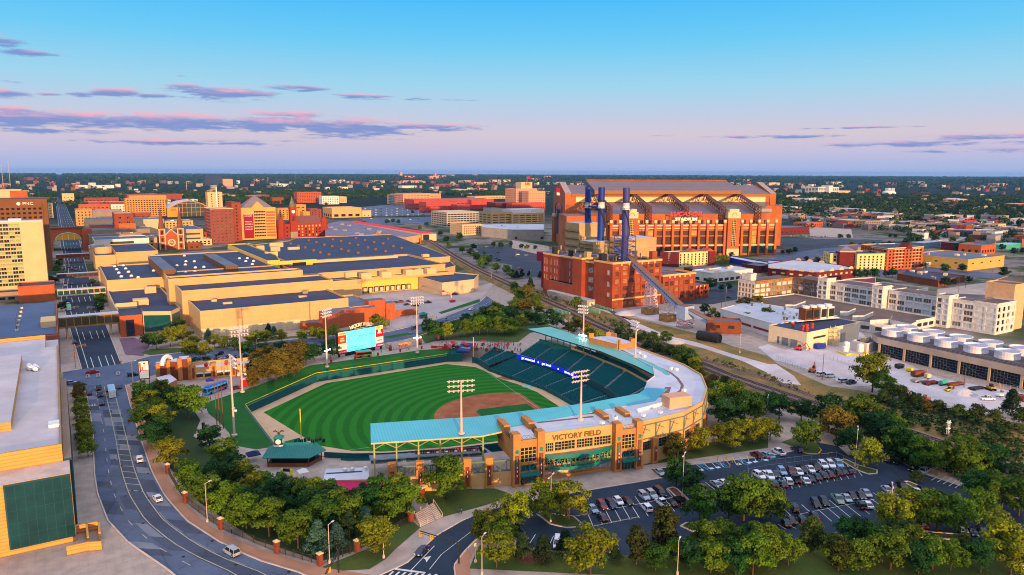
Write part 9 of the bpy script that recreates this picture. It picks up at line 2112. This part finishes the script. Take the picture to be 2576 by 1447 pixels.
def figure(step):
 hip=.92;a=step
 V=[(0,0,hip),(0,0,1.15),(0,0,1.38),(0,0,1.5),(.01,0,1.6),(.02,0,1.72)];E=[(0,1),(1,2),(2,3),(3,4),(4,5)];Rr=[(.13,.16),(.12,.15),(.13,.19),.06,.095,.075]
 for sg in(1,-1):
  k=len(V);fx=a*sg;V+=[(0,.1*sg,hip-.1),(.10*fx,.1*sg,.5),(.26*fx-.04,.1*sg,.09),(.26*fx+.12,.1*sg,.05)];E+=[(0,k),(k,k+1),(k+1,k+2),(k+2,k+3)];Rr+=[.09,.062,.045,.04]
  k=len(V);V+=[(0,.2*sg,1.4),(-.12*fx,.25*sg,1.13),(-.12*fx+.1,.26*sg,.9),(-.12*fx+.13,.26*sg,.83)];E+=[(2,k),(k,k+1),(k+1,k+2),(k+2,k+3)];Rr+=[.055,.042,.03,(.04,.02)];h=k+3;x0,y0=V[h][0],V[h][1]
  for f in range(4):V.append((x0-.03+.02*f,y0+.005*(f%2),.75-.012*(1-abs(f-1.5))));E.append((h,len(V)-1));Rr.append(.009)
  V.append((x0+.05,y0-.01*sg,.81));E.append((h,len(V)-1));Rr.append(.01)
 body=skinned('body',V,E,Rr,skin_m)
 sh=skinned('shirt',[(0,0,.9),(0,0,1.15),(0,0,1.4),(0,.2,1.4),(-.07*a,.24,1.2),(0,-.2,1.4),(.07*a,-.24,1.2)],[(0,1),(1,2),(2,3),(3,4),(2,5),(5,6)],[(.15,.18),(.14,.175),(.145,.2),.075,.062,.075,.062],shirt_m)
 tv,te,tr=[(0,0,.95)],[],[(.15,.18)]
 for sg in(1,-1):k=len(tv);fx=a*sg;tv+=[(0,.1*sg,.8),(.10*fx,.1*sg,.5),(.24*fx-.03,.1*sg,.14)];te+=[(0,k),(k,k+1),(k+1,k+2)];tr+=[.105,.08,.062]
 tm=skinned('trousers',tv,te,tr,trous_m);mb=MB();mb.lathe((-.01,0),[(.1,1.62),(.112,1.7),(.09,1.79),(.02,1.83)],10);return body,sh,tm,mb.mesh('hair',[hair_m])
FIG=[figure(1.),figure(.15)]
PC={'w':((225,225,230),'white'),'b':((40,80,170),'blue'),'k':((24,24,28),'black'),'r':((200,40,60),'red'),'g':((120,120,126),'grey'),'p':((210,130,150),'pink'),'t':((40,110,110),'teal')}
def people(where,s,z=0.):
 tl=None;cur=[];L_=[]
 for k in s.split():
  if k[0]in 'abc' and k[1:].isdigit():tl=k;continue
  if k.isalpha():L_.append((T(tl,*cur)[0],Q(tl,*cur,z),k));cur=[]
  else:cur.append(float(k))
 by={}
 for a in sorted(L_):by.setdefault(a[2],[]).append(a)
 for k,lst in by.items():
  for i,(u,p,_)in enumerate(lst):
   col,nm=PC[k];lab=f'person in a {nm} top {where}'+(f', {ordn(i)} such from the left' if len(lst)>1 else '');t=thing('person',lab,'person',(*p,z),rt_.uniform(0,6.28),f'people {where}');fg=FIG[rt_.randrange(2)]
   for me,c in zip(fg,(None,col,rt_.choice([(30,34,50),(60,60,66),(70,84,120)]),None)):
    o=bpy.data.objects.new(me.name.split('.')[0],me);COL.objects.link(o);o.parent=t
    if c:o.color=(*lin(*c),1)
people('near the main entrance','c2 105 550 b 140 530 w 40 640 w 603 560 b 614 575 k');people('jogging on the curved footway','c1 2030 835 b 2050 832 w');people('beside the white pickup','c2 172 770 p 205 765 b');people('around the wrapped bus','b0 2025 970 b 2080 1000 w 2102 1000 k 2285 840 k 2015 1130 r');people('on the walk below the scoreboard','b1 1250 530 t 985 588 b 585 620 k 1525 500 r 1178 550 g')
rs=random.Random(6)
people('on the left field terrace','b1 '+' '.join(f'{rs.randint(1880, 2550)} {rs.randint(440, 500)} {rs.choice("wkrrgbwpk")}' for _ in range(64))+' 2245 485 w 2270 500 r 2310 500 w 2410 525 w 1855 430 w b2 '+' '.join(f'{rs.randint(0, 90)} {rs.randint(455, 540)} {rs.choice("wkgb")}' for _ in range(12)))
for i in range(26):
 p=Q('b1',rs.randint(1890,2540),rs.randint(445,500));t=thing('patio_table','small patio table with a red umbrella on the left field terrace' if i%2 else 'dark round patio table on the left field terrace','table',(*p,0),group='patio tables, red shaded' if i%2 else 'patio tables, dark');mb=MB();mb.lathe(p,[(.08,0),(.08,.72),(.75,.74),(.75,.8)],10);mb.build('table_top',steel_dark,t)
 if i%2:mb=MB();mb.tube((*p,.8),(*p,2.5),.04,4);mb.lathe(p,[(1.5,2.2),(.05,2.75)],8);mb.build('umbrella',pm('patio_red',lin(190,20,50),.8),t)
for i,(x,y)in enumerate(((988,590),(1217,555),(1440,520),(1653,490),(750,625))):p=Q('b1',x,y);t=thing('red_drink_barrel',ORD[i]+' red can shaped drink barrel along the outfield walk from the left' if 0 else['below the food truck','right of the food truck','left of the menu screen','right of the menu screen','beside the left light tower'][i].join(('red can shaped barrel ',' on the outfield walk')),'barrel',(*p,0),group='red barrels');mb=MB();mb.lathe(p,[(.5,0),(.55,1.5),(.45,1.6)],10);mb.build('can',red_m,t)
gb=thing('guard_booth','small booth with a teal hipped roof at the dock yard entrance','booth',Q('b1',1670,180));p=Q('b1',1670,180);mb=MB();mb.rbox(p,4.4,2.6,0,2.6,.1,0);c=[(p[0]+a*3.2,p[1]+b*2.2,2.6)for a,b in((-1,-1),(1,-1),(1,1),(-1,1))]
for i in range(4):mb.add([c[i],c[(i+1)%4],(*p,4.2)],((0,1,2),),1)
mb.build('booth',[glass_t,teal_m],gb)
for i,x in enumerate((1510,1572,1715,1760,1800)):p=Q('b1',x,185 if i>1 else 180);t=thing('orange_bollard',['first','second','third','fourth','fifth'][i]+' orange post from the left at the dock yard gate','bollard',(*p,0),group='orange gate posts');mb=MB();mb.tube((*p,0),(*p,1.6),.22,8);mb.build('post',ysig,t)
for i,(x,y)in enumerate(((2052,300),(2112,335),(2135,290),(2172,375),(2198,325),(2258,360))):p=Q('c2',x,y);t=thing('yellow_bollard',ORD[i]+' yellow bollard from the left beside the accessible bays','bollard',(*p,0),group='yellow bollards');mb=MB();mb.tube((*p,0),(*p,1.3),.16,8);mb.build('post',ysig,t)
bl_=thing('boom_lift','yellow boom lift with a folded arm on the dock yard verge','boom lift',Q('a1',1960,1320));p=Q('a1',1960,1320);mb=MB();mb.rbox(p,4,2,.4,1.6,0,0);mb.tube((*p,1.6),(p[0]-1.5,p[1],6.5),.25,5,1);mb.tube((p[0]-1.5,p[1],6.5),(p[0]-7,p[1],8.6),.2,5,0);mb.rbox((p[0]-7.4,p[1]),1.6,1.2,8,9.2,0,0);mb.build('machine',[red_m,yellow_m],bl_)
ms_=thing('signal_mast','white lattice signal mast beside the tracks at lower right','mast',Q('c3',1790,70));p=Q('c3',1790,70);hh_=ZT(*p,T('b3',1795,1200)[1]);mb=MB();[mb.tube((p[0]+a,p[1]+b,0),(p[0]+a,p[1]+b,hh_),.06,4)for a in(-.4,.4)for b in(-.3,.3)];[mb.tube((p[0]-.4,p[1]-.3,hh_*k/8),(p[0]+.4,p[1]-.3,hh_*(k+1)/8),.05,4)for k in range(8)];mb.rbox(p,2,.8,hh_*.5,hh_*.53,0);mb.rbox(p,2,.8,hh_*.85,hh_*.88,0);mb.build('lattice',white_m,ms_)
for lab,tl,x,y,yt in(('left radio mast on the far left horizon','a0',35,180,-60),('right radio mast on the far left horizon','a0',105,170,-90),('thin radio mast left of the cream slab tower','a0',1865,205,120),('thin mast rising from woods in the centre','a1',2402,140,100),('pale mast on the wooded horizon left of centre','a1',120,125,75)):p=Q(tl,x,y);t=thing('radio_mast',lab,'radio mast',(*p,0));h=ZT(*p,T(tl,x,yt)[1]);mb=MB();k=PX(*p,0)[2]/F;mb.tube((*p,0),(*p,h),.55*k,4,r2=.4*k);mb.build('mast',polem,t)
for s_ in((('a2',640,805),31,(.5,-.2,.5),'small white steam puff on the power plant roof'),(('a2',1210,620),44,(2.6,-1.4,.5),'pink steam drifting off the boiler house'),(('a2',1555,930),13,(.5,.1,2.2),'white steam rising before the striped hotel wall')):puff((*G(*T(*s_[0]),s_[1]),s_[1]),s_[2],s_[3])
ora=pm('machine_orange',lin(226,110,30),.5,.1)
def digger(tl,x,y,lab,m,a=.4):
 p=np.array(Q(tl,x,y));t=thing('excavator',lab,'digger',(*p,0));d=np.array([cos(a),sin(a)]);n_=np.array([-d[1],d[0]])
 for s in(-1,1):mb=MB();mb.rbox(p+n_*s*1.1,3.4,.55,.02,.85,a);mb.build('crawler',black_m,t)
 mb=MB();mb.rbox(p,2.8,2.3,.9,1.9,a);mb.build('body',m,t);mb=MB();mb.rbox(p+d*.6-n_*.5,1.3,1.1,1.9,3.1,a);mb.build('cab',cglass,t)
 q=p+d*1.3;e=q+d*2.6;mb=MB();mb.tube((*q,1.7),(*e,4.2),.22,5);mb.tube((*e,4.2),(*(e+d*1.6),1.4),.17,5);mb.rbox(e+d*1.6,.9,1.,.7,1.5,a);mb.build('boom',m,t)
for i,(x,y,m,lab)in enumerate(((440,720,ora,'orange excavator left of the white vans in the yard'),(1455,1000,ora,'orange excavator at the left of the machine row by the scrub'),(1525,1010,black_m,'black excavator in the middle of the machine row by the scrub'),(1580,1020,ora,'orange excavator at the right of the machine row by the scrub'),(2220,900,pm('machine_tan',lin(190,140,60),.6),'tan excavator in front of the cooling cells'),(300,500,red_m,'red lift machine by the cream workshop corner'))):digger('b3',x,y,lab,m,.4+i)
for x,y,l,w,h,m,lab,nm in((1500,760,7,2.6,2.,brown_b,'rusty open skip in the gravel yard','skip'),(1510,815,8,2.6,.8,greyc,'grey flatbed trailer behind the rusty skip','flatbed_trailer'),(1620,840,8,2.4,.7,maroon_b,'rusty red flatbed trailer in the gravel yard','flatbed_trailer'),(1590,780,2.4,1.8,1.6,lime,'small cream trailer beside the rusty skip','trailer'),(1870,850,9,2.4,.6,brown_b,'stack of rusty steel behind the yellow truck','steel_stack'),(2080,890,8,2.2,.5,steel_dark,'dark steel plates stacked by the cooling cells','steel_stack'),(2330,960,6,1.6,.6,white_m,'bundle of white pipes beside the white truck','pipe_bundle'),(2540,1000,5,4,1.4,brown_b,'heap of rusty scrap at the right edge of the yard','scrap_heap'),(515,485,6,2.4,2.2,blue_m,'blue truck body beside the cream workshop','truck_body'),(1410,710,3,1.6,1.,yellow_m,'yellow crate near the cooling cells','crate'),(1310,680,4,2.2,1.5,steel_dark,'black machine parked at the end of the cooling cells','machine')):
 p=Q('b3',x,y);t=thing(nm,lab,nm.replace('_',' '),(*p,0));mb=MB();mb.rbox(p,l,w,.35,h+.35,-.2);mb.rbox(p,l*.8,w*1.04,h+.35,h+.5,-.2);mb.build('body',m,t);mb=MB();[mb.rbox(np.array(p)+np.array([s*l*.35,0]),.8,w*.9,0,.36,-.2)for s in(-1,1)];mb.build('skids',black_m,t)
for tl,x,y,r,h,lab in(('b3',1950,930,5.5,2.,'pale gravel heap beside the yellow truck'),('b2',1620,420,6,1.6,'low grey gravel heap on the track path'),('a2',1130,1440,7,2.2,'white stone heap below the lattice tower')):
 p=Q(tl,x,y);mb=MB();r_=np.random.RandomState(int(x));mb.lathe(p,[(r,0),(r*.7,h*.5),(r*.3,h*.9),(.1,h)],14);tag(mb.build('gravel_heap',gravel,at=(*p,0)),lab,'gravel heap')
p=np.array(Q('b3',1745,850));t=thing('teal_tank_trailer','small teal tank trailer left of the yellow truck','tank trailer',(*p,0));mb=MB();mb.tube((p[0]-2,p[1],1.4),(p[0]+2,p[1],1.4),1.,12);mb.build('tank',pm('turquoise_wall',lin(60,160,140)),t);mb=MB();mb.rbox(p,4.4,1.2,.1,.5,0);mb.build('frame',steel_dark,t)
yf=thing('yard_fence','chain link fence between gravel yard and rough ground','fence',Q('b3',700,600));mb=MB()
for s in('b3 240 500 480 560 640 600 870 665 1100 640','b3 80 590 300 690 420 720 520 790 760 830','b3 1240 640 1700 750 2200 860 2555 920'):
 P=resample(L(s),24)
 for a,b in zip(P,P[1:]):mb.tube((*a,2.),(*b,2.),.04,3);mb.tube((*a,1.),(*b,1.),.02,3);mb.tube((*a,0),(*a,2.1),.06,4)
mb.build('wire',greyc,yf)
